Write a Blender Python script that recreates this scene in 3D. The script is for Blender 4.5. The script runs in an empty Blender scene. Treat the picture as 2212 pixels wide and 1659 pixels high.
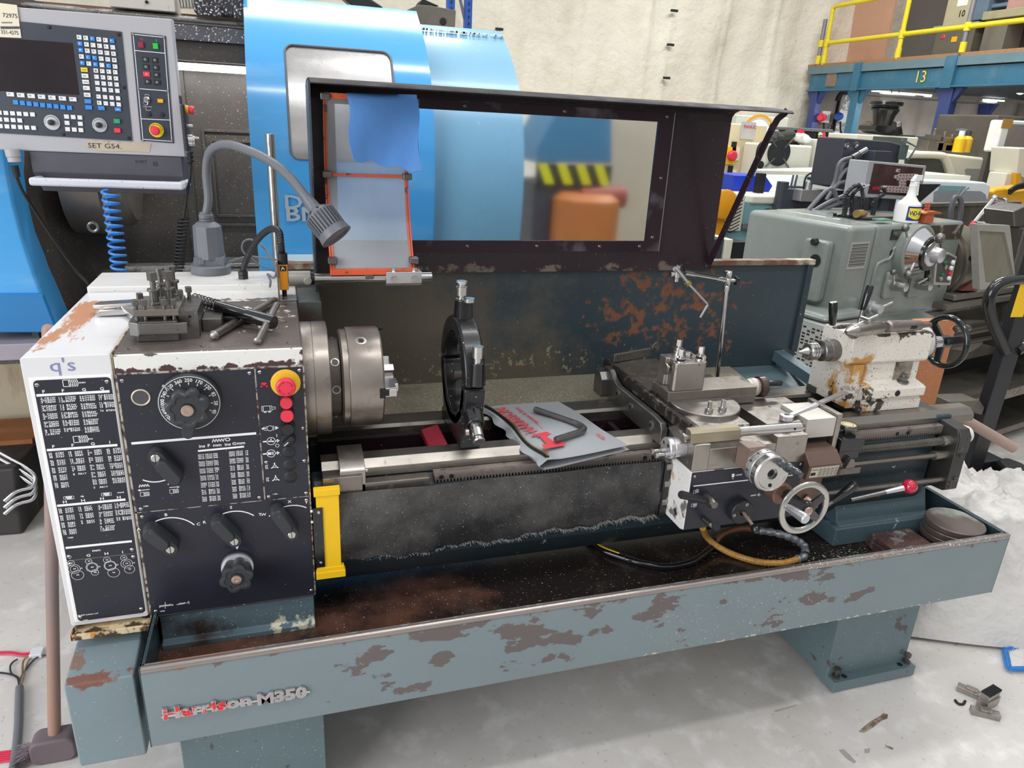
import bpy,bmesh,math,random
from mathutils import Vector as V,Matrix
random.seed(7)
C = bpy.context.scene.collection
D = bpy.data
PI = math.pi

# ---------------------------------------------------------------- camera
F = 1556.364
RC = ((0.95491255,-0.29262303,0.05013756),(-0.05578766,-0.34272824,-0.93777668),(0.29159861,0.89269766,-0.34360025))
CP = V((-0.02467472,-1.50965891,1.677))
cd = D.cameras.new('camera'); cam = D.objects.new('camera',cd); C.objects.link(cam)
cd.sensor_width = 36.0; cd.lens = F / 2212 * 36; cd.clip_start = 0.05; cd.clip_end = 100
mw = Matrix.Identity(4)
for i in range(3):
    mw[i][0] = RC[0][i]; mw[i][1] = -RC[1][i]; mw[i][2] = -RC[2][i]; mw[i][3] = CP[i]
cam.matrix_world = mw
bpy.context.scene.camera = cam

# ---------------------------------------------------------------- light
sc = bpy.context.scene
sc.view_settings.view_transform = 'Standard'; sc.view_settings.look = 'None'
sc.view_settings.gamma = 1; sc.view_settings.use_curve_mapping = False
sc.view_settings.exposure = 0.0
wd = D.worlds.new('workshop_daylight'); sc.world = wd; wd.use_nodes = True
wn = wd.node_tree.nodes; wl = wd.node_tree.links
bg = wn['Background']
tc = wn.new('ShaderNodeTexCoord'); sp = wn.new('ShaderNodeSeparateXYZ'); wl.new(tc.outputs['Generated'],sp.inputs[0])
rp = wn.new('ShaderNodeValToRGB'); wl.new(sp.outputs['Z'],rp.inputs[0])
rp.color_ramp.elements[0].position = 0.0; rp.color_ramp.elements[0].color = (0.42,0.42,0.42,1)
rp.color_ramp.elements[1].position = 0.6; rp.color_ramp.elements[1].color = (0.97,0.98,1.0,1)
wl.new(rp.outputs[0],bg.inputs[0]); bg.inputs[1].default_value = 0.80


def area(name,loc,target,sx,sy,power,col=(1,1,1)):
    l = D.lights.new(name,'AREA'); l.shape = 'RECTANGLE'; l.size = sx; l.size_y = sy; l.energy = power; l.color = col
    o = D.objects.new(name,l); C.objects.link(o); o.location = loc
    o.rotation_euler = (V(target) - V(loc)).to_track_quat('-Z','Y').to_euler(); return o


# roller door daylight from the left front, strip lights under the roof
area('roller_door_daylight',(-5.0,-2.6,2.6),(0.0,0.4,0.6),4.0,3.6,300,(0.93,0.96,1.0))
area('strip_light_front',(1.3,-1.4,5.0),(1.3,-0.9,0),3.2,0.25,60)
area('strip_light_middle',(2.2,1.0,5.2),(2.2,1.0,0),3.2,0.25,70)
area('strip_light_rear',(0.0,3.6,5.2),(0.0,3.6,0),3.2,0.3,80)
area('strip_light_far',(5.0,4.6,5.4),(5.0,4.8,0),3.2,0.3,230)
area('under_deck_lamp',(9.2,6.4,2.25),(9.2,6.9,0),2.4,0.2,70)
area('machine_work_light',(-0.1,1.72,1.79),(-0.1,2.0,1.3),0.9,0.03,3)


# ---------------------------------------------------------------- pixel helper (photo pixel -> point on a plane of known depth)
def ray(u,v):
    a = ((u - 1106) / F,(v - 829.5) / F,1.0)
    return V([sum(RC[k][i] * a[k] for k in range(3)) for i in range(3)])


def at(u,v,x=None,y=None,z=None):
    d = ray(u,v)
    for i,q in enumerate((x,y,z)):
        if q is not None:
            return CP + d * ((q - CP[i]) / d[i])


# ---------------------------------------------------------------- materials
def lin(c):
    if isinstance(c,str):
        c = [int(c[i:i + 2],16) / 255 for i in (0,2,4)]
    return tuple(x / 12.92 if x <= 0.04045 else ((x + 0.055) / 1.055) ** 2.4 for x in c) + (1.0,)


MATS = {}


def mat(name,col,rough=0.5,metal=0.0,layers=(),bump=0.0,bscale=60,var=0.08,vscale=6.0,coat=0.0,emit=None,alpha=None,trans=0.0,ior=1.45,coord='Object',stretch=None,bd=.004):
    """layers: dict(col, scale, thr, soft, rough, metal, box=(cx,cy,cz,hx,hy,hz), k=falloff, st=(sx,sy,sz), detail, inv)"""
    if name in MATS: return MATS[name]
    m = D.materials.new(name); m.use_nodes = True; MATS[name] = m
    n = m.node_tree.nodes; L = m.node_tree.links
    b = n['Principled BSDF']
    b.inputs['Roughness'].default_value = rough; b.inputs['Metallic'].default_value = metal
    b.inputs['IOR'].default_value = ior
    if coat: b.inputs['Coat Weight'].default_value = coat; b.inputs['Coat Roughness'].default_value = 0.12
    if trans: b.inputs['Transmission Weight'].default_value = trans
    if alpha is not None: b.inputs['Alpha'].default_value = alpha
    if emit:
        b.inputs['Emission Color'].default_value = lin(emit[0]); b.inputs['Emission Strength'].default_value = emit[1]
    t = n.new('ShaderNodeTexCoord'); src = t.outputs[coord]

    def mp(st):
        if not st: return src
        q = n.new('ShaderNodeMapping'); q.inputs['Scale'].default_value = st; L.new(src,q.inputs[0]); return q.outputs[0]

    def noise(sc_,det=5,st=None,rg=0.6,off=0):
        q = n.new('ShaderNodeTexNoise'); q.inputs['Scale'].default_value = sc_; q.inputs['Detail'].default_value = det; q.inputs['Roughness'].default_value = rg
        v_ = mp(st)
        if off:
            a = n.new('ShaderNodeVectorMath'); a.operation = 'ADD'; a.inputs[1].default_value = (off,off * 1.7,off * .6); L.new(v_,a.inputs[0]); v_ = a.outputs[0]
        L.new(v_,q.inputs['Vector']); return q.outputs['Fac']

    def mix(fac,a,b_,rgb=True):
        q = n.new('ShaderNodeMix'); q.data_type = 'RGBA' if rgb else 'FLOAT'
        ia,ib = (6,7) if rgb else (2,3)
        L.new(fac,q.inputs[0])
        for i,s in ((ia,a),(ib,b_)):
            if hasattr(s,'is_linked'): L.new(s,q.inputs[i])
            else: q.inputs[i].default_value = s
        return q.outputs[2 if rgb else 0]

    c0 = lin(col)
    if var:
        dk = tuple(x * (1 - var * 2.2) for x in c0[:3]) + (1,); lt = tuple(min(1,x * (1 + var * 1.6)) for x in c0[:3]) + (1,)
        co = mix(noise(vscale,6,stretch),dk,lt)
    else:
        q = n.new('ShaderNodeRGB'); q.outputs[0].default_value = c0; co = q.outputs[0]
    q = n.new('ShaderNodeValue'); q.outputs[0].default_value = rough; ro = q.outputs[0]
    if var:
        mr = n.new('ShaderNodeMapRange'); mr.inputs['From Min'].default_value = .3; mr.inputs['From Max'].default_value = .7
        mr.inputs['To Min'].default_value = max(.02,rough * .82); mr.inputs['To Max'].default_value = min(1,rough * 1.18)
        L.new(noise(vscale * 2.3,4,stretch,off=3),mr.inputs['Value']); ro = mr.outputs[0]
    q = n.new('ShaderNodeValue'); q.outputs[0].default_value = metal; me = q.outputs[0]
    hm = None
    for i,l in enumerate(layers):
        f = noise(l.get('scale',8),l.get('detail',6),l.get('st'),l.get('rg',.6),5 + 7 * i)
        if 'box' in l:
            cx,cy,cz,hx,hy,hz = l['box']
            a = n.new('ShaderNodeVectorMath'); a.operation = 'SUBTRACT'; L.new(src,a.inputs[0]); a.inputs[1].default_value = (cx,cy,cz)
            c = n.new('ShaderNodeVectorMath'); c.operation = 'ABSOLUTE'; L.new(a.outputs[0],c.inputs[0])
            d = n.new('ShaderNodeVectorMath'); d.operation = 'SUBTRACT'; L.new(c.outputs[0],d.inputs[0]); d.inputs[1].default_value = (hx,hy,hz)
            e = n.new('ShaderNodeVectorMath'); e.operation = 'MAXIMUM'; L.new(d.outputs[0],e.inputs[0]); e.inputs[1].default_value = (0,0,0)
            g = n.new('ShaderNodeVectorMath'); g.operation = 'LENGTH'; L.new(e.outputs[0],g.inputs[0])
            h = n.new('ShaderNodeMath'); h.operation = 'MULTIPLY'; L.new(g.outputs['Value'],h.inputs[0]); h.inputs[1].default_value = l.get('k',2.0)
            j = n.new('ShaderNodeMath'); j.operation = 'SUBTRACT'; L.new(f,j.inputs[0]); L.new(h.outputs[0],j.inputs[1]); f = j.outputs[0]
        mr = n.new('ShaderNodeMapRange'); th = l.get('thr',.55); so = l.get('soft',.015)
        mr.inputs['From Min'].default_value = th - so; mr.inputs['From Max'].default_value = th + so
        L.new(f,mr.inputs['Value']); mk = mr.outputs[0]
        if 'op' in l:
            w = n.new('ShaderNodeMath'); w.operation = 'MULTIPLY'; w.inputs[1].default_value = l['op']; L.new(mk,w.inputs[0]); mk = w.outputs[0]
        co = mix(mk,co,lin(l['col']))
        ro = mix(mk,ro,l.get('rough',.6),False); me = mix(mk,me,l.get('metal',0.0),False)
        if l.get('deep'):
            w = n.new('ShaderNodeMath'); w.operation = 'MULTIPLY'; w.inputs[1].default_value = -l['deep']; L.new(mk,w.inputs[0])
            if hm is None: hm = w.outputs[0]
            else:
                y = n.new('ShaderNodeMath'); L.new(hm,y.inputs[0]); L.new(w.outputs[0],y.inputs[1]); hm = y.outputs[0]
    L.new(co,b.inputs['Base Color']); L.new(ro,b.inputs['Roughness']); L.new(me,b.inputs['Metallic'])
    if bump or hm is not None:
        bu = n.new('ShaderNodeBump'); bu.inputs['Distance'].default_value = bd
        if bump:
            bu.inputs['Strength'].default_value = bump; h = noise(bscale,4,stretch)
            if hm is not None:
                y = n.new('ShaderNodeMath'); L.new(h,y.inputs[0]); L.new(hm,y.inputs[1]); h = y.outputs[0]
            L.new(h,bu.inputs['Height'])
        else:
            bu.inputs['Strength'].default_value = .5; L.new(hm,bu.inputs['Height'])
        L.new(bu.outputs[0],b.inputs['Normal'])
    return m


WH = dict(col='e6e2d6',scale=95,thr=.735,soft=.02,detail=2,rough=.6)      # pale swarf specks


def specks(col='d8d4c8',scale=120,thr=.72,**k):
    d = dict(col=col,scale=scale * 2.7,thr=thr + .006,soft=.03,detail=2,rough=.6); d.update(k); return d


M = {}
M['panel'] = mat('black_anodised_panel','272833',.33,0,[specks('c8c8c8',90,.765)],var=.05)
M['ink'] = mat('white_printed_ink','f0f0f0',.5,0,var=0)
M['redink'] = mat('red_printed_ink','d8284a',.5,0,var=0)
M['white'] = mat('white_enamel','dfdddb',.35,0,[dict(col='b98a5e',scale=5,thr=.68,soft=.06,rough=.6,op=.5),specks('6a5a50',60,.76)],var=.02,coat=.2)
M['door'] = mat('white_painted_cover','dad9da',.36,0,[dict(col='b4805f',scale=11,thr=.46,soft=.03,detail=10,rg=.75,box=(-.478,.24,1.208,.018,.19,.01),k=5.5,st=(2.2,.5,1),rough=.6),specks('8a7a70',55,.77)],var=.02,coat=.2)
M['worntop'] = mat('worn_brown_steel_plate','685f5a',.42,.35,[dict(col='e9e4d8',scale=30,thr=.585,soft=.03,detail=8,box=(-.13,.24,1.21,.1,.1,.02),k=3.5,rough=.7),specks('d8d0c0',100,.7,box=(-.1,.2,1.2,.25,.3,.1),k=1)],var=.12)
M['band'] = mat('chipped_white_band','e2e1dc',.4,0,[dict(col='4a3438',scale=26,thr=.50,soft=.02,detail=8,box=(-.18,0,1.168,.3,.05,.004),k=14,rough=.5),dict(col='5a504c',scale=24,thr=.5,soft=.02,detail=8,box=(-.18,0,1.216,.3,.05,.006),k=14,rough=.5),dict(col='4a3e3e',scale=24,thr=.5,soft=.02,detail=8,box=(.004,0,1.19,.005,.05,.05),k=14,rough=.5),specks('7a706a',80,.7)],var=.03)
M['steel'] = mat('bare_machined_steel','a8a39c',.3,.9,[dict(col='5e554e',scale=30,thr=.66,soft=.04,rough=.6,metal=.3,op=.6)],var=.14,vscale=14)
M['steeld'] = mat('dull_grey_steel','8d867e',.4,.85,[dict(col='4c443e',scale=36,thr=.63,soft=.05,rough=.65,metal=.3,op=.7)],var=.16,vscale=12)
M['chrome'] = mat('polished_chrome','d6d6d8',.14,1,var=.05)
M['bright'] = mat('bright_turned_steel','c9c7c4',.22,.95,var=.08,vscale=25)
M['alu'] = mat('brushed_aluminium','cfcfd2',.32,.8,var=.05,vscale=30,stretch=(1,12,1))
M['iron'] = mat('cast_iron_dark','5d5651',.46,.55,[specks('b0a89c',90,.74)],var=.2,vscale=9,bump=.15,bscale=90)
M['chuckm'] = mat('ground_chuck_steel','a0978f',.34,.85,[dict(col='564e48',scale=14,thr=.62,soft=.08,rough=.55,metal=.5,op=.6)],var=.14,vscale=8)
M['way'] = mat('ground_bed_way','8c8780',.34,.9,[dict(col='6a625a',scale=18,thr=.63,soft=.06,rough=.5,metal=.5,op=.6),specks('d0c8b8',130,.74)],var=.12,vscale=10,stretch=(.35,1,1))
M['black'] = mat('black_plastic','26272b',.38,0,[specks('b8b8b8',130,.76)],var=.08)
M['blackg'] = mat('black_gloss_enamel','17181b',.16,0,[specks('c8c4bc',110,.735)],var=.1,coat=.5)
M['rubber'] = mat('black_rubber','1c1c1e',.6,0,var=.1)
M['knob'] = mat('dark_grey_moulded_plastic','35373b',.42,0,[specks('c8c0b4',120,.75)],var=.1)
M['copper'] = mat('tarnished_brass_insert','b99f92',.35,.7,var=.12,vscale=30)
M['red'] = mat('red_button_plastic','e2344c',.38,0,var=.03,coat=.2)
M['yellow'] = mat('yellow_painted_steel','f2c21a',.4,0,[specks('5a4a20',90,.765)],var=.03)
M['ring'] = mat('yellow_plastic_ring','e8b82e',.4,0,var=.04)
TEAL = '788589'
PATCH = dict(col='675f5d',scale=12,thr=.54,soft=.008,detail=7,rg=.55,st=(.75,1,1.5),box=(.75,-.19,.56,.6,.1,.04),k=.9,rough=.5,metal=.1,deep=.5)
M['tray'] = mat('chipped_teal_paint',TEAL,.42,0,[PATCH,
    dict(col='6d6462',scale=30,thr=.46,soft=.015,detail=7,box=(.8,-.19,.60,1.3,.1,.006),k=9,rough=.5,metal=.2),
    dict(col='8d6a60',scale=20,thr=.5,soft=.02,detail=7,box=(-.28,-.19,.60,.14,.1,.006),k=9,rough=.6),
    dict(col='c9c4ae',scale=60,thr=.56,soft=.02,detail=4,box=(1.3,-.19,.392,.5,.1,.003),k=16,rough=.6),
    specks('dad8cc',75,.70,box=(1.1,-.19,.46,.2,.2,.05),k=.35)],var=.05,vscale=5,bump=.12,bscale=120)
M['trayin'] = mat('oily_black_tray_floor','2d2725',.2,.15,[dict(col='5f4034',scale=6,thr=.46,soft=.1,detail=8,rough=.35,box=(-.05,-.1,.52,.35,.1,.1),k=1.1),dict(col='6b625a',scale=3.5,thr=.60,soft=.08,rough=.3,op=.5),specks('b8b4a4',60,.70),specks('d8d4b8',50,.62,box=(1.45,-.1,.52,.16,.07,.03),k=2)],var=.2,vscale=4)
M['rim'] = mat('rubbed_bare_tray_rim','a39a94',.27,.7,[dict(col='7a5f58',scale=8,thr=.68,soft=.05,rough=.5),specks('e6e2cc',70,.64,box=(1.6,-.18,.6,.35,.1,.1),k=1)],var=.1,vscale=8)
M['teal'] = mat('teal_machine_paint','50646b',.42,0,[dict(col='b9bfae',scale=22,thr=.68,soft=.02,rough=.6),specks('dedccb',85,.725)],var=.08)
M['teald'] = mat('dark_teal_machine_paint','2c3940',.38,0,[specks('dedccb',90,.73),dict(col='d0ccb4',scale=28,thr=.69,soft=.02,rough=.6)],var=.1)
M['pedestal'] = mat('teal_pedestal_paint','65777c',.45,0,[dict(col='57504f',scale=10,thr=.63,soft=.01,detail=7,rough=.5),specks('dedccb',80,.72)],var=.06,bump=.08,bscale=110)
M['splash'] = mat('grimy_rusted_splash_paint','36434a',.36,0,[
    dict(col='5e574c',scale=3,thr=.40,soft=.10,detail=9,rg=.7,box=(.35,.62,.95,.35,.1,.15),k=.65,rough=.42),
    dict(col='7d5039',scale=19,thr=.545,soft=.03,detail=10,rg=.74,box=(1.22,.62,1.10,.2,.1,.08),k=.7,rough=.75),
    dict(col='8a8468',scale=45,thr=.60,soft=.02,detail=6,box=(.6,.62,.93,.55,.1,.03),k=3,rough=.6),
    specks('b8b09c',70,.71)],var=.12,vscale=3)
M['ledge'] = mat('swarf_dusted_ledge','857f6e',.5,.1,[specks('dcd6bc',120,.64),dict(col='5d5a50',scale=5,thr=.6,soft=.08,rough=.4,op=.5)],var=.12)
M['hood'] = mat('black_maroon_hood_paint','2d1f25',.3,0,[dict(col='74655a',scale=16,thr=.53,soft=.03,detail=9,rg=.7,box=(.8,.6,1.245,.9,.1,.008),k=8,rough=.7),specks('b8b0a8',60,.715)],var=.15,vscale=3,coat=.1)
M['frame'] = mat('dark_window_frame_steel','3a2c33',.28,.5,[dict(col='8a8288',scale=5,thr=.6,soft=.05,detail=8,rough=.3,metal=.7,op=.5)],var=.2)
M['tail'] = mat('chipped_cream_paint','dcd6cb',.42,0,[
    dict(col='b98a4c',scale=14,thr=.50,soft=.05,detail=8,box=(1.60,.14,.97,.03,.06,.09),k=4.5,rough=.6),
    dict(col='4d4540',scale=26,thr=.53,soft=.015,detail=8,box=(1.64,.1,.93,.06,.1,.03),k=4,rough=.5,metal=.2),
    dict(col='4e4642',scale=24,thr=.45,soft=.015,detail=8,box=(1.75,.11,1.152,.14,.03,.012),k=9,rough=.45,metal=.3),
    specks('4a4440',70,.66)],var=.04,bump=.15,bscale=100)
M['apron'] = mat('apron_chipped_white','e0ddd8',.42,0,[dict(col='8c8580',scale=10,thr=.56,soft=.02,detail=7,rough=.4,metal=.4),dict(col='b98f58',scale=12,thr=.66,soft=.04,rough=.6),specks('4a4440',80,.69)],var=.04)
M['scraper'] = mat('dusty_rubber_curtain','29292b',.5,0,[dict(col='5f5c58',scale=4,thr=.54,soft=.12,detail=9,rg=.7,rough=.7,op=.75),specks('b9b6ac',110,.70)],var=.2)
M['swarf'] = mat('grey_swarf_fluff','9a9894',.5,.4,var=.2,vscale=60)
M['slate'] = mat('rusty_brown_plate','5d4542',.45,.2,[dict(col='8a8580',scale=20,thr=.6,soft=.05,rough=.5),specks('d8d4cc',100,.7)],var=.15,bump=.3,bscale=60)
M['disc'] = mat('worn_steel_disc','6e625c',.35,.5,[dict(col='8f948c',scale=6,thr=.55,soft=.06,rough=.5)],var=.12)
M['orange'] = mat('orange_painted_rail','e0623a',.45,0,[dict(col='5a4238',scale=30,thr=.6,soft=.03,rough=.6)],var=.08)
M['orangelab'] = mat('orange_switch_body','d98a1e',.45,0,[specks('5a4a30',80,.72)],var=.04)
M['rag'] = mat('blue_cloth','5c93d8',.8,0,[dict(col='42526c',scale=25,thr=.56,soft=.06,detail=8,box=(.31,.39,1.53,.02,.1,.04),k=9,rough=.9)],var=.06,bump=.35,bscale=300)
M['bag'] = mat('grey_vinyl_pouch','9c9fa2',.38,0,var=.05,bump=.1,bscale=25,coat=.1)
M['bagred'] = mat('red_pouch_print','d4424c',.5,0,var=.02)
M['zip'] = mat('brass_zip_teeth','b59a62',.4,.8,var=.15,vscale=200)
M['gsteel'] = mat('dark_tool_steel','7a7875',.34,.85,[specks('c0c0c0',90,.74)],var=.14,vscale=20)
M['gplast'] = mat('grey_lamp_plastic','696c71',.42,0,[specks('c8c8c8',100,.75)],var=.06)
M['clear'] = mat('scratched_clear_polycarbonate','f2f6fa',.06,0,var=0,alpha=.22,ior=1.45)
M['hazy'] = mat('hazy_curved_polycarbonate','b9c0c6',.22,.0,var=.04,alpha=.5,ior=1.5)
M['redpaint'] = mat('red_paint','a8283c',.35,0,[specks('c8b8b8',80,.72)],var=.06,coat=.3)
M['floor'] = mat('worn_concrete_floor','cbc6c1',.5,0,[dict(col='a59c92',scale=55,thr=.66,soft=.03,detail=3,rough=.7,op=.6),dict(col='9a948e',scale=2.2,thr=.66,soft=.01,detail=8,rg=.5,st=(1,.25,1),rough=.6,op=.35),
    dict(col='8f867e',scale=1.3,thr=.62,soft=.12,detail=9,rough=.6,op=.45),
    dict(col='8b8380',scale=7,thr=.72,soft=.008,detail=6,rough=.6,op=.9),
    dict(col='6c625a',scale=16,thr=.745,soft=.01,detail=5,rough=.6),
    dict(col='f0eeec',scale=9,thr=.62,soft=.1,detail=8,rough=.6,op=.5)],var=.05,vscale=2.2,bump=.12,bscale=40)

# ---------------------------------------------------------------- mesh builder
GL = {}


def glyphs(s,bold=False):
    k = (s,bold)
    if k in GL: return GL[k]
    cu = D.curves.new('t','FONT'); cu.body = s; cu.size = 1; cu.resolution_u = 2; cu.fill_mode = 'FRONT'; cu.space_line = 1.0
    if bold: cu.offset = .018 if bold is True else bold
    ob = D.objects.new('t',cu); C.objects.link(ob)
    bpy.context.view_layer.update()
    me = ob.to_mesh()
    vs = [v.co.copy() for v in me.vertices]; fs = [list(p.vertices) for p in me.polygons]
    ob.to_mesh_clear(); D.objects.remove(ob); D.curves.remove(cu)
    GL[k] = (vs,fs); return GL[k]


def basis(d):
    d = V(d).normalized(); a = V((0,0,1)) if abs(d.z) < .9 else V((1,0,0))
    x = d.cross(a).normalized(); return x,d.cross(x).normalized(),d


def smooth_path(pts,n=6,closed=False):
    pts = [V(p) for p in pts]; out = []; N = len(pts)
    g = lambda i: pts[i % N] if closed else pts[max(0,min(N - 1,i))]
    for i in range(N if closed else N - 1):
        a,b,c,d = g(i - 1),g(i),g(i + 1),g(i + 2)
        for k in range(n):
            t = k / n
            out.append(.5 * ((2 * b) + (c - a) * t + (2 * a - 5 * b + 4 * c - d) * t * t + (3 * b - a - 3 * c + d) * t ** 3))
    if not closed: out.append(pts[-1])
    return out


class MB:
    def __init__(s,m=None):
        s.v = []; s.f = []; s.mi = []; s.m = m

    def add(s,vs,fs,mi=0,m=None):
        o = len(s.v)
        for p in vs:
            p = V(p)
            if m is not None: p = m @ p
            if s.m is not None: p = s.m @ p
            s.v.append(p)
        for f in fs: s.f.append([i + o for i in f]); s.mi.append(mi)
        return s

    def box(s,x0,x1,y0,y1,z0,z1,mi=0,m=None):
        vs = [(x,y,z) for x in (x0,x1) for y in (y0,y1) for z in (z0,z1)]
        return s.add(vs,[(0,1,3,2),(4,6,7,5),(0,4,5,1),(2,3,7,6),(0,2,6,4),(1,5,7,3)],mi,m)

    def obox(s,c,ax,hx,hy,hz,mi=0):
        """box centred c with local axes ax=(x,y,z)"""
        x,y,z = [V(a).normalized() for a in ax]; c = V(c)
        vs = [c + x * (a * hx) + y * (b * hy) + z * (e * hz) for a in (-1,1) for b in (-1,1) for e in (-1,1)]
        return s.add(vs,[(0,1,3,2),(4,6,7,5),(0,4,5,1),(2,3,7,6),(0,2,6,4),(1,5,7,3)],mi)

    def bar(s,a,b,w,h=None,mi=0,up=(0,0,1)):
        a,b = V(a),V(b); d = (b - a).normalized(); u = V(up); x = d.cross(u)
        if x.length < 1e-4: x = d.cross(V((1,0,0)))
        x.normalize(); u = x.cross(d).normalized()
        return s.obox((a + b) / 2,(d,x,u),(b - a).length / 2,w / 2,(h or w) / 2,mi)

    def prism(s,pts,ax,a0,a1,mi=0,m=None):
        n = len(pts)
        f = {'x': lambda p,a: (a,p[0],p[1]),'y': lambda p,a: (p[0],a,p[1]),'z': lambda p,a: (p[0],p[1],a)}[ax]
        vs = [f(p,a0) for p in pts] + [f(p,a1) for p in pts]
        fs = [tuple(range(n)),tuple(range(2 * n - 1,n - 1,-1))] + [(i,(i + 1) % n,n + (i + 1) % n,n + i) for i in range(n)]
        return s.add(vs,fs,mi,m)

    def hull(s,bot,top,mi=0):
        n = len(bot)
        fs = [tuple(range(n)),tuple(range(2 * n - 1,n - 1,-1))] + [(i,(i + 1) % n,n + (i + 1) % n,n + i) for i in range(n)]
        return s.add(list(bot) + list(top),fs,mi)

    def rev(s,o,d,prof,n=28,mi=0):
        """profile [(t, r), ...] revolved round o + t*d"""
        x,y,z = basis(d); o = V(o); vs = []; fs = []
        for t,r in prof:
            for k in range(n):
                a = 2 * PI * k / n; vs.append(o + z * t + (x * math.cos(a) + y * math.sin(a)) * max(r,1e-5))
        for i in range(len(prof) - 1):
            for k in range(n):
                k2 = (k + 1) % n; fs.append((i * n + k,i * n + k2,(i + 1) * n + k2,(i + 1) * n + k))
        fs.append(tuple(range(n))); fs.append(tuple((len(prof) - 1) * n + k for k in range(n)))
        return s.add(vs,fs,mi)

    def cyl(s,a,b,r,r2=None,n=24,mi=0):
        a,b = V(a),V(b); return s.rev(a,b - a,[(0,r),((b - a).length,r if r2 is None else r2)],n,mi)

    def hexa(s,a,b,r,mi=0): return s.cyl(a,b,r,n=6,mi=mi)

    def ball(s,c,r,n=20,mi=0,d=(0,0,1),sq=1.0):
        k = n // 2
        return s.rev(V(c),d,[(-r * sq * math.cos(PI * i / k),r * math.sin(PI * i / k)) for i in range(k + 1)],n,mi)

    def ringt(s,c,d,R,r,n=40,k=10,mi=0,prof=None):
        x,y,z = basis(d); c = V(c); prof = prof or [(r * math.cos(2 * PI * j / k),r * math.sin(2 * PI * j / k)) for j in range(k)]
        k = len(prof); vs = []
        for i in range(n):
            a = 2 * PI * i / n; e = x * math.cos(a) + y * math.sin(a)
            for p,q in prof: vs.append(c + e * (R + p) + z * q)
        fs = [(i * k + j,((i + 1) % n) * k + j,((i + 1) % n) * k + (j + 1) % k,i * k + (j + 1) % k) for i in range(n) for j in range(k)]
        return s.add(vs,fs,mi)

    def tube(s,pts,r,n=8,mi=0,sm=0,closed=False,rf=None):
        if sm: pts = smooth_path(pts,sm,closed)
        pts = [V(p) for p in pts]; N = len(pts); vs = []; fs = []
        px = None
        for i,p in enumerate(pts):
            d = (pts[(i + 1) % N] - pts[i - 1]) if closed else (pts[min(N - 1,i + 1)] - pts[max(0,i - 1)])
            if d.length < 1e-9: d = V((0,0,1))
            d.normalize()
            if px is None: px = basis(d)[0]
            px = px - d * px.dot(d)
            if px.length < 1e-5: px = basis(d)[0]
            px.normalize(); py = d.cross(px); rr = rf(i / (N - 1)) if rf else r
            for k in range(n):
                a = 2 * PI * k / n; vs.append(p + (px * math.cos(a) + py * math.sin(a)) * rr)
        for i in range(N if closed else N - 1):
            j = (i + 1) % N
            for k in range(n): fs.append((i * n + k,i * n + (k + 1) % n,j * n + (k + 1) % n,j * n + k))
        if not closed: fs.append(tuple(range(n))); fs.append(tuple((N - 1) * n + k for k in range(n)))
        return s.add(vs,fs,mi)

    def sheet(s,grid,th=None,mi=0):
        """grid[i][j] points; optional thickness along normals"""
        a,b = len(grid),len(grid[0]); P = [V(p) for r in grid for p in r]
        fs = [(i * b + j,i * b + j + 1,(i + 1) * b + j + 1,(i + 1) * b + j) for i in range(a - 1) for j in range(b - 1)]
        if not th: return s.add(P,fs,mi)
        Q = []
        for i in range(a):
            for j in range(b):
                e = V(grid[min(a - 1,i + 1)][j]) - V(grid[max(0,i - 1)][j]); g = V(grid[i][min(b - 1,j + 1)]) - V(grid[i][max(0,j - 1)])
                nn = e.cross(g); nn.normalize(); Q.append(V(grid[i][j]) + nn * th)
        o = a * b
        fs2 = fs + [tuple(o + q for q in reversed(f)) for f in fs]
        edge = [j for j in range(b)] + [i * b + b - 1 for i in range(1,a)] + [(a - 1) * b + j for j in range(b - 2,-1,-1)] + [i * b for i in range(a - 2,0,-1)]
        for q in range(len(edge)):
            e,g = edge[q],edge[(q + 1) % len(edge)]; fs2.append((e,g,o + g,o + e))
        return s.add(P + Q,fs2,mi)

    def ring2(s,c,x,y,r0,r1,mi=0,n=28,a0=0,a1=2 * PI):
        """flat annulus / arc in plane (x,y)"""
        c = V(c); x = V(x).normalized(); y = V(y).normalized(); vs = []
        for i in range(n + 1):
            a = a0 + (a1 - a0) * i / n; e = x * math.cos(a) + y * math.sin(a); vs += [c + e * r0,c + e * r1]
        return s.add(vs,[(2 * i,2 * i + 1,2 * i + 3,2 * i + 2) for i in range(n)],mi)

    def line(s,pts,w,nrm,mi=0):
        """flat stroke of width w through pts in the plane with normal nrm"""
        nrm = V(nrm)
        for a,b in zip(pts[:-1],pts[1:]):
            a,b = V(a),V(b); d = (b - a).normalized(); q = nrm.cross(d).normalized() * w / 2; e = d * w * .3
            s.add([a - q - e,b - q + e,b + q + e,a + q - e],[(0,1,2,3)],mi)
        return s

    def text(s,t,o,h,x=(1,0,0),y=(0,0,1),mi=0,depth=0,bold=False,sx=1.0,center=False):
        """h = capital height"""
        vs,fs = glyphs(t,bold)
        if not vs: return s
        k = h / .69; o = V(o); x = V(x).normalized(); y = V(y).normalized(); z = x.cross(y)
        w = max(v.x for v in vs) * k * sx; ox = -w / 2 if center else 0
        P = [o + x * (v.x * k * sx + ox) + y * v.y * k for v in vs]
        if not depth: return s.add(P,fs,mi)
        Q = [p + z * depth for p in P]; n = len(P); from collections import Counter
        ed = Counter(); dr = {}
        for f in fs:
            for a,b in zip(f,f[1:] + f[:1]): ed[frozenset((a,b))] += 1; dr[frozenset((a,b))] = (a,b)
        side = [(a,b,b + n,a + n) for e,(a,b) in dr.items() if ed[e] == 1]
        return s.add(P + Q,[tuple(i + n for i in f) for f in fs] + side,mi)


ROOTM = {}


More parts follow.
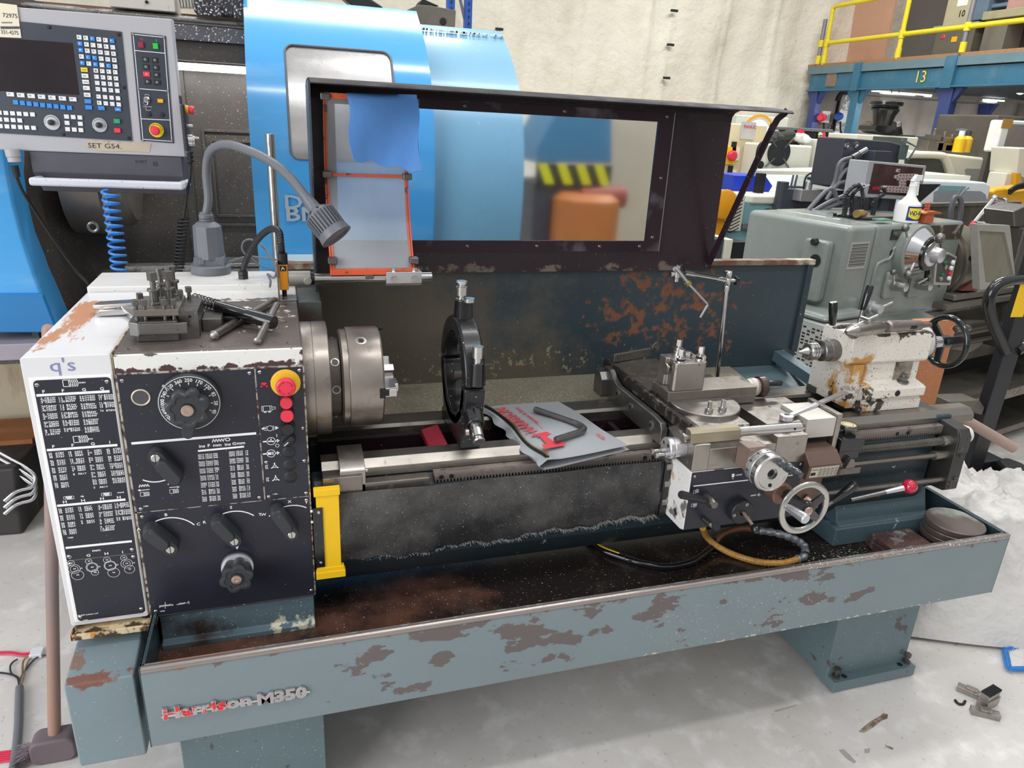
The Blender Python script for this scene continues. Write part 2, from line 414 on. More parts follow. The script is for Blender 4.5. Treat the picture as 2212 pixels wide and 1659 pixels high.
def obj(name,mb,mats,parent=None,bevel=0.0,smooth=32,recalc=True,seg=2,label=None,flat=False):
    bm = bmesh.new(); vs = [bm.verts.new(p) for p in mb.v]
    for f,mi in zip(mb.f,mb.mi):
        try: q = bm.faces.new([vs[i] for i in f]); q.material_index = mi
        except ValueError: pass
    if recalc: bmesh.ops.recalc_face_normals(bm,faces=bm.faces)
    r = parent
    while r is not None and r.parent is not None: r = r.parent
    if r is not None and r in ROOTM: bm.transform(ROOTM[r].inverted())
    if not flat:
        lim = math.radians(smooth)
        for f in bm.faces: f.smooth = True
        for e in bm.edges:
            if len(e.link_faces) == 2:
                try:
                    if e.calc_face_angle() > lim: e.smooth = False
                except ValueError: pass
    me = D.meshes.new(name); bm.to_mesh(me); bm.free()
    if not isinstance(mats,(list,tuple)): mats = [mats]
    for m in mats: me.materials.append(M[m] if isinstance(m,str) else m)
    o = D.objects.new(name,me); C.objects.link(o)
    if parent is not None: o.parent = parent
    if bevel:
        b = o.modifiers.new('edge','BEVEL'); b.width = bevel; b.segments = seg; b.limit_method = 'ANGLE'; b.angle_limit = math.radians(40); b.harden_normals = True
    if label: o['label'] = label
    return o


def tag(o,label,cat,group=None,kind=None):
    if label: o['label'] = label
    if cat: o['category'] = cat
    if group: o['group'] = group
    if kind: o['kind'] = kind
    return o


def thing(name,label,cat,loc=(0,0,0),group=None,rz=0.0):
    o = D.objects.new(name,None); C.objects.link(o); o.empty_display_size = .05
    o.location = loc; o.rotation_euler = (0,0,rz)
    ROOTM[o] = Matrix.Translation(V(loc)) @ Matrix.Rotation(rz,4,'Z')
    return tag(o,label,cat,group)


def single(name,mb,mats,label,cat,group=None,**k):
    lo = V((min(p.x for p in mb.v),min(p.y for p in mb.v),min(p.z for p in mb.v))); hi = V((max(p.x for p in mb.v),max(p.y for p in mb.v),max(p.z for p in mb.v)))
    c = V(((lo.x + hi.x) / 2,(lo.y + hi.y) / 2,lo.z)); mb.v = [p - c for p in mb.v]
    o = obj(name,mb,mats,**k); o.location = c
    return tag(o,label,cat,group)


def struct(name,mb,mats,**k):
    o = obj(name,mb,mats,**k); o['kind'] = 'structure'; return o


class Frame:
    def __init__(s,o,yaw):
        s.m = Matrix.Translation(V(o)) @ Matrix.Rotation(yaw,4,'Z'); s.i = s.m.inverted(); s.o = V(o); s.yaw = yaw

    def at(s,u,v,x=None,y=None,z=None):
        d = s.i.to_3x3() @ ray(u,v); c = s.i @ CP
        for i,q in enumerate((x,y,z)):
            if q is not None: return c + d * ((q - c[i]) / d[i])


def arc(cx,cy,r,a0,a1,n=6):
    return [(cx + r * math.cos(math.radians(a0 + (a1 - a0) * i / n)),cy + r * math.sin(math.radians(a0 + (a1 - a0) * i / n))) for i in range(n + 1)]


def rrect(x0,x1,y0,y1,r,n=5):
    return arc(x1 - r,y1 - r,r,0,90,n) + arc(x0 + r,y1 - r,r,90,180,n) + arc(x0 + r,y0 + r,r,180,270,n) + arc(x1 - r,y0 + r,r,270,360,n)


X_,Y_,Z_ = V((1,0,0)),V((0,1,0)),V((0,0,1))
# ================================================================ SETTING
mb = MB(); mb.box(-9,15,-6,11,-.05,0)
struct('floor',mb,'floor')
M['tarp'] = mat('cream_insulation_tarp','ddd7c6',.6,0,[dict(col='b5aa94',scale=1.2,thr=.62,soft=.1,detail=9,rough=.8,op=.5),dict(col='8c8474',scale=5,thr=.70,soft=.03,detail=8,rough=.8,op=.5)],var=.04,vscale=1.5,bump=.8,bscale=3.5,bd=.06)
M['tarpd'] = mat('grey_hanging_curtain','9b948c',.7,0,[dict(col='6e6860',scale=1.5,thr=.55,soft=.15,detail=8,rough=.8,op=.6)],var=.08,bump=.5,bscale=5)


def drape(x0,x1,z0,z1,y,nx,nz,amp,fr,seams=()):
    g = []
    for i in range(nx + 1):
        r = []
        for k in range(nz + 1):
            x = x0 + (x1 - x0) * i / nx; z = z0 + (z1 - z0) * k / nz
            d = amp * (.5 * math.sin(fr * x + 1.3 * math.sin(z * 1.1)) + .35 * math.sin(fr * 2.3 * x + z * .9 + 2) + .25 * math.sin(fr * 4.1 * x - z * 1.7))
            d += amp * .5 * math.sin(z * 2.4 + x * 1.3) * math.sin(x * 3.1 - z)
            for sx in seams:
                d += .035 * math.exp(-((x - sx - .03 * math.sin(z * 2)) / .035) ** 2)
            r.append((x,y - d,z))
        g.append(r)
    m = MB(); m.sheet(g); return m


struct('wall_back',drape(-9,9.2,0,7.5,8.4,420,90,.07,2.6,[-2.2,-.5,1.1,2.3,2.75,3.3,3.9,4.9,5.2,6.1,6.9]),'tarp',recalc=False,smooth=80)
mb = drape(7.6,14.5,0,2.35,8.15,170,20,.09,4.0); struct('wall_right',mb,'tarpd',recalc=False,smooth=80)
mb = MB(); mb.box(14.6,14.8,-6,11,0,7.5); mb.box(7.4,14.6,9.4,9.6,2.4,7.5); struct('wall_far',mb,mat('grey_wall_sheet','8a857c',.7))
mb = MB()
for sx,n in ((2.75,11),(5.2,9)):
    for i in range(n): mb.box(sx - .05,sx + .05,8.27,8.3,1.9 + i * .42,1.93 + i * .42)
struct('trim_1',mb,'rubber')

# ================================================================ MAIN LATHE
LA = thing('lathe','large teal and cream industrial metal lathe filling the foreground, black control panels at left','lathe',(0,0,0))
W = .358
# -- headstock casing (level 1) and its panels (level 2)
mb = MB()
mb.prism([(0.002,.59),(0.002,1.2),(.008,1.2076),(.415,1.2076),(.415,.59)],'x',-W,0)
HS = obj('headstock_casing',mb,'worntop',LA,bevel=.003)
mb = MB(); mb.box(-W + .001,.0005,-.0005,.01,1.166,1.2045); obj('front_band',mb,'band',HS,bevel=.002)
mb = MB(); mb.box(-W,-.0,.416,.72,.59,1.2076); mb.box(-W - .155,-.035,.54,.72,1.2,1.222)
obj('rear_cover',mb,mat('speckled_white_cover','dcdad6',.38,0,[specks('5a544c',60,.70),dict(col='6a625a',scale=22,thr=.5,soft=.03,detail=8,box=(-.2,.42,1.208,.3,.012,.02),k=9)],var=.02,coat=.2),LA,bevel=.003)
for x,y in ((-.03,.03),(-.03,.2),(-.03,.36),(-.2,.03),(-.335,.03)):
    mb = MB(); mb.cyl((x,y,1.2065),(x,y,1.2082),.007,n=14); mb.cyl((x,y,1.2065),(x,y,1.2086),.0035,n=6,mi=1)
    obj('plate_screw',mb,['steeld','rubber'],HS)
# change gear cover at the left
mb = MB(); mb.prism(rrect(-.516,-.362,.588,1.2076,.006),'y',0,.535); mb.prism([(-.362,.588),(-.362,1.2076),(-.3585,1.2076),(-.3585,.588)],'y',.004,.535,1)
GC = obj('gear_cover',mb,['door',mat('yellowed_seam_sealant','c8b894',.6,0,[dict(col='5a4636',scale=40,thr=.55,soft=.03,rough=.6)],var=.1)],LA,bevel=.006,seg=3)
mb = MB(); mb.box(-.507,-.3635,-.0025,.001,.5985,1.167); obj('cover_seal',mb,mat('white_rubber_seal','f2f1ef',.45),GC,bevel=.002)
mb = MB()
mb.prism(rrect(-.5,-.3665,.601,1.1615,.008),'y',-.0035,0)
mb.box(-.5,-.3665,-.0038,-.0034,.7555,.7568,1)
obj('thread_chart_plate',mb,['panel','steeld'],GC)

# -- lettering helpers on the y = const plates
Yp = -.0042


def za(x,y): return at(60 + x / 5.923,810 + y / 5.923,y=Yp)


def zb(x,y): return at(90 + x / 5.529,1060 + y / 5.529,y=Yp)


def zc(x,y): return at(270 + x / 5.395,900 + y / 5.395,y=Yp)


def column(mb,z,rows,p0,p1,h):
    """rows of text stepped from p0 to p1 (zoom pixels); '' rows leave a gap"""
    n = len(rows); a = z(*p0); b = z(*p1)
    for i,t in enumerate(rows):
        if t: mb.text(t,a + (b - a) * (i / max(1,n - 1)),h,bold=True,sx=1.25)


def codes(pre,nums,suf): return [('' if q == '' else pre[i] + str(q) + suf if isinstance(pre,list) else pre + str(q) + suf) for i,q in enumerate(nums)]


mb = MB(); T = .0036
column(mb,za,'.2 .225 .3 | .35 .4 .45 | .5 .55 .6 | .65 .7 .75 | .8 .9 1.0'.replace('|','_').split(),(155,312),(222,775),T)
column(mb,za,'CR1W CR2W CR6W _ CR8W CS1W CS2W _ CS3W CS4W CS6W _ CS7W CS8W BR6W _ CT1W CT2W BS1W'.split(),(214,309),(292,768),T)
column(mb,za,'1.1 1.2 1.25 _ 1.3 1.4 1.5 _ 1.75 2.0 2.25 _ 2.5 2.75 3.0 _ 3.25 3.5'.split(),(388,302),(466,728),T)
column(mb,za,'CT4W CT6W BS3W _ BT7W CT8W BS6W _ BS8W BT1W BT2W _ BT3W BT4W BT6W _ BT7W BT8W'.split(),(478,296),(548,724),T)
column(mb,za,'3.6 4.0 4.4 _ 4.5 4.6 4.8 _ 5.0 5.2 5.5 _ 5.6 5.75 6.0 _ 6.5 7.0 8.0'.split(),(660,288),(735,739),T)
column(mb,za,'CT2W CT3W CT4W _ BS2W CT5W CT6W _ BS3W CT7W BS4W _ CT8W BS5W BS6W _ BS7W BS8W BT1W'.split(),(725,284),(798,735),T)
column(mb,za,'9.0 10 11 _ 11.5 12 13 _ 14'.split(),(900,275),(925,470),T)
column(mb,za,'BT2W BT3W BT4W _ BT5W BT6W BT7W _ BT8W'.split(),(972,271),(1003,466),T)
column(mb,za,'56 52 48 _ 46 44 40 _ 36 32 30 _ 28 26 23 _ 22 20 19'.split(),(265,1018),(350,1450),T)
column(mb,za,'AT8Y AT7Y AT6Y _ AT5Y AT4Y AT3Y _ AT2Y AT1Y AS8Y _ AS7Y AS6Y AS5Y _ AS4Y AS3Y BR1Y'.split(),(352,1012),(430,1444),T)
column(mb,za,'18 16 14 _ 13 12 11½ _ 11 10 9 _ 8'.split(),(512,1000),(582,1284),T)
column(mb,za,'AS2Y AS1Y AR8Y _ AR7Y AR6Y AR5Y _ AR4Y AR3Y AR2Y _ AR1Y'.split(),(598,994),(645,1276),T)
column(mb,za,'7 6½ 6 _ 5½ 5¼ 5 _ 4½ 4 3½ _ 3¼ 3 2¾ _ 2½ 2¼ 2¼ _ 2'.split(),(762,982),(842,1452),T)
column(mb,za,'AS8Y AS7Y AS6Y _ AS5Y AS4Y AS3Y _ AS2Y AS1Y AR8Y _ AR7Y AR6Y AR5Y _ AR4Y AR3Y AR2Y _ AR1Y'.split(),(845,976),(920,1446),T)
column(mb,za,'42 39 33 _ 30 27 21 _ 19½ 16½ 15 _ 13½ 10½ 9½ _ 8½ 7½ 6¾'.split(),(1004,966),(1090,1386),T)
column(mb,za,'AT8Y AT7Y AT4Y _ AT3Y AT2Y AS8Y _ AS7Y AS4Y AS3Y _ AS2Y AR8Y AR7Y _ AR4Y AR2Y AR3Y'.split(),(1087,958),(1150,1382),T)
column(mb,zb,'56 48 44 _ 40 36 32 _ 28 26 24 _ 22 20 18'.split(),(198,232),(258,530),T)
column(mb,zb,'AT8Y AT6Y AT4Y _ AT3Y AT2Y AT1Y _ AS8Y AS7Y AS6Y _ AS4Y AS3Y AS2Y'.split(),(278,226),(332,522),T)
column(mb,zb,'16 14 13 _ 12 11 10 _ 9 8'.split(),(430,210),(475,398),T)
column(mb,zb,'AS1Y AR8Y AR7Y _ AR6Y AR4Y AR3Y _ AR2Y AR1Y'.split(),(505,203),(540,393),T)
column(mb,zb,'.2 .25 .3 _ .35 .4 .5 _ .6 .7 .8 _ .9 1.0 1.25'.split(),(668,190),(700,486),T)
column(mb,zb,'CR1W CR3W CR6W _ CR8W CS1W CS3W _ CS6W CS8W CT1W _ CT2W BS1W BS3W'.split(),(722,184),(768,480),T)
column(mb,zb,'1.5 1.75 2.0 _ 2.25 2.5 2.75 _ 3.0 3.5'.split(),(866,168),(894,358),T)
column(mb,zb,'BS6W BS8W BT1W _ BT2W BT3W BT4W _ BT6W BT8W'.split(),(935,162),(968,352),T)
T = .006
for t,x,y in (('F',186,232),('F',434,220),('G',694,206),('G',924,194),('F',312,934),('F',558,918),('G',808,898),('I',1042,878)):
    mb.text(t,za(x,y),T,bold=True,sx=1.2)
for t,x,y,h in (('H',252,152,T),('H',470,134,T),('H',697,112,T),('H',898,96,T),('dp',464,76,.0036),('mod',904,32,.0036),('mm',604,730,.0055),('F',330,815,T),('G',535,790,T),('H',750,768,T),('I',960,748,T),('1580',308,572,.003),('1581',490,1558,.003),('© 600 Lathes Ltd',432,1500,.003)):
    mb.text(t,zb(x,y),h,bold=True,sx=1.3)
mb.text('mm',za(655,108),.004,bold=True,sx=1.3); mb.text('ins',za(775,828),.004,bold=True,sx=1.3)
NY = V((0,-1,0))
for z,a,b in ((za,(122,262),(1035,210)),(za,(255,962),(1136,897)),(zb,(195,180),(992,106)),(zb,(296,683),(1068,604))):
    mb.line([z(*a),z(*b)],.0052,NY)


def screwicon(z,x,y,k,worm=False):
    o = z(x,y)
    def q(a,b): return o + X_ * a * k + Z_ * b * k
    if not worm:
        mb.line([q(0,0),q(0,1),q(.75,1),q(.75,0),q(0,0)],.09 * k,NY)
        for i in range(5): mb.line([q(.85 + i * .23,-.05),q(1.0 + i * .23,.5),q(.85 + i * .23,1.05)],.1 * k,NY)
    else:
        for a in (0,1.75): mb.line([q(a,.1),q(a,.9),q(a + .4,.9),q(a + .4,.1),q(a,.1)],.08 * k,NY)
        for i in range(4): mb.add([q(.45 + i * .32,.95),q(.68 + i * .32,1.02),q(.95 + i * .32,.05),q(.72 + i * .32,0)],[(0,1,2,3)])


screwicon(za,458,150,.0135); screwicon(za,592,866,.0135); screwicon(zb,268,112,.0085,True); screwicon(zb,718,70,.0085,True)
for cs in (((351,866,.0068),(388,935,.0118),(388,935,.0078),(430,1008,.012)),((562,844,.0066),(602,914,.0118),(602,914,.0098),(636,976,.0074)),((779,827,.0072),(818,895,.012),(818,895,.0105),(861,978,.0118)),((980,802,.0064),(1015,870,.0116),(1015,870,.0072),(1050,938,.0104))):
    for x,y,r in cs: mb.ring2(zb(x,y),X_,Z_,r - .0007,r)
for t,x,y in (('35',338,872),('44',376,942),('56',415,1014),('55',455,936),('35',550,850),('60',588,921),('48',624,984),('56',668,915),('55',764,834),('60',803,902),('96',846,986),('56',884,892),('35',966,808),('55',1002,877),('90',1036,945),('56',1080,870)):
    mb.text(t,zb(x,y),.003,bold=True,sx=1.3)
obj('chart_lettering',mb,'ink',GC,flat=True,recalc=False)
mb = MB(); mb.text("q's",at(107,803,y=-.0006),.026,sx=1.15); obj('marker_note',mb,mat('faded_blue_marker','7d84b4',.6,var=0),GC,flat=True,recalc=False)


def pscrew(parent,x,z,y=-.004):
    m = MB(); m.rev((x,y + .001,z),(0,-1,0),[(0,.0042),(.0012,.0042),(.0028,.0025),(.003,0)],12); m.box(x - .0035,x + .0035,y - .0024,y - .0021,z - .0005,z + .0005,1)
    return obj('panel_screw',m,['bright','rubber'],parent)


for x,z in ((-.494,1.152),(-.3735,1.152),(-.494,.766),(-.374,.766),(-.494,.748),(-.374,.748),(-.494,.612),(-.374,.612)): pscrew(GC,x,z)

# -- main control plates
mb = MB()
mb.box(-W + .003,-.0985,-.0035,.002,.855,1.1635); mb.box(-.0955,-.0015,-.0035,.002,.855,1.1635); mb.box(-W + .003,-.0015,-.0035,.002,.588,.8525)
obj('control_plate',mb,'panel',HS,bevel=.0008)
mb = MB()
for a,b in (((-W + .002,1.166),(0,1.166)),((-.097,1.165),(-.097,.855)),((-W + .001,1.165),(-W + .001,.588)),((0,1.165),(0,.588)),((-W,.8537),(-.0,.8537)),((-W,.586),(0,.586))):
    mb.bar((a[0],-.001,a[1]),(b[0],-.001,b[1]),.0025,.004)
obj('plate_edging',mb,mat('scraped_plate_edge','b9b0a2',.5,.2,[dict(col='4a3a38',scale=60,thr=.5,soft=.05,rough=.6)],var=.1),HS)
for x,z in ((-.347,1.152),(-.108,1.155),(-.088,1.156),(-.008,1.156),(-.086,1.026),(-.008,1.022),(-.088,.947),(-.008,.943),(-.088,.862),(-.008,.862),(-.346,.862),(-.108,.862),(-.346,.843),(-.008,.844),(-.346,.600),(-.008,.600)): pscrew(HS,x,z,-.003)

mb = MB(); T = .0032
column(mb,zc,'.0014 .0016 .0018 _ .0020 .0024 .0028 _ .0032 .0036 .0040 _ .0050 .0060 .0070 _ .0080 .0090 .010 _ .011 .012 .014 _ .016 .020 .024'.split(),(845,457),(900,992),T)
column(mb,zc,'CR1X CR2X CR4X _ CR6X CR8X CS1X _ CS2X CS4X CS6X _ CS8X CT1X CT3X _ CT4X CT6X CT8X _ BS8X BT1X BT3X _ BT4X BT6X BT8X'.split(),(932,450),(988,985),T)
column(mb,zc,'.036 .040 .048 _ .056 .064 .072 _ .080 .090 .10 _ .12 .14 .16 _ .20 .24 .28 _ .32 .36 .40 _ .44 .50 .60'.split(),(1022,443),(1075,977),T)
column(mb,zc,'.0056 .0064 .0072 _ .0080 .0092 .0100 _ .012 .014 .016 _ .018 .020 .024 _ .028 .032 .040 _ .048 .056 .064 _ .072 .080 .096'.split(),(1205,424),(1255,957),T)
column(mb,zc,'CR1X CR2X CR4X _ CR6X CR8X CS1X _ BR1X BR2X BR4X _ BR6X BR7X BR8X _ BS1X BS2X BS4X _ BS6X BT1X BT3X _ BT4X BT6X BT8X'.split(),(1290,416),(1340,948),T)
column(mb,zc,'.14 .16 .18 _ .20 .24 .28 _ .32 .36 .44 _ .48 .56 .64 _ .72 .80 1.0 _ 1.2 1.4 1.6 _ 1.8 2.0 2.4'.split(),(1395,409),(1425,940),T)
for t,x,y,h in (('ins',862,362,.0065),('F',962,354,.0065),('mm',1025,350,.0065),('ins',1162,340,.0065),('G',1250,332,.0065),('mm',1302,326,.0065),('1285',212,1054,.003),('1184',1720,912,.003)):
    mb.text(t,zc(x,y),h,bold=True,sx=1.2)
mb.line([zc(85,312),zc(1520,195)],.0055,NY); mb.line([zc(858,400),zc(1380,350)],.0042,NY)


def zig(z,x,y,n,a,h,w=.0015):
    o = z(x,y); mb.line([o + X_ * (i * a) + Z_ * (h if i % 2 else 0) for i in range(n)],w,NY)


zig(zc,1018,300,9,.0027,.0075); mb.text('/O',zc(1142,290),.008,bold=True,sx=1.2)
zig(zc,165,825,9,.0024,.0065); zig(zc,502,795,9,.0024,.0065)
for x,y in ((180,858),(520,826)): mb.line([zc(x,y),zc(x,y) + X_ * .017],.0014,NY)
for x,y,s_ in ((178,858,-1),(608,820,1)):
    o = zc(x,y); mb.add([o + Z_ * .003,o - Z_ * .003,o + X_ * .005 * s_],[(0,1,2)])
screwicon(zc,183,930,.009); screwicon(zc,525,895,.009)
c = zc(340,512); mb.ring2(c,X_,Z_,.0485,.0512,a0=math.radians(238),a1=math.radians(312))
Yq = -.0042
for (cx,cz,r,a0,a1,labs) in ((-.2955,.772,.063,38,140,(('A',-.061,.040),('B',-.004,.068),('C',.057,.037))),(-.1645,.772,.063,48,140,(('R',-.061,.040),('S',-.003,.070),('T',.055,.045))),(-.0425,.772,.063,58,140,(('W',-.062,.044),('X',-.003,.07),('Y',.034,.064)))):
    mb.ring2((cx,Yq,cz),X_,Z_,r - .0013,r + .0013,a0=math.radians(a0),a1=math.radians(a1))
    for t,dx,dz in labs: mb.text(t,(cx + dx - .003,Yq,cz + dz),.0065,bold=True,sx=1.15)
o = at(512,1183,y=Yq); mb.add([o + X_ * -.004 + Z_ * .004,o + X_ * .004 + Z_ * .004,o - Z_ * .005],[(0,1,2)])
z2 = lambda x,y: at(100 + x / 4.055,1250 + y / 4.055,y=Yq)
zig(z2,990,252,16,.0016,.0055,.001); mb.line([z2(1042,205),z2(1042,262)],.001,NY); mb.text('¤',z2(1095,242),.006); mb.line([z2(1140,226),z2(1160,226)],.001,NY); zig(z2,1160,230,10,.0014,.005,.001); mb.line([z2(1212,214),z2(1240,212),z2(1240,200),z2(1250,200),z2(1250,222)],.001,NY)
mb.text('1286',z2(995,292),.003,bold=True,sx=1.2)
# control symbols beside the buttons


def zz(x,y): return at(380 + x / 4.148,560 + y / 4.148,y=Yq)


o = zz(772,1365); mb.line([o,o + Z_ * .012,o + X_ * .02 + Z_ * .012,o + X_ * .02,o],.001,NY); mb.line([o + X_ * .003,o + X_ * .003 + Z_ * .012],.001,NY); mb.line([o + V((.0165,0,0)),o + V((.0165,0,.012))],.001,NY); mb.line([o + V((.02,0,.004)),o + V((.027,0,.004)),o + V((.027,0,.009)),o + V((.02,0,.009))],.001,NY); mb.line([o + V((.004,0,-.002)),o + V((.008,0,-.002))],.002,NY); mb.line([o + V((.013,0,-.002)),o + V((.017,0,-.002))],.002,NY)
o = zz(843,1515); mb.ring2(o,X_,Z_,.0055,.0065); mb.ring2(o,X_,Z_,.008,.009,a0=-.7,a1=.7); mb.ring2(o,X_,Z_,.008,.009,a0=PI - .7,a1=PI + .7)
for s_ in (-1,1): mb.add([o + V((s_ * .011,0,.0045)),o + V((s_ * .011,0,-.0045)),o + V((s_ * .018,0,0))],[(0,1,2)])
for y in (1630,1725 + 15):
    o = zz(853,y); mb.ring2(o,X_,Z_,.008,.0092); mb.line([o + X_ * -.016,o + X_ * -.0085],.003,NY); mb.line([o + X_ * .009,o + X_ * .013],.002,NY); mb.add([o + V((.012,0,.0045)),o + V((.012,0,-.0045)),o + V((.018,0,0))],[(0,1,2)])
    if y < 1700: mb.line([o + V((-.005,0,0)),o + V((.005,0,-.001))],.003,NY); mb.line([o,o + Z_ * .005],.002,NY)
    else:
        mb.line([o + V((-.005,0,0)),o + V((-.001,0,0))],.006,NY)
        for k in range(3): mb.line([o + V((.0005 + k * .002,0,-.0035)),o + V((.0005 + k * .002,0,.0035))],.001,NY)
mb.text('I',zc(1763,238),.007,bold=True); mb.ring2(zc(1774,337),X_,Z_,.0032,.0042)
for x,y in ((1745,578),(1757,724)):
    o = zc(x,y); mb.ring2(o,X_,Z_,.0022,.0036)
    for k in range(3):
        a = math.radians(90 + 120 * k); d = V((math.cos(a),0,math.sin(a))); mb.line([o + d * .0035,o + d * .008],.0022,NY)
    o = o + X_ * -.018; mb.line([o + V((-.001,0,.004)),o + V((.004,0,.004)),o + V((.001,0,0)),o + V((.004,0,-.004)),o + V((-.001,0,-.004)),o + V((-.001,0,.004))],.0011,NY)
obj('plate_lettering',mb,'ink',HS,flat=True,recalc=False)
mb = MB(); o = zz(787,1125); mb.line([o + V((-.0065,0,-.0035)),o + V((.0075,0,-.0035))],.0028,NY); mb.prism([(o.x - .006,o.z + .001),(o.x + .007,o.z + .001),(o.x + .005,o.z + .005),(o.x - .004,o.z + .005)],'y',Yq - .0001,Yq + .0002); mb.line([o + V((.0005,0,-.003)),o + V((.0005,0,.002))],.005,NY)
obj('stop_symbol',mb,'redink',HS,flat=True)


def star(cx,cz,r,n,depth,ph=0,k=8):
    pts = []
    for i in range(n * k):
        a = 2 * PI * i / (n * k) + ph; q = (math.cos(n * (a - ph)) + 1) / 2; rr = r * (1 - depth * (1 - q ** .55)); pts.append((cx + rr * math.cos(a),cz + rr * math.sin(a)))
    return pts


def ystack(mb,layers,mi=0):
    """layers of (y, polygon) with equal point counts"""
    vs = []; fs = []; n = len(layers[0][1])
    for y,P in layers: vs += [(x,y,z) for x,z in P]
    for i in range(len(layers) - 1):
        for k in range(n): fs.append((i * n + k,i * n + (k + 1) % n,(i + 1) * n + (k + 1) % n,(i + 1) * n + k))
    fs.append(tuple(range(n))); fs.append(tuple((len(layers) - 1) * n + k for k in range(n)))
    mb.add(vs,fs,mi)


# speed dial: skirt with numbers, lobed knob, pointer handle, brass insert
KX,KZ = -.2262,1.103
mb = MB(); mb.rev((KX,0,KZ),(0,-1,0),[(0,.060),(.018,.060),(.020,.0585),(.0205,.035)],48)
KD = obj('speed_dial',mb,'knob',LA)
mb = MB()
mb.ring2((KX,-.0207,KZ),X_,Z_,.057,.0582,n=48)
for i,t in enumerate(('2000','1400','1000','740','520','360','250','170','120','82','58','40')):
    a = math.radians(222 - i * 22.5); d = V((math.cos(a),0,math.sin(a))); tn = V((math.sin(a),0,-math.cos(a)))
    p = V((KX,-.0208,KZ)) + d * .0465; mb.text(t,p,.0072,x=tn,y=d,bold=True,center=True,sx=.95)
    mb.line([p - d * .006,p - d * .002],.0016,NY)
obj('dial_numbers',mb,'ink',KD,flat=True,recalc=False)
mb = MB(); st = star(KX,KZ,.043,7,.2,.3)
sc_ = lambda P,f: [(KX + (x - KX) * f,KZ + (z - KZ) * f) for x,z in P]
ystack(mb,[(-.0205,sc_(st,.86)),(-.042,sc_(st,.97)),(-.05,st),(-.058,sc_(st,.97)),(-.060,sc_(st,.9)),(-.060,sc_(st,.75)),(-.058,sc_(st,.70)),(-.058,sc_(st,.35))])
obj('lobed_knob',mb,'knob',KD,smooth=40)
mb = MB()
pa_ = []
for t,w in ((.0,.013),(.045,.0115),(.066,.0105)):
    pa_.append((t,w))
dx,dz = -.12,-.993
ctr = lambda t,s: (KX + dx * t - dz * s,KZ + dz * t + dx * s)
P = [ctr(0,-.014),ctr(.06,-.012),ctr(.07,-.009),ctr(.074,0),ctr(.07,.009),ctr(.06,.012),ctr(0,.014)]
ystack(mb,[(-.021,P),(-.034,P),(-.038,[(KX + (x - KX) * .98,KZ + (z - KZ) * .985) for x,z in P])])
obj('pointer_handle',mb,'knob',KD,bevel=.002)
mb = MB(); mb.rev((KX,-.057,KZ),(0,-1,0),[(0,.0135),(.004,.0135),(.0045,.012)],24,1); mb.rev((KX,-.057,KZ),(0,-1,0),[(0,.0118),(.006,.0118),(.0065,.0105),(.0065,.005),(.006,.003)],24)
obj('brass_boss',mb,['copper','black'],KD)
mb = MB(); o = at(350,833,y=-.022); mb.tube([o,o + V((.006,0,-.004)),o + V((.009,-.001,-.012))],.0022,sm=4); obj('dial_pointer',mb,'bright',KD)

# lower range knob
KX,KZ = -.1655,.697
mb = MB(); mb.rev((KX,0,KZ),(0,-1,0),[(0,.036),(.010,.036),(.012,.034),(.012,.033)],40)
RK = obj('range_knob',mb,'knob',LA)
mb = MB(); mb.rev((KX,0,KZ),(0,-1,0),[(.012,.033),(.0125,.0345),(.019,.0345),(.0195,.033)],40); obj('silver_band',mb,mat('pale_silver_band','d9dbe0',.3,.5),RK,label='pale silver graduated band behind the range knob')
mb = MB(); st = star(KX,KZ,.0335,6,.22,.25)
ystack(mb,[(-.0195,sc_(st,.9)),(-.048,sc_(st,1.05)),(-.056,sc_(st,1.12)),(-.061,sc_(st,1.08)),(-.062,sc_(st,.95)),(-.062,sc_(st,.8)),(-.060,sc_(st,.76)),(-.060,sc_(st,.4))])
obj('lobed_grip',mb,'knob',RK,smooth=40)
mb = MB(); mb.rev((KX,-.06,KZ),(0,-1,0),[(0,.014),(.003,.014),(.0032,.0115)],24,1); mb.rev((KX,-.06,KZ),(0,-1,0),[(0,.0108),(.005,.0108),(.0055,.0095),(.0055,.004),(.004,.003)],24); obj('brass_boss',mb,['copper','black'],RK)


def lever(px,pz,ang,L,name='selector_lever'):
    """pivot px,pz; grip points along ang"""
    a = math.radians(ang); d = (math.cos(a),math.sin(a)); n_ = (-d[1],d[0]); w = .0155
    def cap(r,y,l0=0,l1=L):
        return [(px + d[0] * (l1) + r * math.cos(a + math.radians(t)),pz + d[1] * l1 + r * math.sin(a + math.radians(t))) for t in range(-90,91,22)] + [(px + d[0] * l0 + r * math.cos(a + math.radians(t)),pz + d[1] * l0 + r * math.sin(a + math.radians(t))) for t in range(90,271,22)]
    m = MB(); ystack(m,[(-.004,cap(w,0)),(-.026,cap(w,0)),(-.029,cap(w * .92,0)),(-.029,cap(w * .7,0))])
    lv = obj(name,m,'knob',LA,smooth=40)
    m = MB(); ystack(m,[(-.028,cap(w * .93,0,L * .38)),(-.036,cap(w * .88,0,L * .38)),(-.039,cap(w * .72,0,L * .38)),(-.039,cap(w * .6,0,L * .4))]); obj('raised_grip',m,'knob',lv,smooth=40)
    m = MB(); m.rev((px,-.028,pz),(0,-1,0),[(0,.0088),(.0025,.0088),(.0035,.0075),(.0036,0)],20); m.box(px - .0007,px + .0007,-.0322,-.0314,pz - .0085,pz + .0085,1); obj('slotted_screw',m,['bright','rubber'],lv)
    return lv


lever(-.3005,.990,-58,.058)
lever(-.295,.7705,127,.058)
lever(-.1655,.7725,123,.056)
lever(-.044,.7735,117,.063)
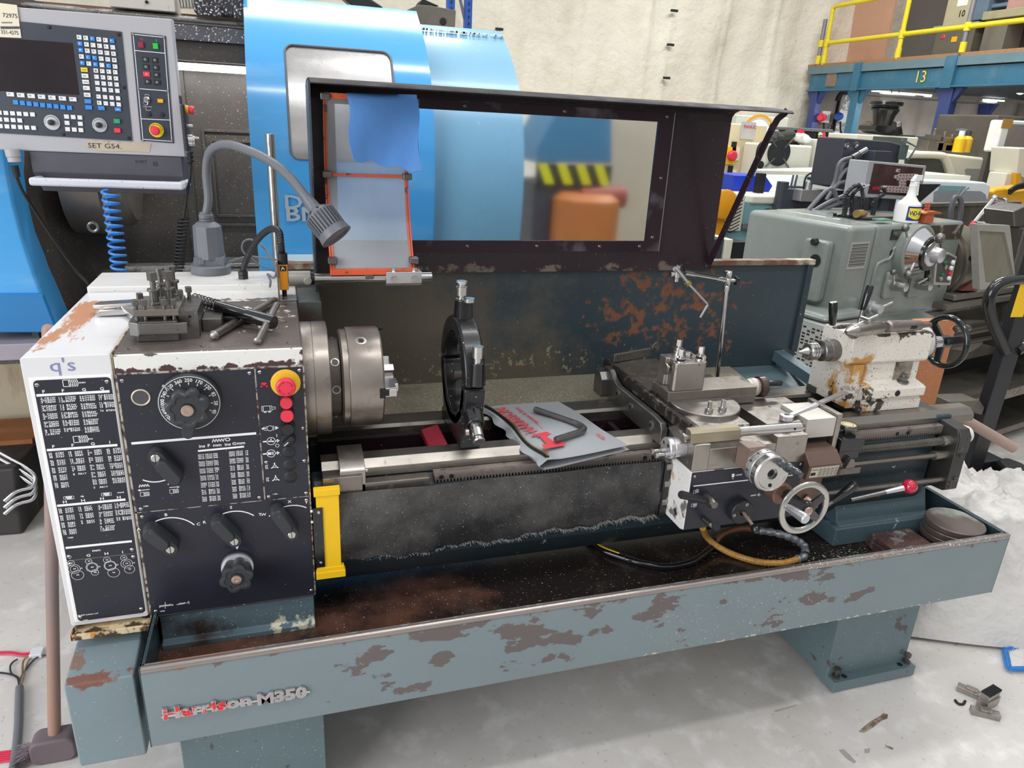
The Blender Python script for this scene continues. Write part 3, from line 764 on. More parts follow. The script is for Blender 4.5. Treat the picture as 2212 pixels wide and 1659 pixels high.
# oil sight glass
mb = MB(); o = at(305,857,y=0); mb.ringt((o.x,-.004,o.z),(0,1,0),.0163,.0018,36,8); SG = obj('sight_glass_ring',mb,mat('brass_cream_ring','d8c8b0',.35,.6),LA)
mb = MB(); mb.cyl((o.x,-.0036,o.z),(o.x,-.0042,o.z),.0155); obj('sight_glass',mb,mat('smoked_sight_glass','4c4a50',.12,0,var=.1),SG)

# push buttons
ES = MB(); ex,ez = -.0374,1.1297
ES.rev((ex,-.003,ez),(0,-1,0),[(0,.0305),(.0014,.0305),(.002,.0295),(.002,.012)],40)
EO = obj('emergency_stop',ES,'ring',LA)
mb = MB(); mb.rev((ex,-.005,ez),(0,-1,0),[(0,.013),(.014,.013),(.016,.012)],30); obj('stop_stem',mb,'gplast',EO)
mb = MB(); mb.rev((ex,-.019,ez),(0,-1,0),[(0,.0145),(.003,.0195),(.010,.0205),(.015,.0195),(.017,.017),(.0172,0)],36); obj('mushroom_cap',mb,'red',EO)
mb = MB()
for k in range(4):
    a0 = math.radians(25 + 90 * k); mb.ring2((ex,-.0364,ez),X_,Z_,.0128,.0139,a0=a0,a1=a0 + 1.0,n=10)
    a = a0; c = V((ex + .0134 * math.cos(a),-.0364,ez + .0134 * math.sin(a))); t_ = V((math.sin(a),0,-math.cos(a))); e_ = V((math.cos(a),0,math.sin(a))); mb.add([c + e_ * .0025,c - e_ * .0025,c + t_ * .004],[(0,1,2)])
obj('turn_arrows',mb,mat('dark_red_engraving','a01c30',.5,var=0),EO,flat=True)
for z_,m_,nm,r_,lab in ((1.0895,'red','push_button',.0125,'red mushroom push button'),(1.060,'red','push_button',.0135,'red push button with worn dotted cap'),(1.029,'black','push_button',.0125,'black push button')):
    mb = MB(); mb.rev((-.0385,-.003,z_),(0,-1,0),[(0,.0155),(.006,.0155),(.008,.0145),(.008,.011)],30,1); mb.rev((-.0385,-.010,z_),(0,-1,0),[(0,r_ * .85),(.004,r_),(.012,r_),(.0135,r_ * .93),(.0138,0)],30); obj(nm,mb,[m_,'black'],LA,label=lab)
mb = MB(); z_ = 1.001; mb.rev((-.039,-.003,z_),(0,-1,0),[(0,.0155),(.006,.0155),(.010,.0135),(.011,.013)],30); a = math.radians(42); mb.obox((-.039,-.018,z_),((math.cos(a),0,math.sin(a)),(0,1,0),(-math.sin(a),0,math.cos(a))),.0135,.006,.0045); SW = obj('rotary_switch',mb,'black',LA,bevel=.0012)
mb = MB(); d = V((math.cos(a),0,math.sin(a))); c = V((-.039,-.0243,z_)); mb.line([c - d * .012,c - d * .001],.0018,NY); obj('switch_mark',mb,'ink',SW,flat=True)
for z_ in (.968,.9365,.9065):
    mb = MB(); mb.rev((-.0393,-.003,z_),(0,-1,0),[(0,.0142),(.0015,.014),(.004,.010),(.005,0)],28); obj('blanking_cap',mb,'black',LA)
# -- motor cover box under the gear cover, drip tray, plinths, chip tray, pedestals
mb = MB(); mb.prism([(-.122,.531),(.012,.549),(.5,.549),(.5,.32),(-.122,.31)],'x',-.512,-.379)
obj('motor_cover',mb,mat('motor_cover_teal_paint','7a8a90',.42,0,[dict(col='7a5348',scale=16,thr=.50,soft=.03,detail=8,box=(-.44,-.11,.532,.07,.008,.004),k=11,rough=.6),dict(col='7d6a60',scale=18,thr=.46,soft=.03,detail=6,box=(-.5,-.05,.54,.008,.02,.01),k=12,rough=.6),dict(col='6a6458',scale=7,thr=.6,soft=.1,st=(1,1,.3),box=(-.44,-.13,.5,.03,.01,.04),k=4,op=.7),specks('e4e2d8',60,.735)],var=.05,bump=.08),LA,bevel=.005)
mb = MB(); mb.prism([(-.03,.571),(-.03,.586),(-.026,.586),(-.026,.575),(.4,.575),(.4,.571)],'x',-.512,-.345); mb.box(-.512,-.509,-.03,.4,.571,.588); mb.box(-.348,-.345,-.03,.1,.571,.59)
obj('drip_channel',mb,mat('flaking_cream_channel','d8c49e',.6,0,[dict(col='4c3626',scale=22,thr=.5,soft=.03,detail=7,rough=.7),dict(col='c98a4a',scale=30,thr=.6,soft=.03,rough=.7)],var=.1),LA,bevel=.001)
mb = MB(); mb.prism([(.004,.589),(.004,.515),(-.012,.51),(-.012,.496),(.5,.496),(.5,.589)],'x',-.342,-.003); mb.box(-.345,.001,-.004,.02,.584,.589,1)
obj('headstock_plinth',mb,[mat('scuffed_teal_plinth','586b73',.4,0,[dict(col='c9c4ae',scale=40,thr=.52,soft=.04,detail=8,box=(-.04,0,.51,.06,.05,.014),k=8,rough=.6),dict(col='3a3230',scale=10,thr=.56,soft=.08,box=(-.3,0,.53,.1,.05,.03),k=3,rough=.5),specks('dedccb',80,.71)],var=.08),'hood'],LA,bevel=.003)
# chip tray: skirt, floor, walls
XL,XR,YF,YB,ZR,ZB,ZT = -.354,1.990,-.186,.70,.595,.391,.497
mb = MB()
r = .014
prof = [(YF,ZB),(YF,ZR - r)] + [(YF + r - r * math.cos(math.radians(t)),ZR - r + r * math.sin(math.radians(t))) for t in (30,60,90)] + [(YF + .019,ZR),(YF + .019,ZR - .006),(YF + .012,ZR - .006),(YF + .012,ZT - .004),(YB,ZT - .004),(YB,ZB)]
mb.prism(prof,'x',XL,XR)
TR = obj('chip_tray',mb,'tray',LA,bevel=.004)
mb = MB(); mb.tube([(XL + .004,YF + .006,ZR - .0055),(XR - .004,YF + .006,ZR - .0055)],.0085,12); obj('rolled_front_lip',mb,'rim',TR,label='rubbed bare metal lip along the tray front')
mb = MB(); mb.box(XL,XL + .004,YF,YB,ZB,ZR); mb.box(XR - .004,XR,YF,YB,ZB,ZR); mb.box(XR - .014,XR,YF + .01,YB,ZR - .003,ZR,0); mb.box(XL,XL + .01,YF + .01,YB,ZR - .003,ZR,0); mb.box(XL,XR,YB,YB + .004,ZB,.60)
obj('tray_end_walls',mb,mat('tray_wall_teal','36464d',.4,0,[specks('dedccb',80,.72)],var=.08),TR,bevel=.001)
mb = MB(); mb.box(XL + .005,XR - .005,YF + .0125,YB - .001,ZT - .005,ZT); mb.box(XL + .004,XR - .004,YF + .012,YF + .0135,ZT,ZR - .007)
obj('tray_floor',mb,'trayin',TR)
# badge lettering on the skirt
mb = MB()
o = at(352,1551,y=YF); e = at(669,1499,y=YF)
for i,(t,u,v,h,m_) in enumerate((('Harrison',352,1551,.030,0),('M350',556,1519,.030,0))):
    p = at(u,v,y=YF - .0005); q = at((545 if i == 0 else 664),(1524 if i == 0 else 1501),y=YF)
    w = (q - p).length; vs,_ = glyphs(t,.05); k = .027 / .69; sx = w / (max(a.x for a in vs) * k)
    mb.text(t,p,.027,depth=.0055,bold=.05,sx=sx)
    mb.text(t,p + Z_ * .0006 + X_ * .0004,.0262,depth=.0066,mi=1,bold=.025,sx=sx * 1.03)
mb.box(o.x - .002,e.x + .001,YF - .003,YF,o.z + .002,o.z + .007,0)
obj('maker_badge',mb,['chrome',mat('faded_red_badge_infill','b8b0b0',.35,.5,[dict(col='d6343c',scale=45,thr=.50,soft=.02,detail=3,box=(-.27,-.19,.49,.06,.1,.04),k=2.2,rough=.5)],var=.1)],TR,label='chrome and red Harrison M350 lettering')
# pedestals
PF = -.05
mb = MB()
mb.prism([(1.565,.391),(1.893,.391),(1.893,.0),(1.60,.0),(1.575,.02)],'y',PF,.46)
mb.prism(rrect(1.577,1.905,-.086,.0,.003),'z',.004,.042)
obj('right_pedestal',mb,'pedestal',LA,bevel=.008,seg=3)
for x in (1.60,1.885):
    mb = MB(); mb.hexa((x,-.062,.042),(x,-.062,.05),.013); mb.cyl((x,-.062,.05),(x,-.062,.066),.006); mb.hexa((x,-.062,.066),(x,-.062,.077),.0115); mb.cyl((x + (.03 if x < 1.7 else -.03),-.066,.0405),(x + (.03 if x < 1.7 else -.03),-.066,.0425),.009,mi=1)
    obj('levelling_bolt',mb,['iron','rubber'],LA)
mb = MB(); mb.box(-.325,.005,PF,.46,.0,.391); mb.prism(rrect(-.325,.0,-.086,0,.003),'z',0,.042); obj('left_pedestal',mb,'pedestal',LA,bevel=.01,seg=3)
mb = MB(); mb.box(.004,1.58,.02,.2,.29,.391); obj('tray_support_beam',mb,'pedestal',LA,bevel=.004)

# bed: casting, ways, rack
BED = MB()
BED.prism([(.06,.86),(.11,.86),(.11,.745),(.265,.745),(.265,.862),(.31,.862),(.31,.60),(.10,.55),(.055,.60),(.03,.64),(.03,.83)],'x',.005,1.86)
BO = obj('bed_casting',BED,'teald',LA,bevel=.008)
BO.data.name = 'bed_casting'
mb = MB(); mb.prism([(.112,.9),(.072,.9),(.052,.883),(.052,.862),(.08,.85),(.112,.85)],'x',.03,2.016); obj('front_way',mb,'way',BO,bevel=.001)
mb = MB(); mb.prism([(.335,.9),(.268,.9),(.262,.892),(.262,.868),(.335,.862)],'x',.03,1.96); obj('rear_way',mb,'way',BO,bevel=.001)
mb = MB(); mb.box(.03,1.95,.11,.125,.80,.868,0); mb.box(.03,1.95,.255,.268,.80,.868,0)
mb.box(.03,1.85,.111,.264,.746,.752)
for i in range(7): mb.box(.33 + i * .26,.345 + i * .26,.12,.26,.75,.862)
obj('bed_web',mb,'hood',BO)
mb = MB(); mb.box(.03,.12,.012,.075,.835,.885); mb.box(.03,.28,.02,.05,.82,.86); obj('gap_block',mb,'steeld',BO,bevel=.002)
mb = MB(); pts = [(.0,.0)]
x0,x1 = .293,1.875; n = 190; st_ = (x1 - x0) / n; P = [(x0,.866)]
for i in range(n): a = x0 + i * st_; P += [(a + st_ * .15,.846),(a + st_ * .35,.8385),(a + st_ * .65,.8385),(a + st_ * .85,.846)]
P += [(x1,.846),(x1,.866)]
mb.prism(P,'y',.03,.05); RKo = obj('feed_rack',mb,mat('grimy_rack_steel','9a8f88',.45,.6,[dict(col='5a504a',scale=30,thr=.58,soft=.05,rough=.7)],var=.15),BO)
for x in (.31,.335,.86,.885,1.1,1.7,1.74): mb = MB(); mb.cyl((x,.031,.853),(x,.028,.853),.0055,n=12,mi=0); obj('rack_screw',mb,'rubber',BO)
# clamp stop on the front way
mb = MB(); mb.prism([(.02,.83),(.02,.893),(.026,.9),(.07,.918),(.118,.918),(.118,.83)],'x',.069,.128)
CL = obj('bed_stop_clamp',mb,'steel',LA,bevel=.002)
for x in (.088,.112):
    mb = MB(); mb.cyl((x,.022,.845),(x,.0185,.845),.0088,n=20); mb.cyl((x,.0185,.845),(x,.0182,.845),.0045,n=6,mi=1); obj('cap_screw',mb,['gsteel','rubber'],CL)
for x in (.066,.131):
    mb = MB(); mb.cyl((x - .004,.05,.879),(x + .004,.05,.879),.005,n=12); obj('grub_screw',mb,'bright',CL)
# rubber swarf curtain
g = []; nx = 90
for i in range(nx + 1):
    t = i / nx; x = .062 + (.905 - .062) * t; zt = .846 + .006 * t; zb_ = .659 + .033 * t + .005 * math.sin(t * 23) + .0035 * math.sin(t * 71) + .003 * random.random()
    g.append([(x,.004 - .012 * math.sin(k / 8 * PI) + .003 * math.sin(t * 17 + k),zt + (zb_ - zt) * k / 8) for k in range(9)])
mb = MB(); mb.sheet(g,.003); CU = obj('rubber_curtain',mb,'scraper',LA)
mb = MB()
for i in range(900):
    t = random.random() ** .55; x = .08 + (.895 - .08) * t; z = .659 + .033 * t + .005 * math.sin(t * 23) + .0035 * math.sin(t * 71); d = V((random.uniform(-1,1),random.uniform(-1,.2),random.uniform(-1.2,.3))) * random.uniform(.003,.010) * (.5 + t)
    a = V((x,-.0 + random.uniform(-.004,.003),z + .002)); mb.line([a,a + d],.0007,NY)
tag(obj('swarf_fringe',mb,'swarf',CU,flat=True,recalc=False,label='grey swarf fluff along the curtain edge'),None,None,kind='stuff')
mb = MB(); mb.box(.895,.901,-.006,.012,.695,.851); mb.prism([(.901,-.012),(.918,-.012),(.918,-.008),(.905,-.008),(.905,.01),(.901,.01)],'z',.69,.852)
obj('curtain_strip',mb,'blackg',LA,bevel=.001)
# yellow guard bracket
mb = MB(); mb.box(.008,.066,-.014,.004,.855,.872); mb.box(.0125,.0125 + .051,-.011,.002,.66,.855); mb.box(.005,.0725,-.014,.004,.634,.653); mb.box(.007,.070,-.012,.002,.653,.664)
YG = obj('yellow_bracket',mb,'yellow',LA,bevel=.0012)
mb = MB(); mb.box(.004,.026,-.0135,-.0105,.668,.826)
for z in (.815,.68): mb.rev((.017,-.0135,z),(0,-1,0),[(0,.004),(.002,.003),(.0022,0)],10,1)
for z in (.818,.79): mb.cyl((-.001,-.010,z),(.009,-.010,z),.003,n=10,mi=2)
obj('hinge_strip',mb,['blackg','bright','ink'],YG)
# right end pier under the bed
mb = MB(); mb.prism([(.012,.497),(.012,.562),(.028,.566),(.06,.66),(.07,.86),(.32,.86),(.34,.497)],'x',1.55,1.90)
mb.prism([(.004,.497),(.004,.56),(.36,.56),(.36,.497)],'x',1.53,1.885)
obj('bed_pier',mb,'teal',LA,bevel=.006)

# chuck, guard disc, hub
CY,CZ = .19,1.068
mb = MB(); mb.rev((-.0,CY,CZ),(1,0,0),[(0,.136),(.004,.137),(.0235,.137),(.024,.1345),(.025,.1345),(.0255,.137),(.058,.137),(.060,.135),(.060,.05)],72)
obj('spindle_guard_plate',mb,'chuckm',LA)
mb = MB(); mb.rev((.058,CY,CZ),(1,0,0),[(0,.095),(.002,.097),(.026,.097),(.028,.09)],48); HB = obj('spindle_hub',mb,'iron',LA)
for a in (-62,2,40,100,150,220):
    a = math.radians(a); d = V((0,-math.cos(a),math.sin(a))); c = V((.073,CY,CZ)) + d * .096
    mb = MB(); mb.rev(c,d,[(0,.010),(.002,.010),(.0022,.0075),(-.004,.0075)],18); mb.hexa(c + d * -.003,c + d * -.0005,.006,1); obj('camlock_screw',mb,['steel','rubber'],HB)
mb = MB(); mb.rev((.086,CY,CZ),(1,0,0),[(0,.112),(.004,.1165),(.0165,.1165),(.017,.1150),(.0178,.1150),(.018,.1205),(.020,.1215),(.092,.1215),(.096,.1185),(.096,.035),(.07,.034)],80)
CH = obj('chuck_body',mb,'chuckm',LA)
for a in (-78,-8.0,62,122,186):
    a = math.radians(a if a not in (-8.0,) else -200); d = V((0,-math.cos(a),math.sin(a))); c = V((.135,CY,CZ)) + d * .1205
    mb = MB(); mb.rev(c,d,[(0,.0125),(.0012,.0125),(.0014,.0085),(-.006,.0085)],22); mb.obox(c + d * .0004,(X_,d.cross(X_),d),.0052,.0052,.0008,1); obj('key_socket',mb,['steel','rubber'],CH)
for a in (92 - 93.5,118.5,238.5):
    inw = 0 if a < 0 else .078; a = math.radians(a); d = V((0,-math.cos(a),math.sin(a))); t_ = d.cross(X_)
    mb = MB(); c = V((.19,CY,CZ)) + d * .105
    mb.obox(V((.176,CY,CZ)) + d * .1205,(X_,t_,d),.007,.0125,.0016,1)
    mb.obox(V((.190,CY,CZ)) + d * .1185,(X_,t_,d),.010,.007,.004,1)
    mb.obox(V((.194,CY,CZ)) + d * (.09 - inw),(X_,t_,d),.014,.0115,.028); mb.obox(V((.2,CY,CZ)) + d * (.112 - inw),(X_,t_,d),.009,.009,.011)
    mb.obox(V((.2,CY,CZ)) + d * (.07 - inw),(X_,t_,d),.017,.010,.02)
    obj('chuck_jaw',mb,['bright','rubber'],CH,bevel=.001)

# steady rest (clamped to the ways, lifts off): a thing of its own
SX,SY,SZ = .392,.186,1.07
M['satin'] = mat('satin_black_enamel','1b1c1e',.3,0,[specks('c8c4bc',60,.71)],var=.1,coat=.15)
SR = thing('steady_rest','black ring-shaped steady rest with chrome screws standing on the ways beside the chuck','steady rest',(SX,SY,.9))
YZ = lambda r,a: (SY + r * math.cos(math.radians(a)),SZ + r * math.sin(math.radians(a)))
mb = MB(); out = [YZ(.148,a) for a in range(-34,215,8)]
inn = [YZ(.108,a) for a in range(214,-35,-8)]
def yring(mb,x0,x1,ro,ri,a0,a1,n=40):
    g = [[YZ(ro,a0 + (a1 - a0) * i / n),YZ(ri,a0 + (a1 - a0) * i / n)] for i in range(n + 1)]; vs = []; fs = []
    for (a,b) in g: vs += [(x0,*a),(x1,*a),(x1,*b),(x0,*b)]
    for i in range(n):
        for k in range(4): fs.append((i * 4 + k,i * 4 + (k + 1) % 4,(i + 1) * 4 + (k + 1) % 4,(i + 1) * 4 + k))
    fs += [(0,1,2,3),(n * 4,n * 4 + 3,n * 4 + 2,n * 4 + 1)]; mb.add(vs,fs)
yring(mb,SX - .026,SX + .026,.143,.104,1,179); obj('upper_ring',mb,'satin',SR,bevel=.008,seg=3)
mb = MB(); yring(mb,SX - .026,SX + .026,.140,.104,181,359)
mb.prism([(.074,.9),(.30,.9),(.30,.93),(.285,.935),(.30,1.03),(.325,1.07),(.295,1.07),(.27,1.01),(.24,.975),(.19,.962),(.135,.972),(.10,1.0),(.08,1.07),(.048,1.07),(.06,.96),(.074,.94)],'x',SX - .026,SX + .026)
obj('base_casting',mb,'satin',SR,bevel=.006,seg=3)
mb = MB(); mb.cyl((SX,SY,SZ + .13),(SX,SY,SZ + .188),.0245,.0215); obj('top_boss',mb,'blackg',SR,bevel=.004)
def adj(o,d,L0):
    o = V(o); d = V(d).normalized(); m = MB(); m.rev(o,d,[(0,.014),(L0,.014),(L0,.0085),(L0 + .008,.0085),(L0 + .009,.014),(L0 + .030,.014),(L0 + .031,.0095),(L0 + .037,.0095),(L0 + .037,.014),(L0 + .041,.0145),(L0 + .044,.013)],24)
    return obj('adjusting_screw',m,'bright',SR)
adj((SX - .006,SY,SZ + .184),(0,0,1),.004)
mb = MB(); mb.cyl((SX + .010,SY - .016,SZ + .183),(SX + .010,SY - .016,SZ + .192),.014); obj('locking_screw',mb,'bright',SR)
a = math.radians(-30); d = V((0,-math.cos(a),math.sin(a)))
mb = MB(); mb.cyl((SX,SY - .125 * math.cos(a),SZ + .125 * math.sin(a)),(SX,SY - .178 * math.cos(a),SZ + .178 * math.sin(a)),.0275,.023); obj('lower_boss',mb,'blackg',SR,bevel=.004)
adj((SX,SY - .176 * math.cos(a),SZ + .176 * math.sin(a)),d,.006)
mb = MB(); mb.cyl((SX - .02,SY - .19 * math.cos(a),SZ + .19 * math.sin(a) - .004),(SX - .028,SY - .19 * math.cos(a),SZ + .19 * math.sin(a) - .004),.009); obj('locking_screw',mb,'bright',SR)
mb = MB(); mb.cyl((SX + .004,SY - .137,SZ + .008),(SX + .004,SY - .137,SZ + .066),.0175,.016); obj('pivot_bolt_boss',mb,'blackg',SR,bevel=.003)
mb = MB(); mb.cyl((SX + .004,SY - .137,SZ + .066),(SX + .004,SY - .137,SZ + .079),.0095); mb.cyl((SX + .004,SY - .137,SZ + .079),(SX + .004,SY - .137,SZ + .106),.0135); obj('clamp_nut',mb,'bright',SR)
for a in (90,210,330):
    r_ = math.radians(a); d = V((0,math.cos(r_),math.sin(r_))); mb = MB(); mb.cyl(V((SX,SY,SZ)) + d * .06,V((SX,SY,SZ)) + d * .125,.012); mb.cyl(V((SX - .01,SY,SZ)) + d * .058,V((SX + .01,SY,SZ)) + d * .058,.014); obj('bearing_finger',mb,'iron',SR)
mb = MB(); mb.prism([(.30,.865),(.36,.865),(.345,.897),(.30,.885)],'y',.125,.25); single('clamp_block',mb,'redpaint','red painted clamp block between the ways beneath the steady rest','clamp block',bevel=.003)

# carriage: saddle, cross slide, compound, tool post
mb = MB()
mb.prism([(-.1,.87),(-.1,.942),(.08,.942),(.1,.93),(.1,.9),(.115,.9),(.115,.87)],'x',.9215,.968)
mb.box(.968,1.163,-.1,.38,.87,.928)
mb.prism([(-.1,.864),(-.1,.945),(.38,.945),(.38,.9),(.12,.9),(.12,.864)],'x',1.163,1.259)
mb.prism([(.1,.9),(.1,.945),(.38,.945),(.38,.9)],'x',.925,.975)
SDL = obj('saddle',mb,'steel',LA,bevel=.002)
mb = MB(); mb.cyl((.942,-.07,.942),(.942,-.07,.9428),.011,n=20); mb.hexa((.942,-.07,.9428),(.942,-.07,.9435),.006,1); mb.cyl((1.20,-.04,.9445),(1.20,-.04,.946),.010,n=16); mb.hexa((1.2,-.04,.946),(1.2,-.04,.9465),.005,1)
obj('saddle_screw',mb,['steeld','rubber'],SDL)
mb = MB(); mb.prism([(.02,.89),(.02,.935),(.03,.95),(.07,.955),(.30,.955),(.33,.965),(.36,.985),(.40,.985),(.40,.90),(.30,.89)],'x',.893,.912)
obj('wing_casting',mb,'gsteel',SDL,bevel=.003)
for y,z in ((.075,.925),(.20,.928),(.29,.935)):
    mb = MB(); mb.rev((.894,y,z),(-1,0,0),[(0,.013),(.003,.013),(.004,.011)],20); mb.hexa((.889,y,z),(.8885,y,z),.006,1); obj('wing_bolt',mb,['steel','rubber'],SDL)
mb = MB(); mb.prism([(.355,.90),(.355,.955),(.375,.975),(.41,.975),(.41,.90)],'x',.868,.905); obj('way_wiper',mb,'gsteel',SDL,bevel=.002)
mb = MB(); mb.rev((.921,-.045,.915),(-1,0,0),[(0,.026),(.030,.026),(.032,.024),(.033,.024),(.036,.028),(.046,.028),(.048,.026),(.048,0)],40)
TS = obj('turret_stop',mb,'alu',LA)
for k in range(4):
    a = math.radians(45 + 90 * k); y,z = -.045 + .016 * math.cos(a),.915 + .016 * math.sin(a); m = MB()
    if k in (2,3) : m.hexa((.873,y,z),(.866,y,z),.0075); m.cyl((.866,y,z),(.846,y,z),.0045); m.hexa((.846,y,z),(.838,y,z),.0075)
    else: m.cyl((.874,y,z),(.8725,y,z),.0065,n=16,mi=0); m.cyl((.8725,y,z),(.8722,y,z),.0035,n=12,mi=1)
    obj('stop_screw',m,['bright','rubber'],TS)
mb = MB(); mb.prism([(-.045 - .03,.942),(-.045,.962),(-.015,.962),(.01,.945),(-.045,.93)],'x',.905,.93); obj('stop_bracket',mb,'steel',TS,bevel=.001)
# cross slide with covers
mb = MB(); mb.box(.955,1.10,-.062,.30,.95,.972); mb.prism([(.975,.93),(1.08,.93),(1.1,.95),(.955,.95)],'y',-.06,.3)
CS = obj('cross_slide',mb,'steel',LA,bevel=.0015)
mb = MB(); mb.prism([(.915,.955),(.915,.985),(.922,.988),(.93,.985),(.938,.972),(.955,.972),(.955,.955)],'y',-.066,.455); obj('slide_cover_rail',mb,mat('worn_black_rail','3f3836',.28,.6,[dict(col='8d857e',scale=30,thr=.56,soft=.04,rough=.3,metal=.8)],var=.2),CS,bevel=.002)
mb = MB(); mb.box(.938,1.10,.19,.455,.974,.980); obj('slide_cover_plate',mb,'steeld',CS,bevel=.001)
mb = MB(); mb.cyl((1.085,-.063,.963),(1.085,-.067,.963),.008,n=16); mb.box(1.079,1.091,-.0675,-.0668,.9625,.9635,1); obj('gib_screw',mb,['bright','rubber'],CS)
mb = MB(); mb.rev((1.04,.062,.972),(0,0,1),[(0,.094),(.012,.094),(.0135,.092)],60); SB = obj('swivel_base',mb,'steel',LA)
mb = MB()
for i in range(40):
    a = math.radians(-165 + i * 4); d = V((math.cos(a),math.sin(a),0)); c = V((1.04,.062,.0)) + d * .0942; h = .005 if i % 5 == 0 else .003
    mb.add([(c.x - d.y * .0004,c.y + d.x * .0004,.978),(c.x + d.y * .0004,c.y - d.x * .0004,.978),(c.x + d.y * .0004,c.y - d.x * .0004,.978 + h),(c.x - d.y * .0004,c.y + d.x * .0004,.978 + h)],[(0,1,2,3)])
obj('degree_scale',mb,'rubber',SB,flat=True)
for u,v in ((1531,890),(1560,887)):
    p = at(u,v,z=.9855); mb = MB(); mb.cyl(p,p + Z_ * .001,.0115,n=20); mb.hexa(p + Z_ * .001,p + Z_ * .0105,.0105); mb.cyl(p + Z_ * .0105,p + Z_ * .030,.0058,n=14); mb.tube([p + Z_ * (.0115 + .0008 * i) + V((.0058 * math.cos(i * 1.57),.0058 * math.sin(i * 1.57),0)) for i in range(22)],.0004,4); obj('swivel_bolt',mb,'bright',SB)
mb = MB(); mb.box(.943,1.222,.0915,.185,.985,1.01); mb.box(.943,1.222,.0915,.118,.962,.986); mb.box(.943,1.222,.158,.185,.962,.986); mb.prism([(.118,.985),(.158,.985),(.150,.962),(.126,.962)],'x',.947,1.215); mb.box(.955,1.15,.1,.176,.957,.963)
CP_ = obj('compound_slide',mb,'steeld',LA,bevel=.002)
mb = MB(); mb.rev((1.222,.138,.99),(1,0,0),[(0,.024),(.008,.024),(.012,.027),(.024,.027),(.0245,.0245)],40,0); obj('screw_bush',mb,mat('cream_bush_paint','cfc4b6',.4,.2,var=.15),CP_)
mb = MB(); mb.rev((1.246,.138,.99),(1,0,0),[(0,.0245),(.012,.0245),(.013,.03),(.030,.031),(.034,.028),(.035,.012)],44); CHW = obj('compound_handwheel',mb,mat('black_and_bronze_wheel','5c4a44',.3,.5,var=.2),LA)
mb = MB()
for i in range(40):
    a = 2 * PI * i / 40; d = V((0,math.cos(a),math.sin(a))); mb.bar(V((1.248,.138,.99)) + d * .0248,V((1.2535,.138,.99)) + d * .0248,.001,.0006,up=d)
obj('dial_marks',mb,'ink',CHW)
mb = MB(); p = V((1.281,.125,1.003)); mb.rev(p,(1,0,0),[(0,.006),(.003,.008),(.045,.0085),(.047,.0075)],20); obj('crank_handle',mb,'blackg',CHW)
# tool post
mb = MB(); mb.prism([(.962,.094),(1.046,.094),(1.056,.104),(1.056,.185),(.956,.185),(.956,.150),(.966,.145),(.966,.120),(.956,.115),(.956,.100)],'z',1.01,1.089)
TPo = obj('tool_post',mb,mat('speckled_tool_post_steel','a39c96',.34,.85,[dict(col='5a4440',scale=30,thr=.64,soft=.05,rough=.6,metal=.2),specks('4a3c38',90,.70)],var=.1),LA,bevel=.0025)
mb = MB(); mb.cyl((.958,.133,1.063),(.950,.133,1.063),.009); mb.cyl((.950,.133,1.063),(.946,.133,1.063),.0165,n=30); obj('height_screw',mb,'steel',TPo)
for x,y,hh,dk in ((.979,.112,.0,1),(1.043,.118,.002,1),(1.005,.172,.008,0)):
    mb = MB(); z = 1.0885 + hh; mb.cyl((x,y,1.088),(x,y,z + .004),.0155,.0145,mi=0); mb.cyl((x,y,z + .004),(x,y,z + .010),.012,mi=dk); mb.cyl((x,y,z + .010),(x,y,z + .0125),.0125); mb.cyl((x,y,z + .0125),(x,y,z + .018),.007); mb.obox((x,y,z + .026),((.8,.6,0),(-.6,.8,0),Z_),.0062,.0062,.009); obj('square_head_cam',mb,['bright','black'],TPo,bevel=.0008)
mb = MB(); x,y = 1.012,.135; mb.cyl((x,y,1.088),(x,y,1.092),.0175); mb.hexa((x,y,1.092),(x,y,1.105),.013); mb.cyl((x,y,1.105),(x,y,1.109),.0095); obj('centre_nut',mb,'bright',TPo,bevel=.0008)
mb = MB(); x,y = 1.043,.102; mb.cyl((x,y,1.088),(x,y,1.099),.004); mb.cyl((x,y,1.099),(x,y,1.104),.0065); obj('locating_pin',mb,'bright',TPo)

# apron
mb = MB(); mb.prism([(-.1,.869),(-.1,.701),(-.085,.695),(.02,.695),(.02,.869)],'x',.9225,1.262)
AP = obj('apron',mb,'apron',LA,bevel=.004)
mb = MB(); mb.box(.9245,1.258,-.1035,-.0995,.703,.867); obj('apron_plate',mb,'panel',AP,bevel=.0008)
mb = MB()
za_ = lambda x,y: at(1400 + x / 4.609,900 + y / 4.609,y=-.1042)
mb.line([za_(455,692),za_(1530,572)],.003,NY); zig(za_,880,590,10,.0018,.005,.001); mb.line([za_(868,583),za_(880,583)],.001,NY); zig(za_,1020,795,10,.0018,.005,.001); mb.line([za_(1085,780),za_(1120,778)],.0012,NY); mb.ring2(za_(1102,777),X_,Z_,.002,.003); mb.line([za_(1102,762),za_(1102,795)],.0012,NY)
mb.add([za_(835,570),za_(860,567),za_(858,600),za_(832,603)],[(0,1,2,3)]); mb.line([za_(845,600),za_(844,622)],.0015,NY)
mb2 = mb
for x,y in ((450,763),(430,898)):
    o = za_(x,y); k = .008
    mb.line([o,o + Z_ * k,o + V((.75 * k,0,k)),o + V((.75 * k,0,0)),o],.0009,NY)
    for i in range(5): mb.line([o + V(((.85 + i * .25) * k,0,0)),o + V(((.85 + i * .25) * k,0,1.1 * k))],.0008,NY)
    s_ = 1 if y < 800 else -1; mb.line([o + V((.9 * k,0,(.5 + s_ * .8) * k)),o + V((1.4 * k,0,(.5 + s_ * .8) * k)),o + V((1.4 * k,0,(.5 + s_ * .5) * k))],.0008,NY)
obj('apron_lettering',mb,'ink',AP,flat=True,recalc=False)
for x,z in ((.932,.857),(1.25,.86)): pscrew(AP,x,z,-.1035)
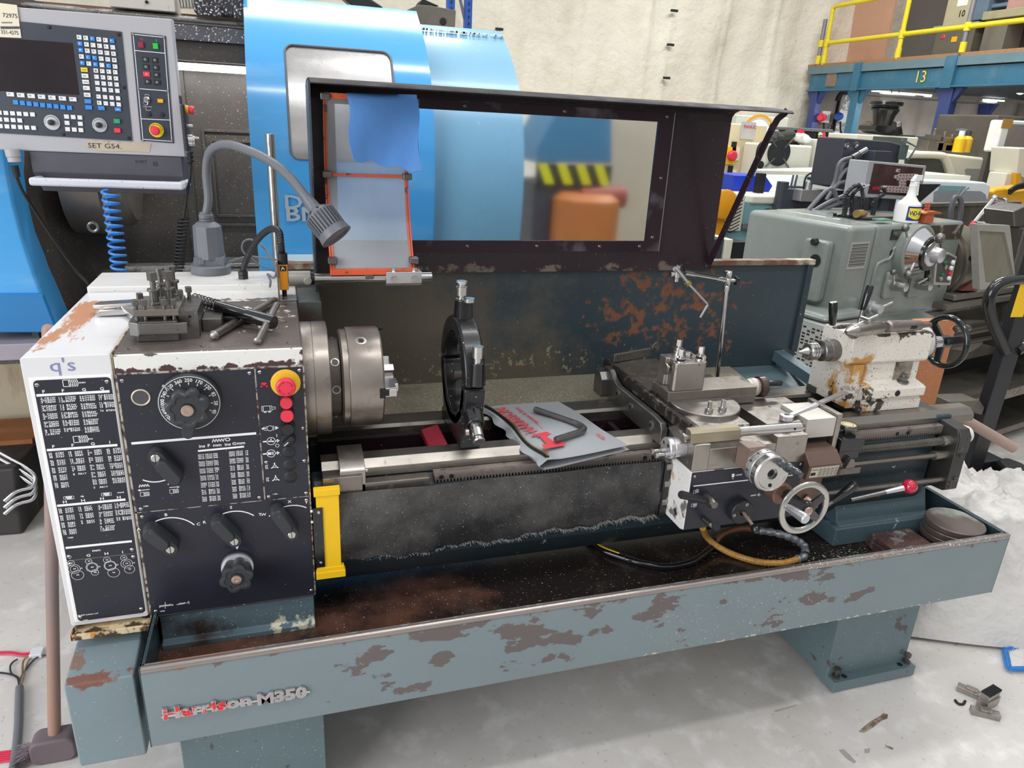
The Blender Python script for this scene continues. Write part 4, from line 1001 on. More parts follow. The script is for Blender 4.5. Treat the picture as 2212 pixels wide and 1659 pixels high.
for z in (.84,.79,.735):
    mb = MB(); mb.cyl((.9225,.004,z),(.905,.004,z),.018,n=28); obj('side_spacer',mb,'steel',AP,bevel=.001)
mb = MB(); mb.ringt((.9222,-.055,.73),(1,0,0),.008,.002); mb.cyl((.9225,-.055,.73),(.9218,-.055,.73),.0065,mi=1); obj('oil_level_plug',mb,['steeld','rubber'],AP)
# apron levers and knobs
p = at(1538,1086,y=-.13)
mb = MB(); mb.rev((p.x,-.103,p.z),(0,-1,0),[(0,.014),(.028,.014),(.040,.0095),(.0405,.004)],26); LV = obj('feed_lever',mb,'gsteel',LA)
mb = MB(); e = at(1470,1068,y=-.14); s0 = V((p.x,-.125,p.z)); d = (e - s0); mb.rev(s0,d,[(0,.006),(.02,.006),(.022,.0085),(d.length - .004,.0105),(d.length,.009)],20); obj('lever_grip',mb,'black',LV)
p = at(1602,1106,y=-.118)
mb = MB(); mb.rev((p.x,-.103,p.z),(0,-1,0),[(0,.0335),(.018,.0335),(.020,.032),(.020,.008),(.014,.008)],48); FB = obj('feed_selector',mb,'black',LA)
for a in (70,190,320):
    a = math.radians(a); x,z = p.x + .025 * math.cos(a),p.z + .025 * math.sin(a); m = MB(); m.cyl((x,-.122,z),(x,-.1236,z),.004,n=12); m.cyl((x,-.1236,z),(x,-.124,z),.002,n=6,mi=1); obj('selector_screw',m,['bright','rubber'],FB)
mb = MB(); s0 = V((p.x + .004,-.118,p.z)); e = at(1630,1140,y=-.175); mb.cyl(s0,e,.0045); d = (e - s0).normalized(); mb.ball(e + d * .004,.0115,mi=1,d=d,sq=1.2); obj('ball_lever',mb,['copper','blackg'],FB)
p = at(1528,1127,y=-.112); mb = MB(); mb.cyl((p.x - .006,-.103,p.z + .004),(p.x,-.125,p.z),.008); mb.cyl((p.x,-.122,p.z),(p.x + .004,-.145,p.z - .003),.0055,mi=1); q = at(1545,1137,y=-.155); mb.cyl(V((p.x + .004,-.142,p.z - .003)),q,.007); d = (q - V((p.x,-.125,p.z))).normalized(); mb.rev(q,d,[(0,.010),(.006,.0115),(.009,.010),(.0095,0)],22); obj('pull_knob',mb,['black','copper'],LA)
# cross feed dial and handwheel
c = V((1.073,0,.905))
mb = MB(); mb.prism([(1.045,.882),(1.103,.882),(1.103,.944),(1.045,.944)],'y',-.155,-.1); mb.rev((c.x,-.150,c.z),(0,-1,0),[(0,.040),(.014,.044),(.020,.045)],48)
CF = obj('cross_feed_bracket',mb,mat('rust_tinted_casting','8d7a70',.42,.4,[dict(col='d8d4cc',scale=18,thr=.62,soft=.03,rough=.5)],var=.15),LA,bevel=.002)
mb = MB(); mb.rev((c.x,-.170,c.z),(0,-1,0),[(0,.0475),(.016,.0475),(.0165,.044),(.024,.044)],56); obj('graduated_dial',mb,'alu',CF)
mb = MB()
for i in range(60):
    a = 2 * PI * i / 60; d = V((math.cos(a),0,math.sin(a))); mb.bar(V((c.x,-.173,c.z)) + d * .0477,V((c.x,-.178 if i % 5 else -.182,c.z)) + d * .0477,.0009 if i % 5 else .003,.0006,up=d)
obj('dial_marks',mb,'rubber',CF)
mb = MB(); mb.rev((c.x,-.192,c.z),(0,-1,0),[(0,.046),(.002,.0485),(.018,.0485),(.022,.045),(.0225,.040),(.021,.038),(.021,.0145),(.012,.0145),(.012,0)],64)
HWc = obj('cross_handwheel',mb,'bright',LA)
mb = MB(); mb.rev((c.x,-.203,c.z),(0,-1,0),[(0,.0095),(.005,.0095),(.005,.004),(.003,.004)],20); mb.cyl((c.x - .001,-.2135,c.z - .03),(c.x - .001,-.2142,c.z - .03),.005,mi=0); obj('wheel_nut',mb,'rubber',HWc)
mb = MB(); p = V((c.x + .018,-.212,c.z + .028)); mb.rev(p,V((.12,-1,0)),[(0,.0095),(.006,.0105),(.012,.0085),(.020,.0115),(.028,.0125),(.036,.010),(.042,.009),(.050,.0105),(.056,.0100),(.064,.007),(.066,.0072),(.067,.003)],26); obj('crank_handle',mb,mat('dark_slate_grip','45484c',.2,.3,var=.08,coat=.4),HWc)
# carriage handwheel (three spokes)
def spoked(cx,cy,cz,R,r,m,spoke_angles,axis=(0,-1,0),depth=.016):
    root = None
    m1 = MB(); d = V(axis); m1.ringt((cx,cy,cz),axis,R - r,r,64,12,prof=[(r * 1.05 * math.cos(2 * PI * j / 12),r * .75 * math.sin(2 * PI * j / 12)) for j in range(12)])
    return m1
wc = V((1.186,-.215,.800))
mb = MB(); mb.rev((wc.x - .012,-.1,wc.z + .002),(0,-1,0),[(0,.030),(.045,.030),(.047,.027)],40); obj('handwheel_bearing',mb,mat('bronze_bearing_housing','8a6a5c',.35,.6,var=.15),LA)
mb = spoked(wc.x,wc.y,wc.z,.0735,.0085,None,()); HW = obj('carriage_handwheel',mb,mat('worn_chrome_wheel_rim','c4c1bc',.2,.95,[dict(col='2e2a2a',scale=14,thr=.67,soft=.02,rough=.4)],var=.06),LA)
mb = MB(); mb.rev((wc.x,-.145,wc.z),(0,-1,0),[(0,.016),(.055,.016),(.07,.022),(.082,.022),(.083,.014),(.0865,.013),(.0865,.004)],32); obj('wheel_hub',mb,['blackg'],HW)
mb = MB(); mb.cyl((wc.x,-.2305,wc.z),(wc.x,-.233,wc.z),.0125); mb.ringt((wc.x,-.233,wc.z),(0,1,0),.010,.0018,24,6); obj('hub_boss',mb,'copper',HW)
for a in (28,152,-38):
    a = math.radians(a); d = V((math.cos(a),0,math.sin(a))); m = MB(); q = d.cross(Y_); p0 = wc + d * .014 + Y_ * -.008; p1 = wc + d * .062
    m.hull([p0 + q * .012 - Y_ * .005,p0 - q * .012 - Y_ * .005,p1 - q * .009 - Y_ * .004,p1 + q * .009 - Y_ * .004],[p0 + q * .012 + Y_ * .006,p0 - q * .012 + Y_ * .006,p1 - q * .009 + Y_ * .004,p1 + q * .009 + Y_ * .004]); obj('spoke',m,'blackg',HW,bevel=.002)
mb = MB(); p = wc + V((-.058,-.006,-.006)) + V((.0,0,.02)); mb.rev(p,V((.14,-1,-.02)),[(0,.008),(.004,.0095),(.045,.0125),(.056,.0135),(.060,.0135),(.063,.0115),(.0635,.003)],28); obj('crank_handle',mb,'alu',HW)
# stop bar lying across the saddle front
mb = MB(); a = at(1485,936,y=-.118); b = at(1592,929,y=-.118); mb.prism([(-.136,.966),(-.136,.992),(-.128,.998),(-.108,.998),(-.108,.966)],'x',a.x,b.x); obj('taper_bar_block',mb,mat('yellowed_steel_bar','a09682',.3,.85,var=.12),LA,bevel=.0015)
mb = MB(); mb.cyl((b.x,-.121,.981),(b.x + .185,-.121,.979),.0125); mb.cyl((b.x + .185,-.121,.979),(b.x + .195,-.121,.979),.0125,.009); mb.cyl((b.x + .16,-.1335,.981),(b.x + .16,-.134,.981),.0035,n=12,mi=1); obj('taper_bar_rod',mb,['bright','rubber'],LA)
mb = MB(); mb.cyl((a.x - .012,-.122,.979),(a.x,-.122,.979),.0075); mb.cyl((a.x - .012,-.122,.979),(a.x - .016,-.122,.979),.011); obj('taper_bar_screw',mb,'steel',LA)
# right side of carriage: plate, aluminium block, data box, thread dial
mb = MB(); mb.box(1.163,1.345,-.05,.12,.945,.960); mb.cyl((1.30,.03,.96),(1.30,.03,.961),.009,mi=1); mb.cyl((1.25,.06,.96),(1.25,.06,.961),.004,mi=1); obj('saddle_top_plate',mb,['steel','iron'],LA,bevel=.002)
mb = MB(); mb.box(1.278,1.372,-.065,.05,.915,.970); obj('digital_scale_block',mb,mat('matt_aluminium_block','c8c4bc',.45,.5,var=.05),LA,bevel=.0015)
mb = MB(); mb.box(1.374,1.390,-.065,.06,.875,.978); mb.box(1.262,1.372,-.05,.02,.88,.914,1); obj('scale_end_plate',mb,['steel','rubber'],LA,bevel=.001)
mb = MB(); mb.prism([(-.122,.822),(-.128,.865),(-.10,.893),(-.02,.9),(-.02,.822)],'x',1.258,1.362); DB = obj('data_plate_box',mb,mat('bronze_brown_cover','6f5a50',.36,.4,var=.12),LA,bevel=.002)
mb = MB(); n_ = V((0,-.043,-.006)).normalized(); up = V((0,-.006,.043)).normalized(); o = V((1.266,-.1235,.8285)); xr = V((1,0,0))
mb.add([o,o + xr * .088,o + xr * .088 + up * .032,o + up * .032],[(0,1,2,3)])
for k in range(6): a = o + xr * (.027 + .0125 * k) + n_ * .0004; mb.line([a + up * .002,a + up * .030],.0006,n_,1)
for k in range(6):
    for j in range(7): a = o + xr * (.029 + .0125 * k) + up * (.004 + .0036 * j) + n_ * .0004; mb.line([a,a + xr * .007],.0012,n_,1)
mb.line([o + xr * .003 + up * .024 + n_ * .0004,o + xr * .022 + up * .024 + n_ * .0004],.0014,n_,1); mb.line([o + xr * .005 + up * .011 + n_ * .0004,o + xr * .015 + up * .011 + n_ * .0004],.009,n_,1)
obj('data_plate',mb,[mat('aged_data_plate','cfc8b6',.45,.2,var=.08),'rubber'],DB,flat=True,recalc=False)
mb = MB(); mb.box(1.262,1.345,-.09,-.02,.70,.822); mb.cyl((1.30,-.09,.745),(1.315,-.125,.735),.014,.004,mi=1); obj('feed_clutch_housing',mb,[mat('bronze_casting','7a6458',.45,.4,var=.15),'copper'],LA,bevel=.003)
mb = MB(); mb.box(1.395,1.475,-.075,-.02,.868,.905); mb.box(1.400,1.470,-.07,-.02,.842,.867); TD = obj('thread_dial_block',mb,'blackg',LA,bevel=.002)
mb = MB(); mb.prism([(1.42,.822),(1.45,.822),(1.452,.832),(1.443,.848),(1.432,.848)],'y',-.085,-.07); obj('dial_foot',mb,'steeld',TD,bevel=.001)
p = at(1832,917,z=.925); mb = MB(); mb.rev((p.x,p.y,.905),(0,0,1),[(0,.010),(.010,.010),(.010,.026),(.018,.027),(.022,.0255),(.022,.0225),(.0195,.0225),(.0195,0)],44); obj('thread_dial',mb,'gsteel',TD)
mb = MB(); mb.cyl((p.x,p.y,.9246),(p.x,p.y,.925),.022); mb.ring2((p.x,p.y,.9255),X_,Y_,.014,.015,mi=1); obj('dial_face',mb,[mat('cream_dial_face','e6dcae',.4),'rubber'],TD)
# lead screw, feed shaft, control rod, end bracket
mb = MB(); pts = []; L0,L1 = 1.47,1.852
mb.cyl((L0,.0,.829),(L1,.0,.829),.0088,n=20,mi=1)
n = 74
for i in range(n): x = L0 + (L1 - L0) * (i + .5) / n; mb.rev((x - .0017,0,.829),(1,0,0),[(0,.0088),(.0007,.0125),(.0021,.0125),(.0028,.0088)],20)
mb.cyl((1.845,0,.829),(1.878,0,.829),.0155,n=28); obj('lead_screw',mb,['steel','rubber'],LA)
mb = MB(); mb.hexa((1.30,.0,.783),(1.83,.0,.783),.0085); mb.cyl((1.828,0,.783),(1.878,0,.783),.0145,n=28); obj('feed_shaft',mb,'steeld',LA)
mb = MB(); mb.hexa((1.30,-.012,.703),(1.88,-.012,.703),.0085); obj('control_rod',mb,'steeld',LA)
mb = MB(); mb.box(1.33,1.56,-.002,.012,.752,.772); mb.cyl((1.43,-.003,.762),(1.43,-.004,.762),.006,n=14,mi=1); mb.text('series coolmyte',(1.60,.028,.762),.007,mi=2,bold=True,sx=1.3); obj('rod_cover_strip',mb,['steeld','rubber','ink'],LA)
mb = MB(); mb.prism([(-.028,.845),(-.016,.872),(.05,.88),(.05,.66),(-.02,.668),(-.03,.675)],'x',1.878,1.925); mb.prism([(-.034,.80),(-.034,.85),(-.018,.874),(.02,.874),(.02,.80)],'x',1.88,1.922)
EB = obj('shaft_end_bracket',mb,mat('oily_dark_bracket','4a4846',.32,.5,var=.18),LA,bevel=.003)
for x,z,r_ in ((1.892,.815,.0055),(1.912,.818,.003),(1.90,.79,.0035),(1.89,.70,.003),(1.905,.712,.006),(1.89,.685,.0035),(1.91,.845,.004)):
    mb = MB(); mb.cyl((x,-.026,z),(x,-.0355,z),r_,n=14); mb.cyl((x,-.0355,z),(x,-.036,z),r_ * .5,n=6,mi=1); obj('bracket_screw',mb,['gsteel','rubber'],EB)
mb = MB(); mb.rev((1.925,.012,.838),(1,0,0),[(0,.030),(.018,.030),(.030,.026),(.034,.018),(.036,0)],36); obj('white_end_cap',mb,mat('white_end_cap_paint','e4e0da',.4,0,[dict(col='8a6a54',scale=16,thr=.64,soft=.02,rough=.6)],var=.03),LA)
mb = MB(); mb.box(1.86,1.93,.05,.3,.64,.89); obj('bed_end_web',mb,'teald',LA,bevel=.01)
# start lever with red ball, black grip lever
c = at(1965,1051,y=-.11); mb = MB(); a = at(1838,1080,y=-.07); d = (c - a).normalized(); mb.cyl(a,a + d * .10,.006,.0065,mi=1); mb.cyl(a + d * .10,c,.0065,.0095); SL = obj('start_lever',mb,['alu','gsteel'],LA)
mb = MB(); mb.ball(c,.0205,28); mb.ringt(c - d * .002,d,.0204,.0006,40,6); obj('red_ball_knob',mb,mat('glossy_red_ball','b81838',.12,0,var=.03,coat=.6),SL)
a = at(1800,1082,y=-.12); b = at(1850,1045,y=-.15); mb = MB(); d = b - a; mb.rev(a,d,[(0,.0085),(.02,.010),(d.length * .9,.0135),(d.length,.010),(d.length + .003,0)],24); mb.cyl(a - d * .4,a,.006,mi=1); obj('half_nut_lever',mb,['blackg','gsteel'],LA)

# tailstock
mb = MB()
mb.prism([(.098,.9),(.098,.93),(.105,.933),(.105,.938),(.098,.941),(.09,.945),(.09,.972),(.098,.976),(.135,.985),(.135,1.04),(.14,1.048),(.24,1.048),(.24,.985),(.33,.98),(.33,.9)],'x',1.612,1.835)
mb.v = [V((1.58 + (p.x - 1.612) * 1.0 if False else p.x,p.y,p.z)) for p in mb.v]
TA = obj('tailstock',mb,'tail',LA,bevel=.004)
mb = MB(); mb.box(1.575,1.612,.12,.30,.905,1.045); mb.prism([(.125,1.045),(.118,1.055),(.118,1.133),(.122,1.139),(.245,1.139),(.252,1.13),(.252,1.045)],'x',1.548,1.845); mb.rev((1.845,.186,1.09),(1,0,0),[(0,.060),(.03,.052),(.034,.05)],36)
obj('barrel_casting',mb,'tail',TA,bevel=.004)
mb = MB(); mb.box(1.742,1.806,.132,.138,.987,1.042); obj('clamp_recess',mb,mat('oily_cream_recess','a39a88',.4,0,[dict(col='3c362e',scale=12,thr=.53,soft=.08,rough=.4)],var=.1),TA)
mb = MB(); mb.cyl((1.768,.118,.982),(1.768,.118,.986),.017); mb.hexa((1.768,.118,.986),(1.768,.118,1.0),.0125); mb.cyl((1.768,.118,1.0),(1.768,.118,1.008),.008); obj('clamp_nut',mb,'gsteel',TA)
mb = MB(); mb.ringt((1.728,.0895,.958),(0,1,0),.008,.0015); mb.cyl((1.728,.0885,.958),(1.728,.088,.958),.007,mi=0); obj('adjusting_hole',mb,'rubber',TA)
mb = MB(); mb.box(1.600,1.6045,.085,.125,.902,.921); mb.cyl((1.5995,.094,.911),(1.598,.094,.911),.004,mi=1,n=10); mb.cyl((1.5995,.114,.911),(1.598,.114,.911),.004,mi=1,n=10); obj('way_wiper',mb,['gsteel','bright'],TA,bevel=.001); mb = MB(); mb.box(1.572,1.6,.255,.30,.902,.925); obj('way_wiper',mb,'gsteel',TA,bevel=.001)
QY,QZ = .186,1.073
mb = MB(); mb.rev((1.548,QY,QZ),(-1,0,0),[(0,.033),(.006,.034),(.028,.033),(.03,.0315),(.052,.0315),(.054,.029),(.054,.012)],48); QU = obj('quill',mb,'gsteel',TA)
mb = MB(); mb.rev((1.494,QY,QZ),(-1,0,0),[(0,.0175),(.012,.0175),(.013,.024),(.016,.027),(.022,.027),(.0225,.0245),(.024,.0245),(.0245,.027),(.031,.027),(.0315,.0245),(.033,.0245),(.0335,.027),(.041,.027),(.045,.0235),(.0455,.0125),(.0465,.0135),(.076,.0008)],44); obj('live_centre',mb,'bright',TA)
mb = MB(); mb.rev((1.879,QY,QZ + .01),(1,0,0),[(0,.047),(.012,.047),(.0125,.042),(.018,.040),(.02,.02),(.075,.018)],48); TDl = obj('tailstock_dial',mb,'alu',LA)
mb = MB()
for i in range(50):
    a = 2 * PI * i / 50; d = V((0,math.cos(a),math.sin(a))); mb.bar(V((1.884,QY,QZ + .01)) + d * .0472,V((1.8905,QY,QZ + .01)) + d * .0472,.003,.0006,up=d)
obj('dial_marks',mb,'rubber',TDl)
wx,wy,wz = 1.975,QY,1.083
mb = MB(); mb.ringt((wx,wy,wz),(1,0,0),.078,.0095,64,12); TW = obj('tailstock_handwheel',mb,'blackg',LA)
mb = MB(); mb.rev((wx - .03,wy,wz),(1,0,0),[(0,.018),(.04,.02),(.042,.012)],28); obj('wheel_hub',mb,'blackg',TW)
for a in (38,158,278):
    a = math.radians(a); d = V((0,math.cos(a),math.sin(a))); q = d.cross(X_); p0 = V((wx - .012,wy,wz)) + d * .012; p1 = V((wx,wy,wz)) + d * .075; m = MB(); m.hull([p0 + q * .013 - X_ * .005,p0 - q * .013 - X_ * .005,p1 - q * .010 - X_ * .005,p1 + q * .010 - X_ * .005],[p0 + q * .013 + X_ * .005,p0 - q * .013 + X_ * .005,p1 - q * .01 + X_ * .005,p1 + q * .01 + X_ * .005]); obj('spoke',m,'blackg',TW,bevel=.002)
mb = MB(); a = at(2062,710,x=wx + .01); mb.rev((wx + .008,a.y,a.z),(1,0,0),[(0,.006),(.006,.006),(.008,.011),(.05,.012),(.062,.009),(.066,.003)],24); obj('crank_handle',mb,'gsteel',TW)
for (u0,v0,u1,v1,y0,y1,r_) in ((1797,745,1800,652,.235,.225,.0115),(1855,700,1880,616,.235,.25,.0105)):
    a = at(u0,v0,y=y0); b = at(u1,v1,y=y1); d = b - a; mb = MB(); mb.cyl(a - d * .1,a + d * .4,.006); mb.rev(a + d * .35,d,[(0,r_ * .7),(.004,r_ * .85),(d.length * .5,r_ * 1.12),(d.length * .52,r_ * 1.05),(d.length * .61,r_ * 1.1),(d.length * .65,r_ * .85),(d.length * .655,0)],24,1); obj('clamp_lever',mb,['gsteel','blackg'],TA)
# ================================================================ splash guard, hood, shield (all bolted to the lathe)
mb = MB(); mb.box(-.05,1.772,.62,.624,.872,1.262); mb.box(-.05,1.775,.606,.64,1.248,1.266,1); mb.prism([(1.772,1.258),(1.772,.93),(1.745,.93),(1.75,1.248),(1.752,1.258)],'y',.608,.624,2)
obj('splash_back',mb,['splash',mat('rusty_top_rail','8a7a66',.45,.3,[dict(col='6b4a38',scale=12,thr=.5,soft=.05,rough=.6),dict(col='b8b49c',scale=8,thr=.58,soft=.05,rough=.5)],var=.1),'teald'],LA,bevel=.0015)
mb = MB(); mb.prism([(.36,.80),(.36,.81),(.50,.862),(.622,.877),(.622,.868)],'x',-.01,1.50); mb.prism([(.36,.80),(.36,.81),(.50,.848),(.622,.872),(.622,.866)],'x',1.5,1.765,1)
obj('rear_ledge',mb,['ledge','teal'],LA)
mb = MB(); a = at(1682,758,y=.615); b = at(1795,833,x=a.x + .03); mb.bar(a,b,.045,.006); mb.bar(a + V((-.02,0,-.018)),b + V((-.02,0,-.018)),.004,.036); obj('side_arm',mb,'teal',LA,bevel=.001)
mb = MB(); a = at(1700,792,y=.61); b = at(1760,845,z=.845); mb.bar(a,b,.03,.006); mb.bar(V((1.70,.615,.86)),V((1.70,.615,.93)),.03,.004); obj('corner_flange',mb,'teal',LA)
# hood
mb = MB()
hx0,hx1 = .060,1.345; wx0,wx1,wz0,wz1 = .125,1.088,1.333,1.694
for b in ((hx0,hx1,1.236,wz0),(hx0,hx1,wz1,1.735),(hx0,wx0,wz0,wz1),(wx1,hx1,wz0,wz1)): mb.box(b[0],b[1],.6,.604,b[2],b[3])
HO = obj('guard_hood',mb,'hood',LA)
mb = MB(); prf = [(.604,1.70),(.60,1.722),(.585,1.735),(.56,1.742),(.50,1.748),(.40,1.748),(.31,1.740),(.30,1.734)]
mb.sheet([[(x,y,z) for y,z in prf] for x in (hx0 - .008,.5,.9,hx1)],.003); obj('hood_roof',mb,mat('matt_black_roof_sheet','1c1418',.65,0,[specks('8a8078',60,.72)],var=.15),HO,smooth=50)
mb = MB(); mb.prism([(.604,1.23),(.604,1.735),(.56,1.74),(.42,1.745),(.43,1.60),(.47,1.42),(.50,1.33),(.49,1.25),(.52,1.16),(.604,1.12)],'x',hx0 - .008,hx0 - .003); obj('hood_side',mb,mat('grey_hood_side_sheet','4a525c',.4,.2,[specks('a8b0b8',60,.7)],var=.15),HO)
mb = MB(); a = at(1690,247,y=.315); b = at(1533,572,y=.585); mb.tube([(hx1 - .012,.32,1.737),(hx1 - .012,.35,1.72),(hx1 - .012,.37,1.69)],.012,4); mb.bar((hx1 - .012,.366,1.70),(hx1 - .012,.597,1.25),.004,.026,up=(0,1,0)); obj('hood_strut',mb,'hood',HO)
mb = MB(); y0,y1 = .594,.6
fr = (wx0 - .02,1.140,1.300,1.722)
for b in ((fr[0],fr[1],fr[2],wz0),(fr[0],fr[1],wz1,fr[3]),(wx1,fr[1],wz0,wz1),(fr[0],wx0,wz0,wz1)): mb.box(b[0],b[1],y0,y1,b[2],b[3])
mb.box(fr[1] - .002,fr[1] + .001,y0 - .001,y1,fr[2],fr[3],1)
WF = obj('window_frame',mb,['frame','steel'],HO)
for x,z in ((.30,1.318),(.50,1.317),(.72,1.317),(.93,1.316),(.48,1.708),(.78,1.709),(1.115,1.711),(1.118,1.53),(1.112,1.345),(1.07,1.316)):
    mb = MB(); mb.rev((x,.5945,z),(0,-1,0),[(0,.006),(.0012,.006),(.0035,.0035),(.0036,0)],14); obj('frame_rivet',mb,'gsteel',WF)
M['pane'] = mat('scratched_clear_window_sheet','e8eff6',.12,0,var=0,trans=1.0,ior=1.2)
mb = MB(); mb.box(wx0,wx1,.5975,.5992,wz0,wz1); obj('window_sheet',mb,'pane',HO)
for x in (.2,.55,1.0,1.33):
    mb = MB(); mb.rev((x,.6,1.25),(0,-1,0),[(0,.005),(.003,.004),(.0035,0)],12); obj('hood_bolt',mb,'steeld',HO)

# curved chuck shield with orange frame, hinged on the bright bar
mb = MB(); sx0,sx1 = .092,.302
arcp = []
for i in range(21):
    t = i / 20; z = 1.290 + (1.708 - 1.290) * t; y = .405 + .085 * math.sin(PI * (t * .92 + .0)) + .03 * t; arcp.append((y,z))
mb.sheet([[(x,y,z) for y,z in arcp] for x in (sx0,(sx0 + sx1) / 2,sx1)],.003)
SH = obj('chuck_shield',mb,mat('hazy_curved_shield','c3c9cf',.2,0,[dict(col='8f959b',scale=3,thr=.55,soft=.2,op=.6,rough=.3,st=(1,1,.4))],var=.04,alpha=.42,coat=.6),LA,smooth=60)
for x in (sx0,sx1):
    mb = MB()
    for k,d in enumerate((-.003,.003)): mb.sheet([[(x + d - .002,y - .006,z),(x + d + .002,y - .006,z)] for y,z in arcp],.008)
    obj('side_rail',mb,'orange',SH,smooth=60)
def yz(t): i = min(20,max(0,int(round(t * 20)))); return arcp[i]
mb = MB(); y,z = yz(0); mb.box(sx0 - .006,sx1 + .012,y - .022,y - .004,z - .012,z + .002); mb.box(sx0 - .006,sx1 + .012,y - .026,y - .020,z - .012,z - .004); obj('bottom_rail',mb,'orange',SH,bevel=.001)
mb = MB(); y,z = yz(1); mb.box(sx0 - .002,sx1 + .01,y - .018,y - .002,z - .004,z + .010); obj('top_rail',mb,'orange',SH,bevel=.001)
y,z = yz(.56); mb = MB(); mb.box(sx0,sx1,y - .014,y - .006,z - .004,z + .004); obj('middle_rail',mb,'orange',SH,bevel=.0008)
for x,t in ((sx0,.56),(sx1,.56),(sx0 + .002,.05),(sx1 + .004,.05),(.185,-.03),(sx0,.98),(sx1 + .01,1.0)):
    y,z = yz(t); mb = MB(); mb.box(x - .012,x + .012,y - .024,y + .002,z - .008 + (-.016 if t < 0 else 0),z + .009 + (-.016 if t < 0 else 0)); obj('corner_clamp',mb,'gsteel',SH,bevel=.003)
mb = MB(); by,bz = .395,1.268; mb.cyl((.045,by,bz),(.352,by,bz),.0125); BR = obj('shield_bar',mb,'bright',LA)
mb = MB(); mb.prism([(by - .02,bz + .018),(by + .02,bz + .018),(by + .02,bz - .014),(by - .012,bz - .020),(by - .02,bz - .012)],'x',.228,.322); obj('shield_block',mb,'alu',BR,bevel=.001)
for x in (.248,.302):
    mb = MB(); mb.cyl((x,by - .02,bz),(x,by - .024,bz),.009); mb.hexa((x,by - .024,bz),(x,by - .030,bz),.0065); mb.hexa((x + .002,by - .01,bz + .018),(x + .002,by - .01,bz + .028),.0065); obj('block_bolt',mb,'bright',BR)
# limit switch
mb = MB(); mb.cyl((-.018,by,bz),(.036,by,bz),.0195); mb.cyl((.036,by,bz),(.046,by,bz),.0165,mi=1); mb.rev((.028,by - .018,bz - .002),(0,-1,0),[(0,.010),(.006,.010),(.007,.008),(.007,.004)],24,0); LS = obj('switch_coupling',mb,[mat('cast_alloy_coupling','a8a49c',.5,.5,var=.1),'black'],LA)
mb = MB(); mb.box(-.041,-.019,.405,.445,1.236,1.300); obj('safety_switch',mb,'orangelab',LA,bevel=.001)
mb = MB(); mb.box(-.0375,-.0225,.4035,.405,1.286,1.299); mb.line([(-.034,.403,1.289),(-.031,.403,1.296),(-.027,.403,1.29)],.0016,NY,1); obj('switch_label',mb,['rubber','ink'],LS,flat=True)
mb = MB(); mb.box(-.046,-.042,.40,.46,1.208,1.31); mb.box(-.046,-.0,.40,.46,1.2077,1.211); mb.cyl((-.03,.42,1.211),(-.03,.42,1.216),.007,n=6); mb.cyl((-.03,.43,1.211),(-.03,.43,1.236),.006,mi=1); obj('switch_bracket',mb,['steel','black'],LA,bevel=.0008)
mb = MB(); mb.prism(rrect(.0,.062,1.10,1.206,.006),'y',.40,.62); mb.cyl((.062,.42,1.12),(.072,.42,1.12),.008,mi=1); obj('bearing_housing',mb,[mat('oily_brown_teal_casting','5d625f',.42,.2,[dict(col='4a3a36',scale=7,thr=.46,soft=.1,box=(.03,.4,1.12,.1,.01,.05),k=7,rough=.4),specks('8a8880',60,.68)],var=.12),'steel'],LA,bevel=.004)
mb = MB(); mb.prism([(.63,1.21),(.63,1.262),(.70,1.275),(.70,1.21)],'x',-.035,.075); obj('splash_bracket',mb,mat('pale_teal_bracket','8fa8b4',.4,0,[dict(col='6b6460',scale=12,thr=.58,soft=.05,rough=.6)],var=.06),LA,bevel=.002)
# corrugated conduit
g0 = at(526,602,z=1.222); mb = MB(); mb.hexa(g0,g0 + Z_ * .010,.0145); mb.cyl(g0 + Z_ * .010,g0 + Z_ * .022,.0125); mb.hexa(g0 + Z_ * .012,g0 + Z_ * .020,.0148); obj('cable_gland',mb,'black',LA,bevel=.001)
pts = [g0 + Z_ * .02] + [at(u,v,y=g0.y + (.425 - g0.y) * t) for u,v,t in ((533,560,.05),(549,528,.2),(568,505,.4),(588,494,.6),(603,502,.8),(607,530,.95))] + [V((-.030,.425,1.325))]
P = smooth_path(pts,16); mb = MB(); mb.tube(P,.0085,12,rf=lambda t: .0082 + .0013 * math.cos(t * len(P) * PI * .66)); obj('corrugated_conduit',mb,'black',LA,smooth=80)
mb = MB(); mb.cyl((-.030,.425,1.300),(-.030,.425,1.328),.0125); mb.hexa((-.030,.425,1.300),(-.030,.425,1.31),.0135); obj('conduit_nut',mb,'black',LA)
for k,pp in enumerate((((583,620,.50),(584,606,.52),(578,592,.56),(590,600,.52),(596,590,.52),(590,565,.56),(570,535,.6),(545,518,.62),(527,522,.62),(524,540,.62),(540,558,.62),(565,575,.62),(600,588,.62)),((480,572,.68),(505,562,.68),(535,554,.68),(560,556,.68),(600,562,.66),(640,572,.66),(648,584,.66)))):
    mb = MB(); mb.tube([at(u,v,y=y) for u,v,y in pp],.0028,8,sm=8); obj('grey_cable',mb,'gplast',LA,smooth=80)
# upright bright rod behind the headstock
mb = MB(); a = at(600,550,y=.745); b = at(582,289,y=.745); b.x = a.x = (a.x + b.x) / 2; mb.cyl((a.x,.745,1.2),(b.x,.745,b.z),.0125); mb.box(a.x - .02,a.x + .02,.72,.77,1.16,1.2); obj('upright_rod',mb,'bright',LA,bevel=.0006)

